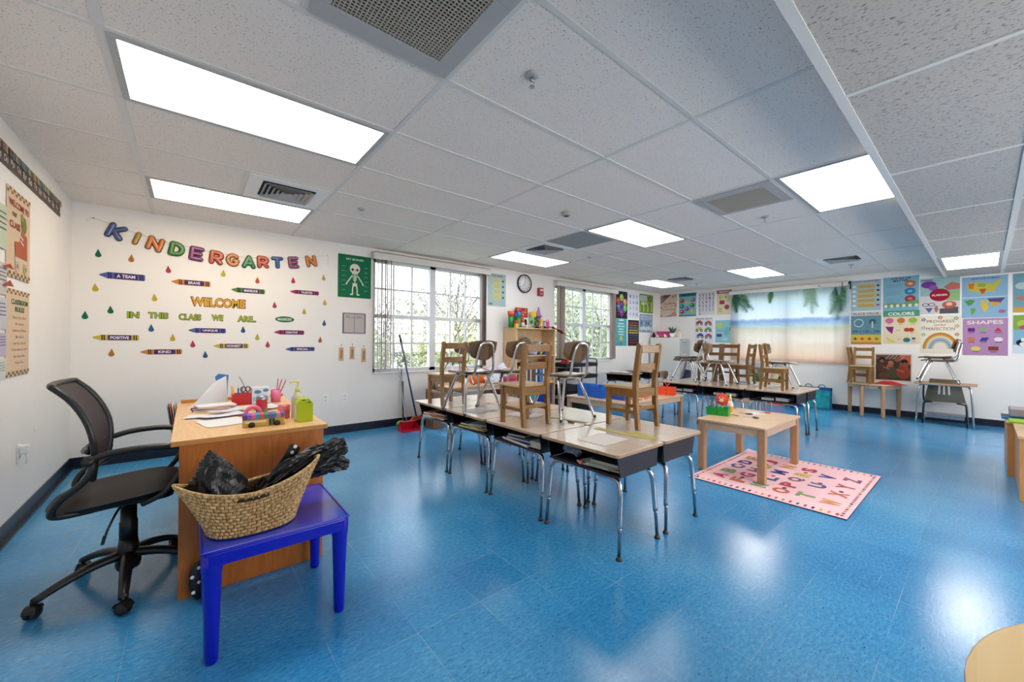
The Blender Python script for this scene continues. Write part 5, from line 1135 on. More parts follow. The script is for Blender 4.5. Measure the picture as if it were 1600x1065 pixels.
# large folded white paper standing as a wedge
mb = MB(); A = [(-.11, -.07, 0), (.11, .03, 0), (.10, .05, .20), (.02, .03, .155), (-.06, -.03, .05)]
mb.add(A+[(x, y+.004, z) for x, y, z in A], [(0, 1, 2, 3, 4), (9, 8, 7, 6, 5)], pc(216, 216, 218)); mb.add([(-.11, -.07, .001), (.06, -.11, .002), (.11, .03, .003), (-.02, -.01, .03)], [(0, 1, 2, 3)], pc(224, 224, 228)); tag(mb.build('folded_paper', loc=(.94, -1.86, Z0)), 'large curled white paper standing on the back of the teacher desk', 'paper')
mb = MB(); mb.add([(-.03, 0, .14), (.035, .0, .15), (.04, .0, .205), (-.02, 0, .215), (-.04, 0, .195), (.034, .0, .0), (.03, .002, .0)], [(0, 1, 2, 3, 4), (0, 5, 1)], pl(40, 110, 180)); mb.box(-.0, .034, -.002, .002, 0, .15, pl(40, 110, 180)); tag(mb.build('blue_folder', loc=(1.015, -1.80, Z0)), 'bright blue folder standing behind the curled white paper', 'folder')
# red caddy of pens
t = thing('pencil_caddy', 'red plastic caddy of pens and scissors on the teacher desk', 'caddy', (1.12, -1.92, Z0)); RP = pl(176, 22, 34)
mb = MB(); mb.prism(rrect(-.055, .055, -.04, .04, .01), 0, .006, RP)
for q in ((-.055, .055, -.04, -.035), (-.055, .055, .035, .04), (-.055, -.05, -.035, .035), (.05, .055, -.035, .035), (-.003, .003, -.035, .035)): mb.box(*q, .006, .08, RP)
mb.build('body', t, .002)
def pen(label, x, y, z, c, tilt, az, L=.15, r=.004, name='pencil', cat='pencil', group=None):
    a = R(tilt); b = R(az); mb = MB(); e = (L*math.sin(a)*math.cos(b), L*math.sin(a)*math.sin(b), L*math.cos(a)); mb.tube([(0, 0, 0), e], r, c, 7)
    t2 = [e[i]*1.08 for i in range(3)]; mb.tube([e, t2], [r, .001], mat('pencil_wood', (214, 180, 130), .6), 7); return tag(mb.build(name, loc=(x, y, z)), label, cat, group)
pen('orange marker in the red caddy', 1.08, -1.92, Z0+.008, pl(226, 150, 40), 6, 180, .12, .008, 'marker', 'marker', 'pens in the red caddy'); pen('yellow pencil in the red caddy', 1.09, -1.91, Z0+.007, pl(226, 190, 60), 12, 150, .12, group='pens in the red caddy')
pen('teal pen in the red caddy', 1.11, -1.92, Z0+.007, pl(50, 130, 160), 10, 20, .11, .005, 'pen', 'pen', 'pens in the red caddy'); pen('blue pen in the red caddy', 1.10, -1.93, Z0+.007, pl(50, 60, 140), 14, 80, .11, .005, 'pen', 'pen', 'pens in the red caddy')
t = thing('scissors', 'scissors with dark red handles in the red caddy', 'scissors', (1.145, -1.92, Z0+.008))
for s in (-1, 1):
    MB().bar((s*.004, 0, 0), (s*.006, 0, .08), .008, .002, CHROME).build('blade', t); MB().tube([(s*.014+.014*math.cos(R(a)), 0, .098+.018*math.sin(R(a))) for a in range(0, 360, 24)], .004, pl(120, 24, 34), 7, closed=True).build('handle', t)
# tissue box
t = thing('tissue_box', 'white and blue tissue box on the teacher desk', 'tissue box', (1.235, -1.90, Z0)); TB = pc(206, 212, 222)
MB().box(-.055, .055, -.055, .055, 0, .115, TB).build('carton', t, .002)
mb = MB()
for x, z, rx, rz_ in ((-.02, .085, .022, .014), (.03, .095, .018, .012)): mb.ball((x, -.0552, z), rx, pc(70, 130, 180), 14, (1, .02, rz_/rx)); 
mb.box(-.05, .05, -.0556, -.055, .02, .05, pc(150, 180, 206)); mb.build('print', t)
pen('silver pen sticking up behind the tissue box', 1.20, -1.83, Z0, STEEL, 25, 160, .20, .004, 'pen', 'pen')
# pink pencil cup
t = thing('pencil_cup', 'pink plastic cup of red pencils on the desk', 'cup', (1.335, -1.91, Z0)); MB().lathe([(0, 0), (.03, 0), (.034, .09), (.031, .09), (.028, .006), (0, .006)], pl(216, 110, 150), n=18).build('cup', t)
for k, (tl, az, nm) in enumerate(((18, 20, 'leaning farthest right'), (12, 60, 'in the middle'), (22, 330, 'lowest'))): pen('red pencil in the pink cup, %s' % nm, 1.33+.006*k, -1.91, Z0+.008, pl(186, 34, 54), tl, az, .16, .0035, group='pencils in the pink cup')
# can
t = thing('drink_can', 'red and silver patterned can on the teacher desk', 'can', (1.19, -2.37, Z0)); MB().lathe([(0, 0), (.026, 0), (.031, .006), (.031, .10), (.027, .108), (0, .108)], STEEL, n=20).build('can', t)
q = MB(); q.grid(lambda u, v: (.0315*math.cos(R(190+130*u)), .0315*math.sin(R(190+130*u)), .025+.06*v), 10, 1, pl(176, 40, 56)); q.grid(lambda u, v: (.0316*math.cos(R(190+130*u)), .0316*math.sin(R(190+130*u)), .008+.016*v), 10, 1, pl(110, 120, 60)); q.build('label_print', t)
# striped school-bus box
t = thing('bus_box', 'school-bus shaped box with a rainbow striped roof on the desk', 'box', (1.147, -2.80, Z0), -4); w = .095
MB().box(-w, w, -.04, .04, 0, .040, pc(196, 160, 66)).build('bus_body', t, .003)
mb = MB()
for k, c in enumerate(((96, 60, 150), (120, 90, 190), (216, 90, 150), (60, 140, 190), (206, 80, 90), (60, 150, 90), (120, 80, 180), (60, 140, 170), (226, 120, 120), (110, 90, 170))): x = -w+k*.019; mb.box(x, x+.019, -.042, .042, .0405, .064, pc(*c))
mb.build('striped_roof', t, .002)
for x in (-.055, .06): MB().lathe([(0, -.0405), (.015, -.0405), (.015, -.046), (0, -.046)], BLACKP, (x, 0, .012), 16, 'Y').build('wheel', t)
mb = MB(); mb.box(.022, .034, -.0412, -.04, .004, .038, BLACKP); mb.box(.037, .049, -.0412, -.04, .004, .038, BLACKP); mb.build('door', t)
MB().box(-.085, .01, -.0412, -.04, .022, .034, pc(226, 210, 150)).build('window_strip', t)
t = thing('pink_tape_roll', 'pink roll of tape beside the school-bus box', 'tape', (1.12, -2.60, Z0)); mb = MB(); mb.tube([(.034*math.cos(R(a)), 0, .040+.034*math.sin(R(a))) for a in range(0, 360, 15)], .010, pl(216, 90, 150), 10, ((0, 1, 0), 1.2), closed=True); mb.build('roll', t)
t = thing('pink_mug', 'coral pink cup left of the green soap box', 'cup', (1.27, -2.64, Z0)); MB().lathe([(0, 0), (.03, 0), (.034, .075), (.031, .075), (.027, .006), (0, .006)], pl(216, 106, 110), n=18).build('cup', t)
paper('paper_sheet', 'crumpled printed sheet behind the school-bus box', 1.235, -2.22, Z0, .16, .13, 30, (206, 216, 226), .002, 'paper', .012, True)
# green carton + pump bottle
t = thing('soap_carton', 'lime green house-shaped carton at the desk corner', 'carton', (1.342, -2.80, Z0)); LG = pc(176, 196, 20)
MB().prism([(-.042, 0), (.042, 0), (.042, .10), (.022, .127), (-.022, .127), (-.042, .10)], -.035, .035, LG, 'XZ').build('carton', t, .002)
MB().box(-.0425, -.042, -.03, .03, .01, .095, pc(226, 226, 200)).build('side_print', t); mb = MB(); mb.box(-.016, .0, -.0355, -.030, .118, .124, BLACKP); mb.box(.012, .03, -.0355, -.030, .104, .110, BLACKP); mb.build('tab_slot', t)
t = thing('pump_bottle', 'pale yellow pump dispenser behind the green carton', 'bottle', (1.33, -2.70, Z0)); YP = mat('pale_yellow_plastic', (222, 214, 120), .3)
MB().lathe([(0, 0), (.032, 0), (.034, .01), (.034, .12), (.018, .15), (.013, .155), (0, .155)], mat('clear_bottle', (226, 224, 190), .15, trans=.4), n=18).build('bottle', t)
mb = MB(); mb.lathe([(.014, .155), (.014, .178), (.006, .182), (.005, .205), (.010, .21), (.010, .222), (0, .223)], YP, n=14); mb.tube([(0, 0, .217), (-.03, -.005, .219), (-.045, -.007, .212)], .005, YP, 8); mb.build('pump', t)
t = thing('stacked_folders', 'folders and papers sticking out at the far left edge of desk', 'papers', (.775, -1.80, .60))
for k, c in enumerate(((170, 150, 140), (206, 196, 190), (186, 90, 80), (120, 130, 130))): MB().cb((-.012*k, 0, .05), (.006, .20, .20), pc(*c), (0, R(-8), 0)).build('folder', t)

# ---- office chair
t = thing('office_chair', 'black mesh office chair on casters at the teacher desk', 'chair', (.61, -2.62, 0))
mb = MB(); mb.lathe([(0, .075), (.042, .075), (.048, .10), (.040, .17), (.034, .22), (0, .22)], BLACKP, n=20); mb.build('hub', t)
for k in range(5):
    a = R(200+72*k); c, s = math.cos(a), math.sin(a); L_ = .30
    q = MB(); pts = [(c*.02, s*.02, .145), (c*.12, s*.12, .135), (c*.22, s*.22, .105), (c*L_, s*L_, .070)]
    sp_ = smooth_path(pts, 5); q.tube(sp_, [.027-.010*i/(len(sp_)-1) for i in range(len(sp_))], BLACKP, 12, ((0, 0, 1), .8))
    arm = q.build('base_arm', t)
    b = a+R(50); dx, dy = math.cos(b), math.sin(b); q = MB()
    for s_ in (-1, 1):
        q.T = Matrix.Translation((c*L_-dy*.012*s_, s*L_+dx*.012*s_, .028)) @ Matrix.Rotation(b, 4, 'Z')
        q.lathe([(0, -.009), (.022, -.009), (.0265, -.004), (.0265, .004), (.022, .009), (0, .009)], BLACKP, n=18, axis='Y')
    q.T = Matrix.Translation((c*L_, s*L_, .028)) @ Matrix.Rotation(b, 4, 'Z'); q.grid(lambda u, v: ((.031)*math.cos(R(10+160*u)), -.02+.04*v, .031*math.sin(R(10+160*u))), 10, 1, BLACKP); q.tube([(0, 0, .028), (0, 0, .05)], .008, BLACKP, 8)
    q.build('caster', t)
MB().lathe([(.034, .22), (.034, .30), (.030, .305), (.030, .375), (0, .375)], BLACKP, n=18).build('gas_lift_cover', t); MB().lathe([(.012, .375), (.012, .40), (0, .40)], CHROME, n=14).build('gas_piston', t)
MB().box(-.09, .09, -.07, .07, .395, .428, BLACKP).build('tilt_mechanism', t, .006)
MB().tube(smooth_path([(-.02, -.05, .40), (-.035, -.12, .38), (-.055, -.15, .33), (-.065, -.16, .29)], 4), .005, BLACKP, 8).bar((-.062, -.158, .31), (-.070, -.162, .272), .022, .012, BLACKP).build('lever', t)
def seat(u, v, top=True):
    a = 2*math.pi*u; x = .235*math.copysign(abs(math.cos(a))**.55, math.cos(a)); y = .225*math.copysign(abs(math.sin(a))**.6, math.sin(a)); r = 1-v
    z = .470+.038*(1-r**4)+.02*(x*r/.235) if top else .470+.02*(x*r/.235)-.048*(1-r**7)
    return (x*r-.02, y*r, z-.022*max(0, x*r/.235-.6)/.4*(1 if top else 0))
mb = MB(); mb.grid(lambda u, v: seat(u, v), 48, 10, DARKFAB, True); mb.grid(lambda u, v: seat(u, v, False), 48, 10, BLACKP, True); mb.build('seat_cushion', t)
mb = MB(); mb.prism(rrect(-.21, .17, -.16, .16, .05), .425, .450, BLACKP); mb.build('seat_shell', t, .006)
# back: side profile swept across a shallow curve
prof = [(-.100, .575), (-.092, .64), (-.090, .70), (-.098, .78), (-.125, .86), (-.165, .93), (-.215, .985)]
def wid(z): return .175+.055*math.sin(math.pi*min(1, max(0, (z-.56)/.46))) if z < .80 else .226-.02*(z-.8)/.18
PR = smooth_path([(x, 0, z) for x, z in prof], 5)
def bkp(u, v, off=0):
    i = v*(len(PR)-1); j = min(len(PR)-2, int(i)); p = PR[j].lerp(PR[j+1], i-j); a = (u-.5)*2; return (p.x-.05*a*a*-1*.6-.03-off, a*wid(p.z), p.z)
mb = MB(); mb.grid(lambda u, v: bkp(.04+.92*u, .03+.94*v), 16, 24, mat('chair_mesh', (52, 44, 46), .75, noise=.25, nscale=400)); mb.build('mesh_back', t)
rim = [bkp(u/10, 1) for u in range(0, 11)]+[bkp(1, 1-v/14) for v in range(1, 14)]+[bkp(1-u/10, 0) for u in range(0, 11)]+[bkp(0, v/14) for v in range(1, 14)]
MB().tube(rim, .013, BLACKP, 10, closed=True).build('back_frame', t)
MB().tube(smooth_path([bkp(.1, .32, .012), bkp(.5, .26, .028), bkp(.9, .32, .012)], 6), .013, BLACKP, 8).build('lumbar_bar', t)
for s in (-1, 1):
    y = s*.235
    MB().tube(smooth_path([(-.105, y, .672), (-.02, y*1.06, .695), (.10, y*1.08, .700), (.19, y*1.05, .685)], 5), [.014]*2+[.017]*12+[.014]*2, BLACKP, 10, ((0, 0, 1), .8)).build('armrest', t)
    MB().tube(smooth_path([(.19, y*1.05, .685), (.205, y*1.03, .64), (.195, y, .56), (.14, y*.95, .475), (.06, y*.85, .43)], 5), .0125, BLACKP, 9).build('arm_support', t)
    MB().tube(smooth_path([(-.105, y, .672), (-.095, y, .63), (-.125, y, .575), (-.185, y, .52), (-.212, y*.97, .47), (-.195, y*.9, .445), (-.10, y*.75, .437)], 5), .0135, BLACKP, 9, ((0, 1, 0), .8)).build('back_bracket', t)
    MB().lathe([(0, -.012), (.021, -.012), (.021, .012), (0, .012)], BLACKP, (-.105, y*1.03, .668), 16, 'Y').build('pivot_cap', t)
# ================================================================== MORE THINGS
# ---- pink alphabet rug
RUGP = mat('rug_pink', (240, 196, 204), .9, noise=.03, nscale=60)
t = thing('letter_rug', 'pink rug printed with coloured letters under the small table', 'rug', (4.965, -4.152, 0))
hx, hy = .685, .545
mb = MB().grid(lambda u, v: ((u-.5)*2*hx, (v-.5)*2*hy, .0085+(.016*max(0, u-.9)/.1 if v > .9 else 0)*max(0, (v-.9)/.1)), 30, 30, RUGP).box(-hx, hx, -hy, hy, .0, .008, mat('rug_backing', (70, 50, 60), .9))
rows = ['ABCDE', 'FGHIJ', 'KLMNO', 'PQRST', 'UVW', 'WXYZ']; rows = ['ABCDE', 'FGHIJ', 'KLMN', 'OPQRS', 'TUV', 'WXYZ']
cs = [(206, 60, 70), (80, 110, 160), (226, 150, 60), (206, 70, 90), (210, 196, 80), (140, 170, 110), (40, 60, 150), (216, 110, 80), (150, 90, 120)]
k = 0
for r_i, row in enumerate(rows):
    y = hy-.16-r_i*.158
    for c_i, ch in enumerate(row):
        x = -hx+.20+c_i*(1.0/(len(row)-.0))+.5/len(row)*.55; c = pc(*cs[(k*5) % 9]); mb.text(ch, (x, y, .0100), (1, 0, 0), (0, 1, 0), .125, .118, c, .05); k += 1
        if k % 3 == 0: mb.prism([(x+.085+.022*math.cos(R(a)), y+.016*math.sin(R(a))) for a in range(0, 360, 40)], .0088, .0102, pc(*cs[(k*7) % 9]))
for i in range(26):
    x = -hx+.05+i*(2*hx-.1)/25; c = pc(*cs[i % 9])
    for y in (-hy+.035, hy-.035): mb.box(x-.014, x+.014, y-.008, y+.008, .0088, .0102, c)
for i in range(22):
    y = -hy+.06+i*(2*hy-.12)/21; c = pc(*cs[(i*2) % 9])
    for x in (-hx+.05, hx-.05): mb.box(x-.022, x+.022, y-.008, y+.008, .0088, .0102, c)
mb.build('pile', t)
for o in list(COL.objects):
    if o.name == 'wooden_table': 
        o.location.z = .0104
# ---- on the small square table (z = .4855)
ZT = .4855
def caddy(name, label, x, y, z, rz, c, w=.13, d=.09, h=.075, cat='caddy', handle=True, group=None, ncell=2):
    t = thing(name, label, cat, (x, y, z), rz, group); m = pl(*c); mb = MB()
    for i in range(ncell):
        x0 = -w/2*ncell+w*i+.002; x1 = x0+w-.004
        mb.box(x0, x1, -d/2, d/2, 0, .004, m)
        for q in ((x0, x1, -d/2, -d/2+.004), (x0, x1, d/2-.004, d/2), (x0, x0+.004, -d/2+.004, d/2-.004), (x1-.004, x1, -d/2+.004, d/2-.004)): mb.box(*q, .004, h, m)
    mb.build('bin', t, .003)
    if handle: MB().tube(smooth_path([(0, 0, h*.5), (0, 0, h*1.1), (-w*.25, 0, h*1.45), (0, 0, h*1.6), (w*.25, 0, h*1.45), (0, 0, h*1.1)], 4), .006, m, 8).build('handle', t)
    else: MB().box(-w/2*ncell-.004, w/2*ncell+.004, -d/2-.004, -d/2, h-.008, h, m).box(-w/2*ncell-.004, w/2*ncell+.004, d/2, d/2+.004, h-.008, h, m).build('rim', t, .002)
    return t
caddy('supply_caddy', 'green two-bin caddy on the small table above the rug', 4.895, -3.60, ZT, -80, (20, 150, 50), .10, .10, .075, handle=False)
t = thing('flower_toy', 'round orange-red paper lion face standing in the green caddy', 'craft', (4.90, -3.635, ZT+.006)); OR = pl(226, 78, 40)
mb = MB(); mb.tube([(0, 0, 0), (0, 0, .10)], .006, pl(130, 180, 60), 8); mb.build('stem', t)
mb = MB(); mb.ball((0, 0, .15), .045, OR, 16, (.45, 1, 1))
for k in range(12): a = R(30*k); mb.ball((0, .048*math.cos(a), .15+.048*math.sin(a)), .016, OR, 8, (.6, 1, 1))
mb.build('petals', t); mb = MB(); mb.ball((-.02, 0, .14), .022, pl(240, 190, 170), 12, (.4, 1, .8)); 
for s in (-1, 1): mb.ball((-.020, s*.016, .165), .006, WHITE, 8)
mb.build('face', t)
pen('purple marker in the green caddy', 4.89, -3.56, ZT+.006, pl(170, 60, 150), 8, 200, .11, .008, 'marker', 'marker', 'pens in the green caddy'); pen('teal marker in the green caddy', 4.91, -3.54, ZT+.006, pl(40, 120, 120), 10, 100, .12, .008, 'marker', 'marker', 'pens in the green caddy')
t = thing('glue_bottle', 'yellow-tipped glue bottle beside the green caddy', 'bottle', (5.03, -3.66, ZT)); MB().lathe([(0, 0), (.026, 0), (.028, .01), (.028, .10), (.014, .135), (0, .135)], mat('glue_body', (222, 214, 206), .3), n=18).build('bottle', t); MB().lathe([(.014, .136), (.013, .155), (.004, .20), (0, .201)], mat('pale_yellow_plastic', (222, 214, 120), .3), n=12).build('nozzle', t)
MB().grid(lambda u, v: (.0285*math.cos(R(120+160*u)), .0285*math.sin(R(120+160*u)), .02+.06*v), 10, 1, pl(226, 150, 60)).build('label_print', t)
def scissors(label, x, y, rz, c):
    t = thing('scissors', label, 'scissors', (x, y, ZT), rz, 'scissors on the small table')
    for s in (-1, 1):
        b_ = MB().bar((s*.003, 0, .003*(s+2)), (s*.014, .075, .003*(s+2)), .009, .0022, CHROME, .003, .002).build('blade', t)
        MB().tube([(s*.016+.013*math.cos(R(a)), -.03+.020*math.sin(R(a)), .007) for a in range(0, 360, 24)], .004, pl(*c), 7, closed=True).build('handle', t)
scissors('dark-handled scissors at the near side of the small table', 4.97, -3.88, 40, (50, 44, 40)); scissors('small dark scissors in the middle of the small table', 5.17, -3.76, -20, (60, 44, 44)); scissors('red-handled scissors at the far side of the small table', 5.37, -3.86, 60, (200, 70, 76))
paper('orange_scrap', 'thin yellow paper scrap beside the glue bottle', 5.0, -3.72, ZT, .10, .03, 50, (226, 190, 90), .002, 'paper', .004)
paper('paper_sheet', 'white sheet lying on the small table above rug', 5.26, -3.80, ZT, .14, .20, 70, (226, 222, 216), .0015)

# ---- on the large low table
caddy('blue_basket', 'blue plastic basket at the left of the low table', 4.99, -1.86, .4755, 10, (24, 96, 196), .17, .20, .155, 'basket', False, 'blue baskets on the low table', 1)
caddy('blue_basket', 'blue plastic basket right beside the leftmost blue one', 4.98, -2.085, .4755, -4, (24, 96, 196), .18, .20, .155, 'basket', False, 'blue baskets on the low table', 1)
caddy('blue_basket', 'ribbed blue basket behind the seat of wooden chair, on low table', 5.06, -2.36, .4755, 0, (24, 80, 176), .17, .19, .14, 'basket', False, 'blue baskets on the low table', 1)
caddy('supply_caddy', 'orange-red caddy with a handle at the right end of low table', 5.97, -2.47, .4755, -75, (226, 74, 40), .11, .11, .11, group=None)
paper('orange_paper', 'orange sheet lying on the low table under the wooden chair', 5.42, -2.42, .4755, .26, .18, 15, (216, 110, 60), .002); paper('paper_sheet', 'pale folded sheet near the ribbed blue basket', 5.20, -2.52, .4755, .07, .10, 15, (230, 210, 190), .006, 'paper', .01)

# ---- papers on and in the near desks
paper('paper_sheet', 'white sheet of paper on the desk nearest the camera', 2.84, -3.765, DT+.0006, .26, .21, 3, (228, 222, 218), .0015)
for k, (x, y, w, d, rz, c, lb) in enumerate(((3.075, -3.74, .05, .42, 4, (214, 200, 120), 'yellow strip of paper along the seam of the nearest desks'), (3.13, -3.86, .06, .22, -8, (216, 196, 96), 'short yellow paper piece near the wooden chair on the right'), (3.12, -3.20, .04, .36, 10, (206, 204, 150), 'pale yellow strip beside the metal chair foot'), (2.99, -2.86, .20, .26, 20, (214, 210, 214), 'white sheet behind the front-row wooden chair'), (2.80, -2.46, .24, .20, 8, (210, 208, 216), 'pale sheet under the metal chair on near desks'))):
    paper('paper_scrap', lb, x, y, DT+.0006+.0004*k, w, d, rz, c, .0012, 'paper', 0, False, 'papers on the near desks')
mb = MB(); mb.tube([(0, -.03, .006), (0, .03, .006)], .006, pl(170, 90, 90), 8); tag(mb.build('eraser_stick', loc=(3.06, -3.30, DT)), 'small red eraser stick on the desk seam', 'eraser')
SH = DT-.145
def deskstuff(yc, items, where):
    for k, (dx, dy, w, d, h, rz, c, nm) in enumerate(items):
        t = thing('book' if nm.endswith('book') else 'folder', '%s inside the %s' % (nm, where), 'book' if nm.endswith('book') else 'folder', (2.853+dx, yc+dy, SH+.009+.0005), rz, 'books and folders inside the near desks')
        z = t.location.z; zz = sum(q[4]+.0008 for q in items[:k] if abs(q[1]-dy) < .16); t.location.z = z+zz
        MB().box(-w/2, w/2, -d/2, d/2, 0, h, pc(*c)).build('cover', t)
        if h > .006: MB().box(-w/2-.001, w/2-.003, -d/2-.0008, d/2-.004, .0012, h-.0012, pc(222, 216, 206)).build('pages', t)
deskstuff(-3.735, [(-.04, -.10, .22, .26, .012, 8, (90, 120, 80), 'green workbook'), (-.05, -.09, .21, .24, .004, -10, (206, 214, 200), 'white folder'), (-.06, -.11, .20, .22, .003, 14, (216, 222, 206), 'pale green folder'), (-.03, -.12, .20, .20, .018, 4, (60, 70, 60), 'dark thick book')], 'desk nearest the camera')
crumple('crumpled_wrapper', 'crumpled clear wrapper inside the desk nearest the camera', 'wrapper', [(0, -.06, .0), (.0, .0, .03), (0, .06, .01)], [.02, .036, .02], 21, (2.74, -3.60, SH+.045), mat('clear_wrap', (150, 150, 160), .15, spec=.8), 7, .3)
t = thing('small_toy', 'tiny pink toy on the lip of the nearest desk', 'toy', (2.68, -3.72, SH+.010)); MB().ball((0, 0, .012), .012, pl(216, 120, 110), 10, (1, 1.5, 1)).build('body', t); MB().ball((0, .022, .016), .007, pl(230, 160, 140), 8).build('head', t)
deskstuff(-3.115, [(-.05, .02, .24, .32, .018, -5, (30, 36, 150), 'blue workbook'), (-.04, .00, .22, .28, .014, 5, (90, 140, 170), 'pale blue book'), (-.05, -.17, .20, .10, .045, 3, (206, 204, 200), 'thick white book'), (-.03, .08, .20, .16, .016, 12, (40, 44, 50), 'dark book')], 'second desk from the camera')
deskstuff(-2.495, [(-.05, .0, .24, .34, .010, 6, (190, 180, 40), 'yellow-green folder'), (-.06, -.04, .20, .26, .010, -12, (206, 190, 60), 'yellow folder'), (-.06, .02, .20, .26, .012, 10, (120, 124, 110), 'grey workbook'), (-.05, -.06, .2, .2, .01, 20, (200, 206, 196), 'pale crumpled folder')], 'third desk from the camera')
deskstuff(-1.875, [(-.08, .0, .24, .34, .012, 8, (206, 170, 120), 'tan folder'), (-.10, .02, .22, .30, .010, -14, (190, 110, 84), 'rust folder'), (-.08, .06, .20, .26, .012, 16, (206, 160, 130), 'peach workbook'), (-.06, -.08, .22, .22, .014, 0, (90, 60, 60), 'dark red book')], 'desk closest to the window')
for k, y in enumerate((-2.28, -2.90, -3.52)):
    for j_, (dy, c, h) in enumerate(((.08, (150, 160, 180), .03), (-.10, (90, 92, 100), .045))):
        t = thing('book', '%s book pile inside the far front-row desk %s' % (('pale', 'grey')[j_], fn[k]), 'book', (6.86, y+dy, SH+.009), 6-10*j_, 'books inside the far desks'); MB().box(-.11, .11, -.07, .07, 0, h, pc(*c)).build('cover', t); MB().box(-.111, .10, -.0705, .066, .003, h-.003, pc(214, 210, 204)).build('pages', t)
paper('paper_sheet', 'open white book on the last far desk behind the wooden chair', 7.05, -3.40, DT+.0006, .22, .30, 10, (226, 226, 230), .006); paper('paper_sheet', 'white sheets in the middle of the far desks', 7.28, -3.04, DT+.0006, .20, .28, -6, (222, 224, 230), .004)
paper('blue_paper', 'small blue paper between the far desk chairs', 7.60, -2.86, DT+.0006, .10, .12, 10, (60, 80, 140), .004)

# ---- bookshelf by the second window
t = thing('bookshelf', 'tall birch bookshelf between the two windows, full of toys and books', 'bookshelf', (5.46, -.185, 0)); B = wood('birch', (206, 172, 128), (230, 200, 158), 'Z', .7, .45); BX = wood('birch_x', (206, 172, 128), (230, 200, 158), 'X', .7, .45)
MB().box(-.46, .46, -.18, .175, 1.412, 1.432, BX).build('top_board', t, .002)
for s in (-1, 1): MB().box(s*.45-.01, s*.45+.01, -.17, .165, 0, 1.412, B).build('side_panel', t, .002)
MB().box(-.44, .44, .155, .165, .03, 1.412, B).build('back_panel', t)
for z in (.06, .485, .965): MB().box(-.44, .44, -.165, .155, z-.018, z, BX).build('shelf', t, .002)
# top of the shelf: toys and crafts
ZS = 1.4325
def toy(name, label, cat, x, y, parts, z=ZS, group='toys and crafts on top of the bookshelf', rz=0):
    t = thing(name, label, cat, (x, y, z), rz, group)
    for nm, fn_ in parts: q = MB(); fn_(q); q.build(nm, t)
    return t
P3 = pl
toy('stacking_cup', 'orange cup standing on the green crate, left end of shelf top', 'cup', 4.99, -.22, [('cup', lambda q: q.lathe([(0, .19), (.05, .19), (.062, .27), (.055, .275), (0, .25)], P3(226, 90, 24), n=18)), ('base', lambda q: q.lathe([(0, 0), (.045, 0), (.045, .19), (0, .19)], P3(30, 140, 60), n=16))])
MB_x = 5.05
toy('green_crate', 'dark green box at the left of the bookshelf top', 'box', 5.115, -.23, [('box', lambda q: q.box(-.045, .045, -.05, .05, 0, .185, P3(24, 110, 48))), ('face', lambda q: q.box(-.03, .03, -.0515, -.05, .03, .15, P3(50, 160, 70)))])
toy('block_stack', 'red and yellow block stack at far left of shelf top', 'blocks', 5.02, -.33, [('block', lambda q: q.box(-.03, .03, -.02, .02, 0, .06, P3(226, 176, 50))), ('block', lambda q: q.box(-.03, .03, -.02, .02, .0605, .12, P3(190, 46, 40)))])
toy('bird_toy', 'spiky blue bird toy behind the green box', 'toy', 5.19, -.12, [('body', lambda q: (q.ball((0, 0, .20), .055, P3(24, 60, 130), 12, (1, .7, 1.4)), q.ball((.07, 0, .24), .045, P3(60, 130, 190), 10, (1.2, .6, 1)), q.lathe([(0, 0), (.03, 0), (.02, .14), (0, .15)], P3(24, 50, 100), n=10))), ('crest', lambda q: q.tube([(0, 0, .26), (-.02, 0, .34)], [.02, .001], P3(24, 50, 110), 8))])
toy('board_game_box', 'red patterned game box standing on the bookshelf', 'game box', 5.36, -.06, [('box', lambda q: q.box(-.13, .13, -.02, .02, .0, .36, pc(186, 50, 50))), ('print', lambda q: [q.box(-.11+.055*i, -.07+.055*i, -.0215, -.02, .18+.045*j_, .21+.045*j_, pc(*[(226, 130, 60), (150, 50, 90), (226, 90, 60), (206, 170, 90)][(i*3+j_) % 4])) for i in range(4) for j_ in range(4)])])
toy('picture_card', 'white card with a black and white animal in front of game box', 'card', 5.34, -.20, [('card', lambda q: q.box(-.06, .06, -.004, .004, 0, .18, pc(214, 214, 210))), ('picture', lambda q: (q.ball((-.01, -.0045, .12), .035, pc(30, 34, 34), 12, (1, .06, 1)), q.ball((.0, -.005, .08), .03, pc(60, 64, 60), 12, (1, .06, 1))))])
toy('picture_card', 'mint green framed card beside the white animal card', 'card', 5.475, -.20, [('card', lambda q: q.box(-.055, .055, -.004, .004, 0, .19, pc(120, 196, 160))), ('picture', lambda q: q.ball((0, -.0045, .11), .034, pc(30, 120, 70), 12, (1, .06, 1)))])
toy('fox_toy', 'small orange and white plush toy beside the animal card', 'toy', 5.235, -.24, [('body', lambda q: (q.ball((0, 0, .05), .035, P3(214, 206, 200), 12, (1, 1, 1.4)), q.ball((0, 0, .125), .035, P3(206, 96, 50), 12))), ('ear', lambda q: [q.tube([(s*.02, 0, .15), (s*.026, 0, .175)], [.011, .001], P3(190, 80, 40), 8) for s in (-1, 1)])])
toy('yellow_cup', 'yellow cup at the back right of the shelf top', 'cup', 5.61, -.10, [('cup', lambda q: q.lathe([(0, 0), (.05, 0), (.055, .30), (.05, .30), (.045, .02), (0, .02)], P3(226, 190, 40), n=16))])
toy('leaf_plant_toy', 'dark green leafy craft in front of the yellow cup', 'craft', 5.58, -.22, [('leaves', lambda q: [q.ball((.03*math.cos(a_), .01*math.sin(a_), .14+.02*k), .022, P3(24, 100, 60), 8, (1.5, .4, .8)) for k, a_ in enumerate((0, 1.6, 3.1, 4.4))]), ('pot', lambda q: q.lathe([(0, 0), (.025, 0), (.03, .12), (0, .12)], P3(70, 90, 60), n=12))])
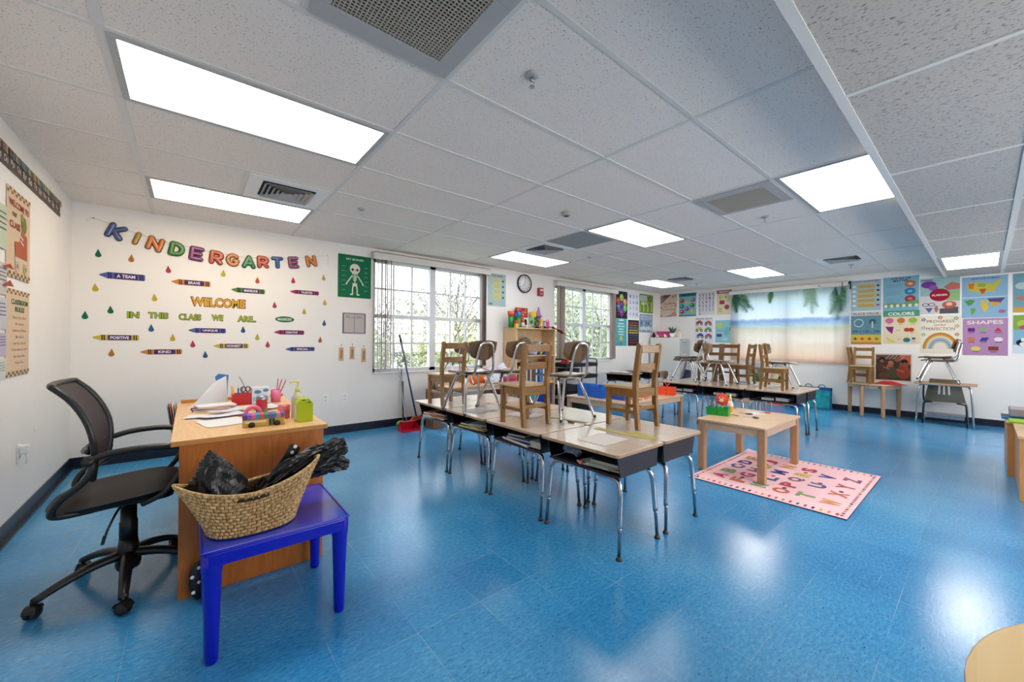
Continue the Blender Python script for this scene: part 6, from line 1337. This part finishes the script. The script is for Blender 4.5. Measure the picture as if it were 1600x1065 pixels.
toy('gnome_toy', 'tall lilac gnome with a pointed hat on the bookshelf', 'toy', 5.74, -.10, [('body', lambda q: q.lathe([(0, 0), (.05, 0), (.055, .12), (.04, .22), (0, .23)], P3(150, 110, 160), n=16)), ('hat', lambda q: q.lathe([(0, .225), (.065, .225), (.05, .25), (.006, .40), (0, .40)], P3(170, 120, 170), n=16)), ('hat_brim', lambda q: q.lathe([(0, .215), (.08, .22), (.08, .226), (0, .226)], P3(96, 40, 110), n=16))])
toy('giraffe_toy', 'small yellow toy beside the mint card', 'toy', 5.66, -.25, [('body', lambda q: (q.box(-.03, .03, -.02, .02, 0, .08, P3(206, 206, 150)), q.box(-.02, .02, -.018, .018, .081, .17, P3(226, 186, 30))))])
toy('clear_jar', 'pale blue jar near right end of shelf top', 'jar', 5.755, -.24, [('jar', lambda q: q.lathe([(0, 0), (.03, 0), (.032, .10), (.022, .115), (0, .115)], P3(150, 190, 200), n=14)), ('lid', lambda q: q.lathe([(0, .1155), (.026, .1155), (.026, .135), (0, .135)], P3(140, 120, 110), n=14))])
toy('rabbit_toy', 'bright pink rabbit-eared toy at the right of the shelf top', 'toy', 5.845, -.22, [('body', lambda q: q.box(-.035, .035, -.02, .02, 0, .12, P3(226, 60, 150))), ('ear', lambda q: [q.tube([(s*.022, 0, .118), (s*.026, 0, .165)], [.012, .006], P3(226, 60, 150), 8) for s in (-1, 1)])])
toy('pig_figures', 'row of tiny pink and white figures at the front of shelf top', 'toy', 5.26, -.335, [('figure', lambda q: q.ball((-.05, 0, .02), .02, P3(206, 150, 130), 10)), ('figure', lambda q: q.ball((0, 0, .025), .022, P3(226, 200, 190), 10)), ('figure', lambda q: q.ball((.05, 0, .03), .02, P3(226, 150, 150), 10, (1, 1, 1.5)))])
mb = MB(); rd = mat('red_dotted_cloth', (186, 16, 50), .6)
mb.grid(lambda u, v: (-.30+.80*u, -.05+.10*v, .022+.010*math.sin(u*26)+.008*math.sin(u*47+v*3)-(.11*max(0, u-.62)/.38 if u > .62 else 0)), 60, 6, rd)
for k in range(16): mb.ball((-.28+.048*k, -.052, .024+.010*math.sin((.02+.06*k)*26)-(.11*max(0, .06*k-.62)/.38)), .006, WHITE, 8, (1, .5, 1))
tag(mb.build('dotted_cloth', loc=(5.66, -.355, ZS)), 'red cloth with white dots draped over the right end of the bookshelf', 'cloth')
# upper compartment pile (z=.965)
G4 = 'toys piled in the top compartment of the bookshelf'; ZU = .9655
toy('toy_spider', 'dark red spiky toy at left of the top compartment', 'toy', 5.13, -.20, [('body', lambda q: (q.ball((0, 0, .12), .06, P3(110, 16, 30), 10, (1, .8, .8)), [q.tube([(0, 0, .14), (.06*math.cos(a_), 0, .15+.11*abs(math.sin(a_)))], [.01, .002], P3(110, 16, 30), 6) for a_ in (.3, .9, 1.5, 2.1, 2.8)]))], ZU, G4)
toy('orange_ball', 'small orange ball under the dark red toy', 'ball', 5.08, -.26, [('ball', lambda q: q.ball((0, 0, .035), .035, P3(226, 100, 30), 12))], ZU, G4)
toy('plush_toy', 'white plush toy in the top compartment', 'toy', 5.28, -.22, [('body', lambda q: q.ball((0, 0, .06), .06, P3(222, 214, 214), 12, (1.3, .8, 1))), ('head', lambda q: q.ball((.03, 0, .15), .042, P3(226, 222, 222), 12)), ('ear', lambda q: [q.ball((.03+s*.03, 0, .19), .014, P3(216, 170, 170), 8) for s in (-1, 1)])], ZU, G4)
toy('grey_plush', 'grey plush lump at the back of the top compartment', 'toy', 5.42, -.10, [('body', lambda q: q.ball((0, 0, .16), .15, P3(130, 124, 124), 14, (1, .35, 1)))], ZU, G4)
for k, (x, c, tilt, lb) in enumerate(((5.48, (206, 216, 236), 28, 'pale blue book leaning in the top compartment'), (5.535, (40, 70, 150), 32, 'dark blue book leaning beside the pale one'), (5.60, (226, 196, 50), 42, 'yellow book leaning in the top compartment'), (5.665, (40, 60, 160), 55, 'blue book lowest of the leaning books'))):
    t = thing('book', lb, 'book', (x, -.22, ZU+.012), 0, G4); q = MB(); q.T = Matrix.Rotation(R(tilt), 4, 'Y'); q.box(-.014, .014, -.09, .09, 0.0, .25-.02*k, pc(*c)); q.build('cover', t)
toy('yellow_tray', 'yellow curved tray at right of the top compartment', 'tray', 5.775, -.20, [('tray', lambda q: q.lathe([(0, .17), (.10, .17), (.11, .20), (.10, .20), (0, .18)], P3(214, 190, 40), n=18))], ZU, G4)
toy('red_bowl', 'pink-red bowl under the yellow tray', 'bowl', 5.785, -.21, [('bowl', lambda q: q.lathe([(0, .04), (.05, .04), (.095, .13), (.09, .13), (.045, .05), (0, .05)], P3(206, 40, 80), n=18)), ('foot', lambda q: q.lathe([(0, 0), (.05, 0), (.05, .04), (0, .04)], P3(90, 130, 90), n=14))], ZU, G4)
# books upright (z=.485)
rnd = random.Random(4); x = 5.06; k = 0; bc = [(90, 80, 60), (206, 200, 190), (60, 90, 70), (120, 60, 50), (150, 150, 140), (40, 60, 60), (216, 206, 180), (130, 90, 60), (70, 70, 80), (206, 190, 190), (140, 50, 60), (60, 100, 60), (96, 96, 110), (222, 222, 226), (30, 60, 130), (30, 80, 160), (90, 150, 196), (40, 110, 190), (206, 216, 200)]
bn = ['brown', 'cream', 'green', 'rust', 'grey', 'dark green', 'pale', 'tan', 'slate', 'pinkish', 'wine', 'forest green', 'grey-blue', 'white', 'navy', 'deep blue', 'sky blue', 'bright blue', 'mint']
while k < 19:
    w = rnd.uniform(.026, .038); h = rnd.uniform(.28, .37)
    t = thing('book', '%s spine standing %s in the bookshelf middle row' % (bn[k], 'left of centre' if k < 9 else 'right of centre'), 'book', (x+w/2, -.22, .4855), 0, 'books standing in the middle row of the bookshelf')
    MB().box(-w/2, w/2-.001, -.10, .10, 0, h, pc(*bc[k])).build('cover', t); MB().box(-w/2+.003, w/2-.004, -.098, .101, h-.004, h+.0003, pc(220, 214, 200)).build('pages', t); x += w; k += 1
t = thing('orange_box', 'orange and red magazine box at right of the middle row', 'box', (5.80, -.23, .4855), 0); MB().box(-.05, .06, -.10, .10, .0, .14, pc(226, 176, 50)).build('box', t); MB().box(-.045, .055, -.09, .10, .1405, .40, pc(216, 96, 40)).build('folders', t)
# lower row (z=.06)
for k, (x, w, h, c, lb) in enumerate(((5.12, .15, .30, (30, 80, 150), 'blue bin in the bottom row of bookshelf, left'), (5.30, .13, .24, (206, 216, 220), 'white bin in the bottom row of the bookshelf'), (5.44, .12, .28, (60, 160, 170), 'teal bin in the bottom row of the bookshelf'), (5.60, .15, .22, (30, 70, 170), 'low blue bin in the bottom row of the bookshelf'), (5.78, .16, .34, (40, 50, 130), 'tall blue bin in the bottom row of the bookshelf, right'))):
    t = thing('storage_bin', lb, 'bin', (x, -.20, .0605), 0, 'bins in the bottom row of the bookshelf'); MB().box(-w/2, w/2, -.12, .12, 0, h, pl(*c)).build('bin', t, .004); MB().box(-w/2-.004, w/2+.004, -.124, .124, h+.0004, h+.012, pl(*[min(255, q+20) for q in c])).build('rim', t)

# ---- black utility cart
t = thing('utility_cart', 'black two-tray rolling cart under the second window', 'cart', (6.47, -.33, 0))
for z in (.22, .52, .74): 
    mb = MB(); mb.box(-.44, .44, -.20, .20, z, z+.008, BLACKM)
    for q in ((-.44, .44, -.20, -.192), (-.44, .44, .192, .20), (-.44, -.432, -.192, .192), (.432, .44, -.192, .192)): mb.box(*q, z+.008, z+.07, BLACKM)
    mb.build('tray', t, .003)
for sx in (-1, 1):
    for sy in (-1, 1): MB().tube([(sx*.425, sy*.185, .05), (sx*.425, sy*.185, .82)], .011, BLACKM, 8).build('post', t)
    MB().tube(smooth_path([(sx*.425, -.185, .82), (sx*.43, -.17, .87), (sx*.43, 0, .885), (sx*.43, .17, .87), (sx*.425, .185, .82)], 4), .011, BLACKM, 8).build('handle', t)
    for sy in (-1, 1): MB().lathe([(0, -.010), (.025, -.010), (.025, .010), (0, .010)], BLACKM, (sx*.425, sy*.185, .025), 14, 'Y').build('wheel', t)
cloth('red_bag', 'red fabric bag lying on the black cart', 'bag', 6.22, -.33, .7485, .13, .11, .13, pc(190, 36, 44), 8)
for k, (x, c, lb) in enumerate(((6.45, (40, 50, 90), 'dark blue folder on black cart'), (6.62, (200, 206, 216), 'small white bottle case on the black cart'))):
    t = thing('folder' if k == 0 else 'case', lb, 'folder' if k == 0 else 'case', (x, -.33, .7485)); MB().box(-.09+.04*k, .09-.04*k, -.10, .10, 0, .075+.02*k, pc(*c)).build('cover', t, .003); MB().box(-.05, .05, -.102, -.10, .02, .05, pc(150, 150, 160)).build('label_print', t)
for k, (z, x, lb) in enumerate(((.2285, 6.25, 'black bin in the bottom tray of cart'), (.5285, 6.30, 'dark bin in the middle tray of cart'))):
    t = thing('storage_bin', lb, 'bin', (x, -.33, z)); MB().box(-.14, .14, -.15, .15, 0, .17, mat('black_bin', (30, 30, 34), .5)).build('bin', t, .005); MB().box(-.145, .145, -.155, .155, .1705, .18, BLACKP).build('rim', t)
caddy('black_crate', 'black crates stacked on the floor left of the cart', 6.05, -.80, 0, 0, (26, 26, 30), .30, .30, .34, 'crate', False, None, 1)
t = thing('blue_tub', 'shallow blue round tub on the floor before the cart', 'tub', (7.02, -.98, 0)); MB().lathe([(0, 0), (.18, 0), (.24, .16), (.25, .165), (.235, .165), (.17, .01), (0, .01)], pl(30, 110, 170), n=28).build('tub', t); MB().tube([(.245*math.cos(R(a)), .245*math.sin(R(a)), .165) for a in range(0, 360, 12)], .008, pl(30, 110, 170), 8, closed=True).build('rim', t)

# ---- spare desks: things on top
t = thing('black_tray', 'black-edged tray on the spare desk by the cart', 'tray', (7.58, -.60, DT+.0005), 8); MB().prism(rrect(-.15, .15, -.20, .20, .03), 0, .012, BLACKP).build('tray', t, .003); MB().prism(rrect(-.13, .13, -.18, .18, .02), .0125, .016, pc(206, 200, 196)).build('paper', t)
for k, (c, lb) in enumerate((((150, 60, 80), 'maroon book lowest in the pile on the spare desks'), ((216, 150, 150), 'pink book in the middle of the spare desk pile'), ((226, 170, 140), 'peach book on top of spare desk pile'))):
    t = thing('book', lb, 'book', (8.50, -.55, DT+.0005+.029*k), 5*k, 'books on the spare desks'); MB().box(-.13, .13, -.17, .17, 0, .028, pc(*c)).build('cover', t); MB().box(-.131, .12, -.171, .165, .003, .025, pc(220, 214, 206)).build('pages', t)
t = thing('dark_cushion', 'dark grey round cushion standing on the spare desk pile', 'cushion', (8.50, -.42, DT+.089)); MB().ball((0, 0, .045), .09, mat('dark_cushion', (80, 76, 84), .8), 16, (1, .5, .5)).build('pad', t); MB().tube([(.09*math.cos(R(a)), .0, .045+.045*math.sin(R(a))) for a in range(0, 360, 20)], .004, BLACKP, 6, closed=True).build('piping', t)
t = thing('blue_desk_chair', 'dark navy chair shell between the spare desk and white cabinet', 'chair', (8.95, -1.12, 0), 60)
mb = MB(); NV = mat('navy_shell', (20, 28, 60), .4); mb.grid(lambda u, v: ((u-.5)*.36*(1-.2*(2*v-1)**2), -.17+.05*(2*u-1)**2-.04*v, .36+.26*v), 10, 8, NV); mb.build('backrest', t); MB().prism(rrect(-.18, .18, -.16, .17, .05), .33, .345, NV).build('seat', t, .004)
for sx in (-1, 1):
    for sy in (-1, 1): MB().tube([(sx*.10, sy*.08, .327), (sx*.13, sy*.12, .29), (sx*.18, sy*.18, .0)], .010, CHROME, 8).build('leg', t)

# ---- tall white filing cabinet with a plant
CAB = mat('white_cabinet', (218, 218, 212), .45); CABG = mat('grey_drawer_front', (176, 178, 176), .4)
t = thing('filing_cabinet', 'tall white filing cabinet in the far corner', 'cabinet', (9.76, -.42, 0))
MB().box(-.21, .235, -.37, .37, 0, 1.325, CAB).build('body', t, .004)
for k in range(4):
    d = MB().box(-.195, .22, -.386, -.371, .03+.32*k, .34+.32*k, CABG).build('drawer', t, .003); MB().box(-.05, .07, -.397, -.387, .24+.32*k, .26+.32*k, STEEL).build('handle', d); MB().box(-.03, .05, -.389, -.3865, .275+.32*k, .30+.32*k, WHITE).build('label_holder', d)
t = thing('potted_plant', 'spiky green plant in a white pot on the filing cabinet', 'plant', (9.66, -.56, 1.3255)); MB().lathe([(0, 0), (.05, 0), (.065, .10), (.06, .10), (.05, .085), (0, .085)], WHITE, n=18).build('pot', t)
mb = MB(); rnd = random.Random(3)
for k in range(15):
    a = R(k*137.5); L_ = rnd.uniform(.20, .27); el = R(rnd.uniform(35, 80)); q = []
    for i in range(6):
        s_ = i/5; w = .022*math.sin(math.pi*(.12+.88*s_)); px, pz = math.cos(el)*L_*s_, math.sin(el)*L_*s_-.06*s_*s_; q += [(math.cos(a)*px-math.sin(a)*w, math.sin(a)*px+math.cos(a)*w, .09+pz), (math.cos(a)*px+math.sin(a)*w, math.sin(a)*px-math.cos(a)*w, .09+pz+.003)]
    mb.add(q, [(2*i, 2*i+1, 2*i+3, 2*i+2) for i in range(5)], mat('leaf_green', (30, 84, 48), .4), True)
mb.build('leaves', t)
t = thing('pink_bin', 'magenta ribbed box on the filing cabinet', 'box', (9.74, -.30, 1.3255)); MB().box(-.07, .07, -.16, .16, 0, .15, pl(196, 40, 120)).build('bin', t, .004)
mb = MB()
for k in range(10): mb.box(-.0725, -.07, -.15+.032*k, -.135+.032*k, .02, .14, pl(216, 80, 150))
mb.build('ribs', t)
t = thing('dark_ball_toy', 'small black round toy at the left end of the filing cabinet top', 'toy', (9.63, -.10, 1.3255)); MB().ball((0, 0, .045), .045, BLACKP, 14).build('body', t); MB().ball((0, 0, .105), .026, mat('dark_toy', (50, 44, 46), .6), 12).build('head', t)
for k, (y, c, lb) in enumerate(((-.22, (226, 220, 216), 'white plush toy in front of the magenta box'), (-.32, (200, 100, 60), 'orange brown plush toy before the magenta box'), (-.42, (226, 222, 220), 'small white plush toy left of the plant pot'))):
    t = thing('plush_toy', lb, 'toy', (9.605, y, 1.3255), 0, 'plush toys on the filing cabinet'); MB().ball((0, 0, .028), .032, pl(*c), 12, (.9, 1.2, .85)).build('body', t); MB().ball((-.01, .02, .062), .020, pl(*c), 10).build('head', t); MB().ball((.0, -.03, .02), .012, BLACKP, 8).build('paw', t)
t = thing('tan_hat', 'tan pointed fabric hat at the right end of the filing cabinet', 'hat', (9.70, -.715, 1.3255)); MB().lathe([(0, 0), (.07, 0), (.075, .01), (.05, .10), (.02, .16), (0, .165)], mat('tan_felt', (206, 196, 176), .9), n=18).build('crown', t); MB().lathe([(.06, .0), (.085, .0), (.085, .006), (.06, .008)], mat('tan_felt', (206, 196, 176), .9), n=18).build('brim', t)

# ---- on the low table under the window
ZL = .5557
t = thing('pumpkin_pail', 'orange round pail on the low window table', 'pail', (4.17, -.36, ZL)); MB().lathe([(0, 0), (.06, 0), (.085, .05), (.085, .09), (.07, .13), (.065, .13), (.05, .01), (0, .01)], pl(226, 106, 24), n=20).build('pail', t); MB().tube(smooth_path([(-.07, 0, .125), (-.05, 0, .17), (0, 0, .185), (.05, 0, .17), (.07, 0, .125)], 4), .004, BLACKP, 7).build('handle', t)
t = thing('pumpkin_pail', 'second orange pail, nearer the bookshelf, on the window table', 'pail', (4.36, -.30, ZL)); MB().lathe([(0, 0), (.06, 0), (.085, .05), (.085, .09), (.07, .13), (.065, .13), (.05, .01), (0, .01)], pl(230, 116, 30), n=20).build('pail', t); MB().tube(smooth_path([(-.07, 0, .125), (-.05, 0, .17), (0, 0, .185), (.05, 0, .17), (.07, 0, .125)], 4), .004, BLACKP, 7).build('handle', t)
crumple('foil_balloon', 'shiny purple foil balloon on the low window table', 'balloon', [(0, 0, .02), (0, 0, .08), (0, 0, .16), (0, 0, .20)], [.03, .09, .09, .02], 31, (4.50, -.16, ZL), mat('purple_foil', (150, 30, 130), .15, .6), 8, .2)
t = thing('red_tote', 'magenta red storage tote standing left of the bookshelf', 'tote', (4.80, -.28, 0)); MB().box(-.14, .14, -.16, .16, .0, .60, pl(180, 40, 90)).build('tote', t, .01); MB().box(-.15, .15, -.17, .17, .6005, .625, pl(206, 60, 80)).build('lid', t, .005); MB().box(-.13, .13, -.162, -.16, .05, .30, pl(206, 90, 40)).build('front_panel', t)
t = thing('rainbow_craft', 'green and blue layered cone craft standing before the window table', 'craft', (4.60, -.74, 0))
for k, (z0, z1, c) in enumerate(((.0, .15, (20, 90, 150)), (.1505, .28, (20, 120, 120)), (.2805, .40, (40, 150, 70)), (.4005, .50, (110, 190, 80)))): r0, r1 = .10*(1-z0/.55), .10*(1-z1/.55); MB().lathe([(0, z0), (r0, z0), (r1, z1), (0, z1)], pc(*c), n=18).build('band', t)
for k, (x, c, h, lb) in enumerate(((4.72, (216, 222, 236), .15, 'clear plastic bag of supplies, left of the bookshelf'), (4.92, (222, 226, 232), .17, 'white tissue bundle touching the bookshelf side'))):
    crumple('plastic_pack', lb, 'bag', [(0, 0, 0.01), (0, 0, h*.4), (0, 0, h), (.02, 0, h*1.5)], [.10, .12, .08, .01], 40+k, (x-.03*k, -.34 if k == 0 else -.52, .626 if k == 0 else .0) if k == 0 else (4.44, -.44, ZL), mat('pale_plastic_%d' % k, c, .25), 7, .14)
t = thing('brown_crate', 'brown woven crate with rolled paper beside the brooms', 'crate', (3.46, -.44, 0)); BRC = mat('brown_weave', (120, 92, 76), .8, noise=.3, nscale=60)
mb = MB(); mb.box(-.08, .07, -.12, .12, .0, .53, BRC); mb.build('crate', t, .005); mb = MB()
for k in range(4): mb.box(-.0825, -.08, -.10+.06*k, -.07+.06*k, .04, .50, mat('brown_slat', (86, 62, 52), .8))
mb.build('slats', t)
for k in range(4): tag(MB().lathe([(0, 0), (.020, 0), (.020, .12+.02*(k % 2)), (0, .12+.02*(k % 2))], pc(*[(150, 126, 110), (96, 76, 66), (170, 150, 136), (110, 90, 80)][k]), n=12).build('paper_roll', loc=(3.44+.012*(k % 2), -.52+.055*k, .531)), '%s paper roll in the brown crate' % ['tan', 'dark brown', 'cream', 'grey-brown'][k], 'roll', 'paper rolls in the brown crate')

# ---- brooms and dustpan against the window wall
t = thing('broom', 'dark-handled blue broom leaning on the wall under the first window', 'broom', (3.30, -.22, 0))
MB().tube([(-.005, 0, .12), (-.18, .19, 1.27)], .012, mat('blue_handle', (40, 74, 110), .4), 10).build('handle', t); MB().tube([(-.165, .174, 1.17), (-.183, .192, 1.28)], .0135, BLACKP, 10).build('grip', t)
MB().prism([(-.10, .09), (.12, .09), (.05, .14), (-.05, .14)], -.02, .02, pl(200, 80, 60), 'XZ').build('broom_head', t); mb = MB()
for k in range(26): x = -.095+.0083*k; mb.bar((x, 0, .091), (x*1.2, 0, .0), .006, .03, mat('bristle', (160, 60, 60), .8))
mb.build('bristles', t)
t = thing('dustpan', 'red upright dustpan on the floor beside the brooms', 'dustpan', (3.10, -.40, 0)); RD = pl(206, 24, 60)
mb = MB(); mb.prism([(-.14, -.10), (.14, -.10), (.12, .08), (-.12, .08)], .004, .010, RD); mb.add([(-.12, .08, .004), (.12, .08, .004), (.11, .05, .12), (-.11, .05, .12), (-.12, .088, .004), (.12, .088, .004), (.11, .058, .12), (-.11, .058, .12), (-.14, -.10, .004), (.14, -.10, .004)], [(0, 1, 2, 3), (7, 6, 5, 4), (3, 2, 6, 7), (0, 3, 8), (1, 9, 2)], RD)
mb.add([(-.11, .05, .12), (.11, .05, .12), (.10, -.05, .13), (-.10, -.05, .13)], [(0, 1, 2, 3)], RD); mb.build('pan', t)
MB().tube(smooth_path([(0, .07, .10), (-.01, .16, .35), (-.03, .30, .80), (-.03, .33, .84), (0.0, .335, .86), (.02, .33, .84)], 4), .009, STEEL, 8).build('handle', t)
t = thing('squeegee', 'thin grey pole leaning on the wall beside the dustpan', 'pole', (3.15, -.10, 0)); MB().tube([(0, 0, .02), (.0, .07, .80)], .009, mat('grey_pole', (120, 124, 124), .4), 8).tube([(.004, 0, .02), (.02, .06, .62)], .008, BLACKP, 8).build('pole', t); MB().ball((-.06, -.06, .05), .05, pl(130, 170, 70), 12, (1.3, .8, .9)).build('green_head', t)

# ---- floor along the far wall
t = thing('teal_bag', 'clear blue-trimmed zip bag with teal contents against the far wall', 'bag', (9.93, -3.265, 0), 0)
MB().box(-.06, .07, -.22, .22, 0, .36, mat('teal_contents', (40, 160, 168), .3, noise=.35, nscale=14)).build('contents', t, .02)
MB().box(-.075, -.060, -.25, .25, .345, .40, pl(24, 90, 150)).box(-.075, -.060, -.25, -.225, 0, .40, pl(24, 90, 150)).box(-.075, -.06, .225, .25, 0, .345, pl(40, 110, 160)).build('trim_band', t, .004)
for s in (-1, 1): MB().tube(smooth_path([(-.07, s*.10-.05, .40), (-.07, s*.10-.04, .43), (-.07, s*.10, .445), (-.07, s*.10+.04, .43), (-.07, s*.10+.05, .40)], 4), .007, pl(20, 50, 110), 8).build('handle', t)
t = thing('low_cubby', 'low pale wooden cubby shelf against the far wall behind desks', 'shelf', (9.80, -2.30, 0))
MB().box(-.18, .18, -.55, .35, .34, .36, MAPLEY).box(-.18, .18, -.55, .35, 0, .02, MAPLEY).box(.16, .18, -.55, .35, .02, .34, MAPLEY).build('frame', t, .002)
for k, y in enumerate((-.54, -.24, .06, .34)): MB().box(-.18, .16, y-.01, y+.01, .0205, .3395, MAPLEY).build('divider', t)
for k, (y, c, lb) in enumerate(((-.39, (186, 40, 100), 'magenta bin in the low cubby'), (-.09, (226, 190, 140), 'tan bin in the low cubby'), (.20, (216, 176, 120), 'ochre bin in the low cubby'))):
    t = thing('storage_bin', lb, 'bin', (9.78, -2.30+y, .0205), 0, 'bins in the low cubby'); MB().box(-.14, .12, -.12, .12, 0, .22, pl(*c)).build('bin', t, .006); MB().box(-.145, .125, -.125, .125, .2205, .235, pl(*c)).build('rim', t)
t = thing('exercise_ball', 'dark blue ball on the floor beside the low cubby', 'ball', (9.72, -3.02+.02, 0)); t.location = (9.60, -3.0, 0); MB().ball((0, 0, .13), .13, pl(20, 30, 130), 22).build('ball', t); MB().lathe([(0, .258), (.01, .258), (.008, .262), (0, .262)], WHITE, n=10).build('valve', t)
for y0, y1, z0, z1, c, lb in ((-2.06, -2.34, .37, .80, (96, 126, 104), 'green landscape picture board standing on the low cubby'), (-2.52, -2.74, .37, .80, (206, 186, 110), 'yellow picture board behind the last wooden chair')):
    p = Poster((9.94, y0, z0), (0, -1, 0), y0-y1, z1-z0, pc(*c), .012); p.rect(0, .78, 1, .22, pc(176, 176, 190)).poly([(.1, .1), (.5, .6), (.9, .1)], pc(200, 206, 190)).poly([(.4, .1), (.7, .5), (1, .1)], pc(60, 90, 60)).ell(.6, .6, .2, .1, pc(206, 130, 90)).rect(0, 0, 1, .1, pc(190, 214, 196)); p.done('picture_board', lb, 'picture')

# ---- low cabinets at the right edge, with things on top
OAKC = wood('cabinet_birch', (190, 128, 66), (212, 154, 88), 'Z', .6, .35, .2); TOPC = wood('cabinet_top', (206, 166, 118), (226, 190, 144), 'X', .7, .35, .2)
def lowcab(label, x0, x1, y1, h):
    t = thing('low_cabinet', label, 'cabinet', ((x0+x1)/2, y1-.19, 0), 0, 'low wooden cabinets at the right'); a = (x1-x0)/2
    MB().box(-a-.012, a+.012, -.20, .20, h-.02, h, TOPC).build('top_board', t, .003)
    for s in (-1, 1): MB().box(s*(a-.009)-.009, s*(a-.009)+.009, -.19, .19, 0, h-.0205, OAKC).build('side_panel', t, .002)
    MB().box(-a+.018, a-.018, .172, .188, .03, h-.0205, OAKC).build('back_panel', t); MB().box(-a+.018, a-.018, -.188, .17, h*.5, h*.5+.018, OAKC).build('shelf', t)
lowcab('low wooden cabinet at the right edge, farther from the camera', 6.64, 7.48, -5.42, .50); lowcab('low wooden cabinet at the right edge, nearer the camera', 5.77, 6.58, -5.46, .50)
t = thing('grey_tray', 'grey plastic tray on the farther low cabinet', 'tray', (7.10, -5.52, .5165)); MB().box(-.16, .16, -.12, .08, 0, .07, mat('grey_tray', (150, 140, 144), .5)).build('tray', t, .006); MB().box(-.02, .03, .081, .083, .02, .035, WHITE).build('label_holder', t)
for k, (x, y, c, lb) in enumerate(((6.98, -5.52, (30, 110, 170), 'bright blue folder under the grey tray'), (6.36, -5.56, (150, 200, 50), 'lime folder on the nearer low cabinet'))):
    tag(MB().box(-.17, .17, -.14, .13, 0, .014, pc(*c)).build('folder', loc=(x if k == 0 else 6.72, y, .5005 + 0*.0)), lb, 'folder')
tag(MB().box(-.10, .10, -.10, .08, 0, .05, mat('charcoal_box', (80, 76, 80), .6)).build('grey_box', bevel=.004, loc=(6.25, -5.60, .5005)), 'dark grey box on the nearer low cabinet', 'box')

# ---- round table at the lower right corner
t = thing('round_table', 'round pale yellow table at the lower right corner', 'table', (2.12, -5.925, 0))
YT = wood('yellow_birch', (206, 174, 118), (222, 194, 142), 'X', .35, .3, .3)
mb = MB(); mb.prism([(.66*math.cos(R(a)), .66*math.sin(R(a))) for a in range(0, 360, 5)], .478, .50, YT, 'XY', mat('orange_edge', (196, 112, 46), .4)); mb.build('table_top', t, .004)
for a in (45, 135, 225, 315): MB().lathe([(0, 0), (.02, 0), (.026, .477), (0, .477)], MAPLEZ, (.42*math.cos(R(a)), .42*math.sin(R(a)), 0), 14).build('leg', t)

# ================================================================== OUTSIDE
GR = mat('outside_grass', (150, 160, 120), .9, noise=.2, nscale=1)
o = MB().box(-30, 60, .6, 60, -3.6, -3.5, GR).box(RW+.6, 60, -30, .6, -3.6, -3.5, GR).build('ground'); o['kind'] = 'structure'
BARK = mat('bark', (112, 104, 98), .9); LEAFS = [mat('leaf_pale', (196, 198, 152), .7, noise=.15, nscale=.8), mat('leaf_mid', (182, 190, 164), .7, noise=.15, nscale=.8), mat('leaf_grey', (176, 182, 158), .7, noise=.15, nscale=.8)]
def tree(label, x, y, h, r, seed, leaf, nleaf=5000, bare=False, cz=None):
    rnd = random.Random(seed); t = thing('tree', label, 'tree', (x, y, -3.5), 0, 'trees outside the windows'); mb = MB()
    def branch(p, d, L, w, lv):
        q = p+d*L; mid = (p+q)/2+Vector((rnd.uniform(-1, 1), rnd.uniform(-1, 1), 0))*L*.06; mb.tube([p, mid, q], [w, w*.85, w*.68], BARK, 5)
        if lv == 0: return
        for k in range(3 if lv > 1 else 3):
            nd = (d+Vector((rnd.uniform(-1, 1), rnd.uniform(-1, 1), rnd.uniform(-.15, .7)))*.75).normalized(); branch(q if k else mid, nd, L*rnd.uniform(.6, .82), w*.6, lv-1)
    branch(Vector((0, 0, 0)), Vector((0, 0, 1)), h*.33, .055 if bare else .10, 5 if bare else 3); mb.build('trunk', t)
    if nleaf:
        mb = MB(); vs = []; fs = []; c0 = Vector((0, 0, (cz if cz is not None else h*.62)))
        blobs = [(c0+Vector((rnd.uniform(-1, 1)*r*.8, rnd.uniform(-1, 1)*r*.8, rnd.uniform(-1, 1)*r*.6)), r*rnd.uniform(.35, .6)) for _ in range(14)]
        for k in range(nleaf):
            c, br = blobs[k % len(blobs)]; d = Vector((rnd.gauss(0, 1), rnd.gauss(0, 1), rnd.gauss(0, 1))).normalized(); p = c+d*br*rnd.uniform(.6, 1.05)
            a = Vector((rnd.gauss(0, 1), rnd.gauss(0, 1), rnd.gauss(0, 1))).normalized(); b = a.cross(d); s = rnd.uniform(.05, .10)
            i = len(vs); vs += [p-a*s, p+b*s*.6, p+a*s, p-b*s*.6]; fs.append((i, i+1, i+2, i+3))
        mb.add(vs, fs, LEAFS[leaf]); mb.build('crown', t)
tree('pale leafy tree outside the first window, left part', 5.2, 5.2, 5.2, 1.9, 1, 2, 9000, cz=3.2); tree('pale leafy tree outside the first window, right part', 8.2, 6.0, 5.4, 2.1, 2, 0, 9000, cz=3.4)
tree('low shrubby tree close to the first window', 6.4, 3.6, 4.0, 1.5, 3, 0, 8000, cz=2.6); tree('bare branching tree outside the first window', 6.6, 4.6, 7.0, 1, 4, 0, 0, True); tree('bare branching tree beyond the leafy ones', 8.8, 7.6, 8.5, 1, 5, 0, 0, True)
tree('second bare tree at the left of the first window', 4.6, 6.4, 7.4, 1, 6, 0, 0, True)
tree('tall tree outside the second window', 13.5, 5.4, 7.6, 2.3, 7, 1, 9000, cz=5.4); tree('leafy tree outside the second window, right part', 16.5, 6.2, 6.4, 2.2, 8, 2, 8000, cz=3.6); tree('shrubby tree low outside the second window', 12.2, 4.4, 4.2, 1.6, 9, 1, 7000, cz=3.0)
tree('broad tree far behind the others', 11.5, 13, 8, 4.2, 10, 2, 9000, cz=4.2); tree('broad tree far behind the bare trees', 22, 16, 8, 4.6, 11, 1, 9000, cz=4.2)
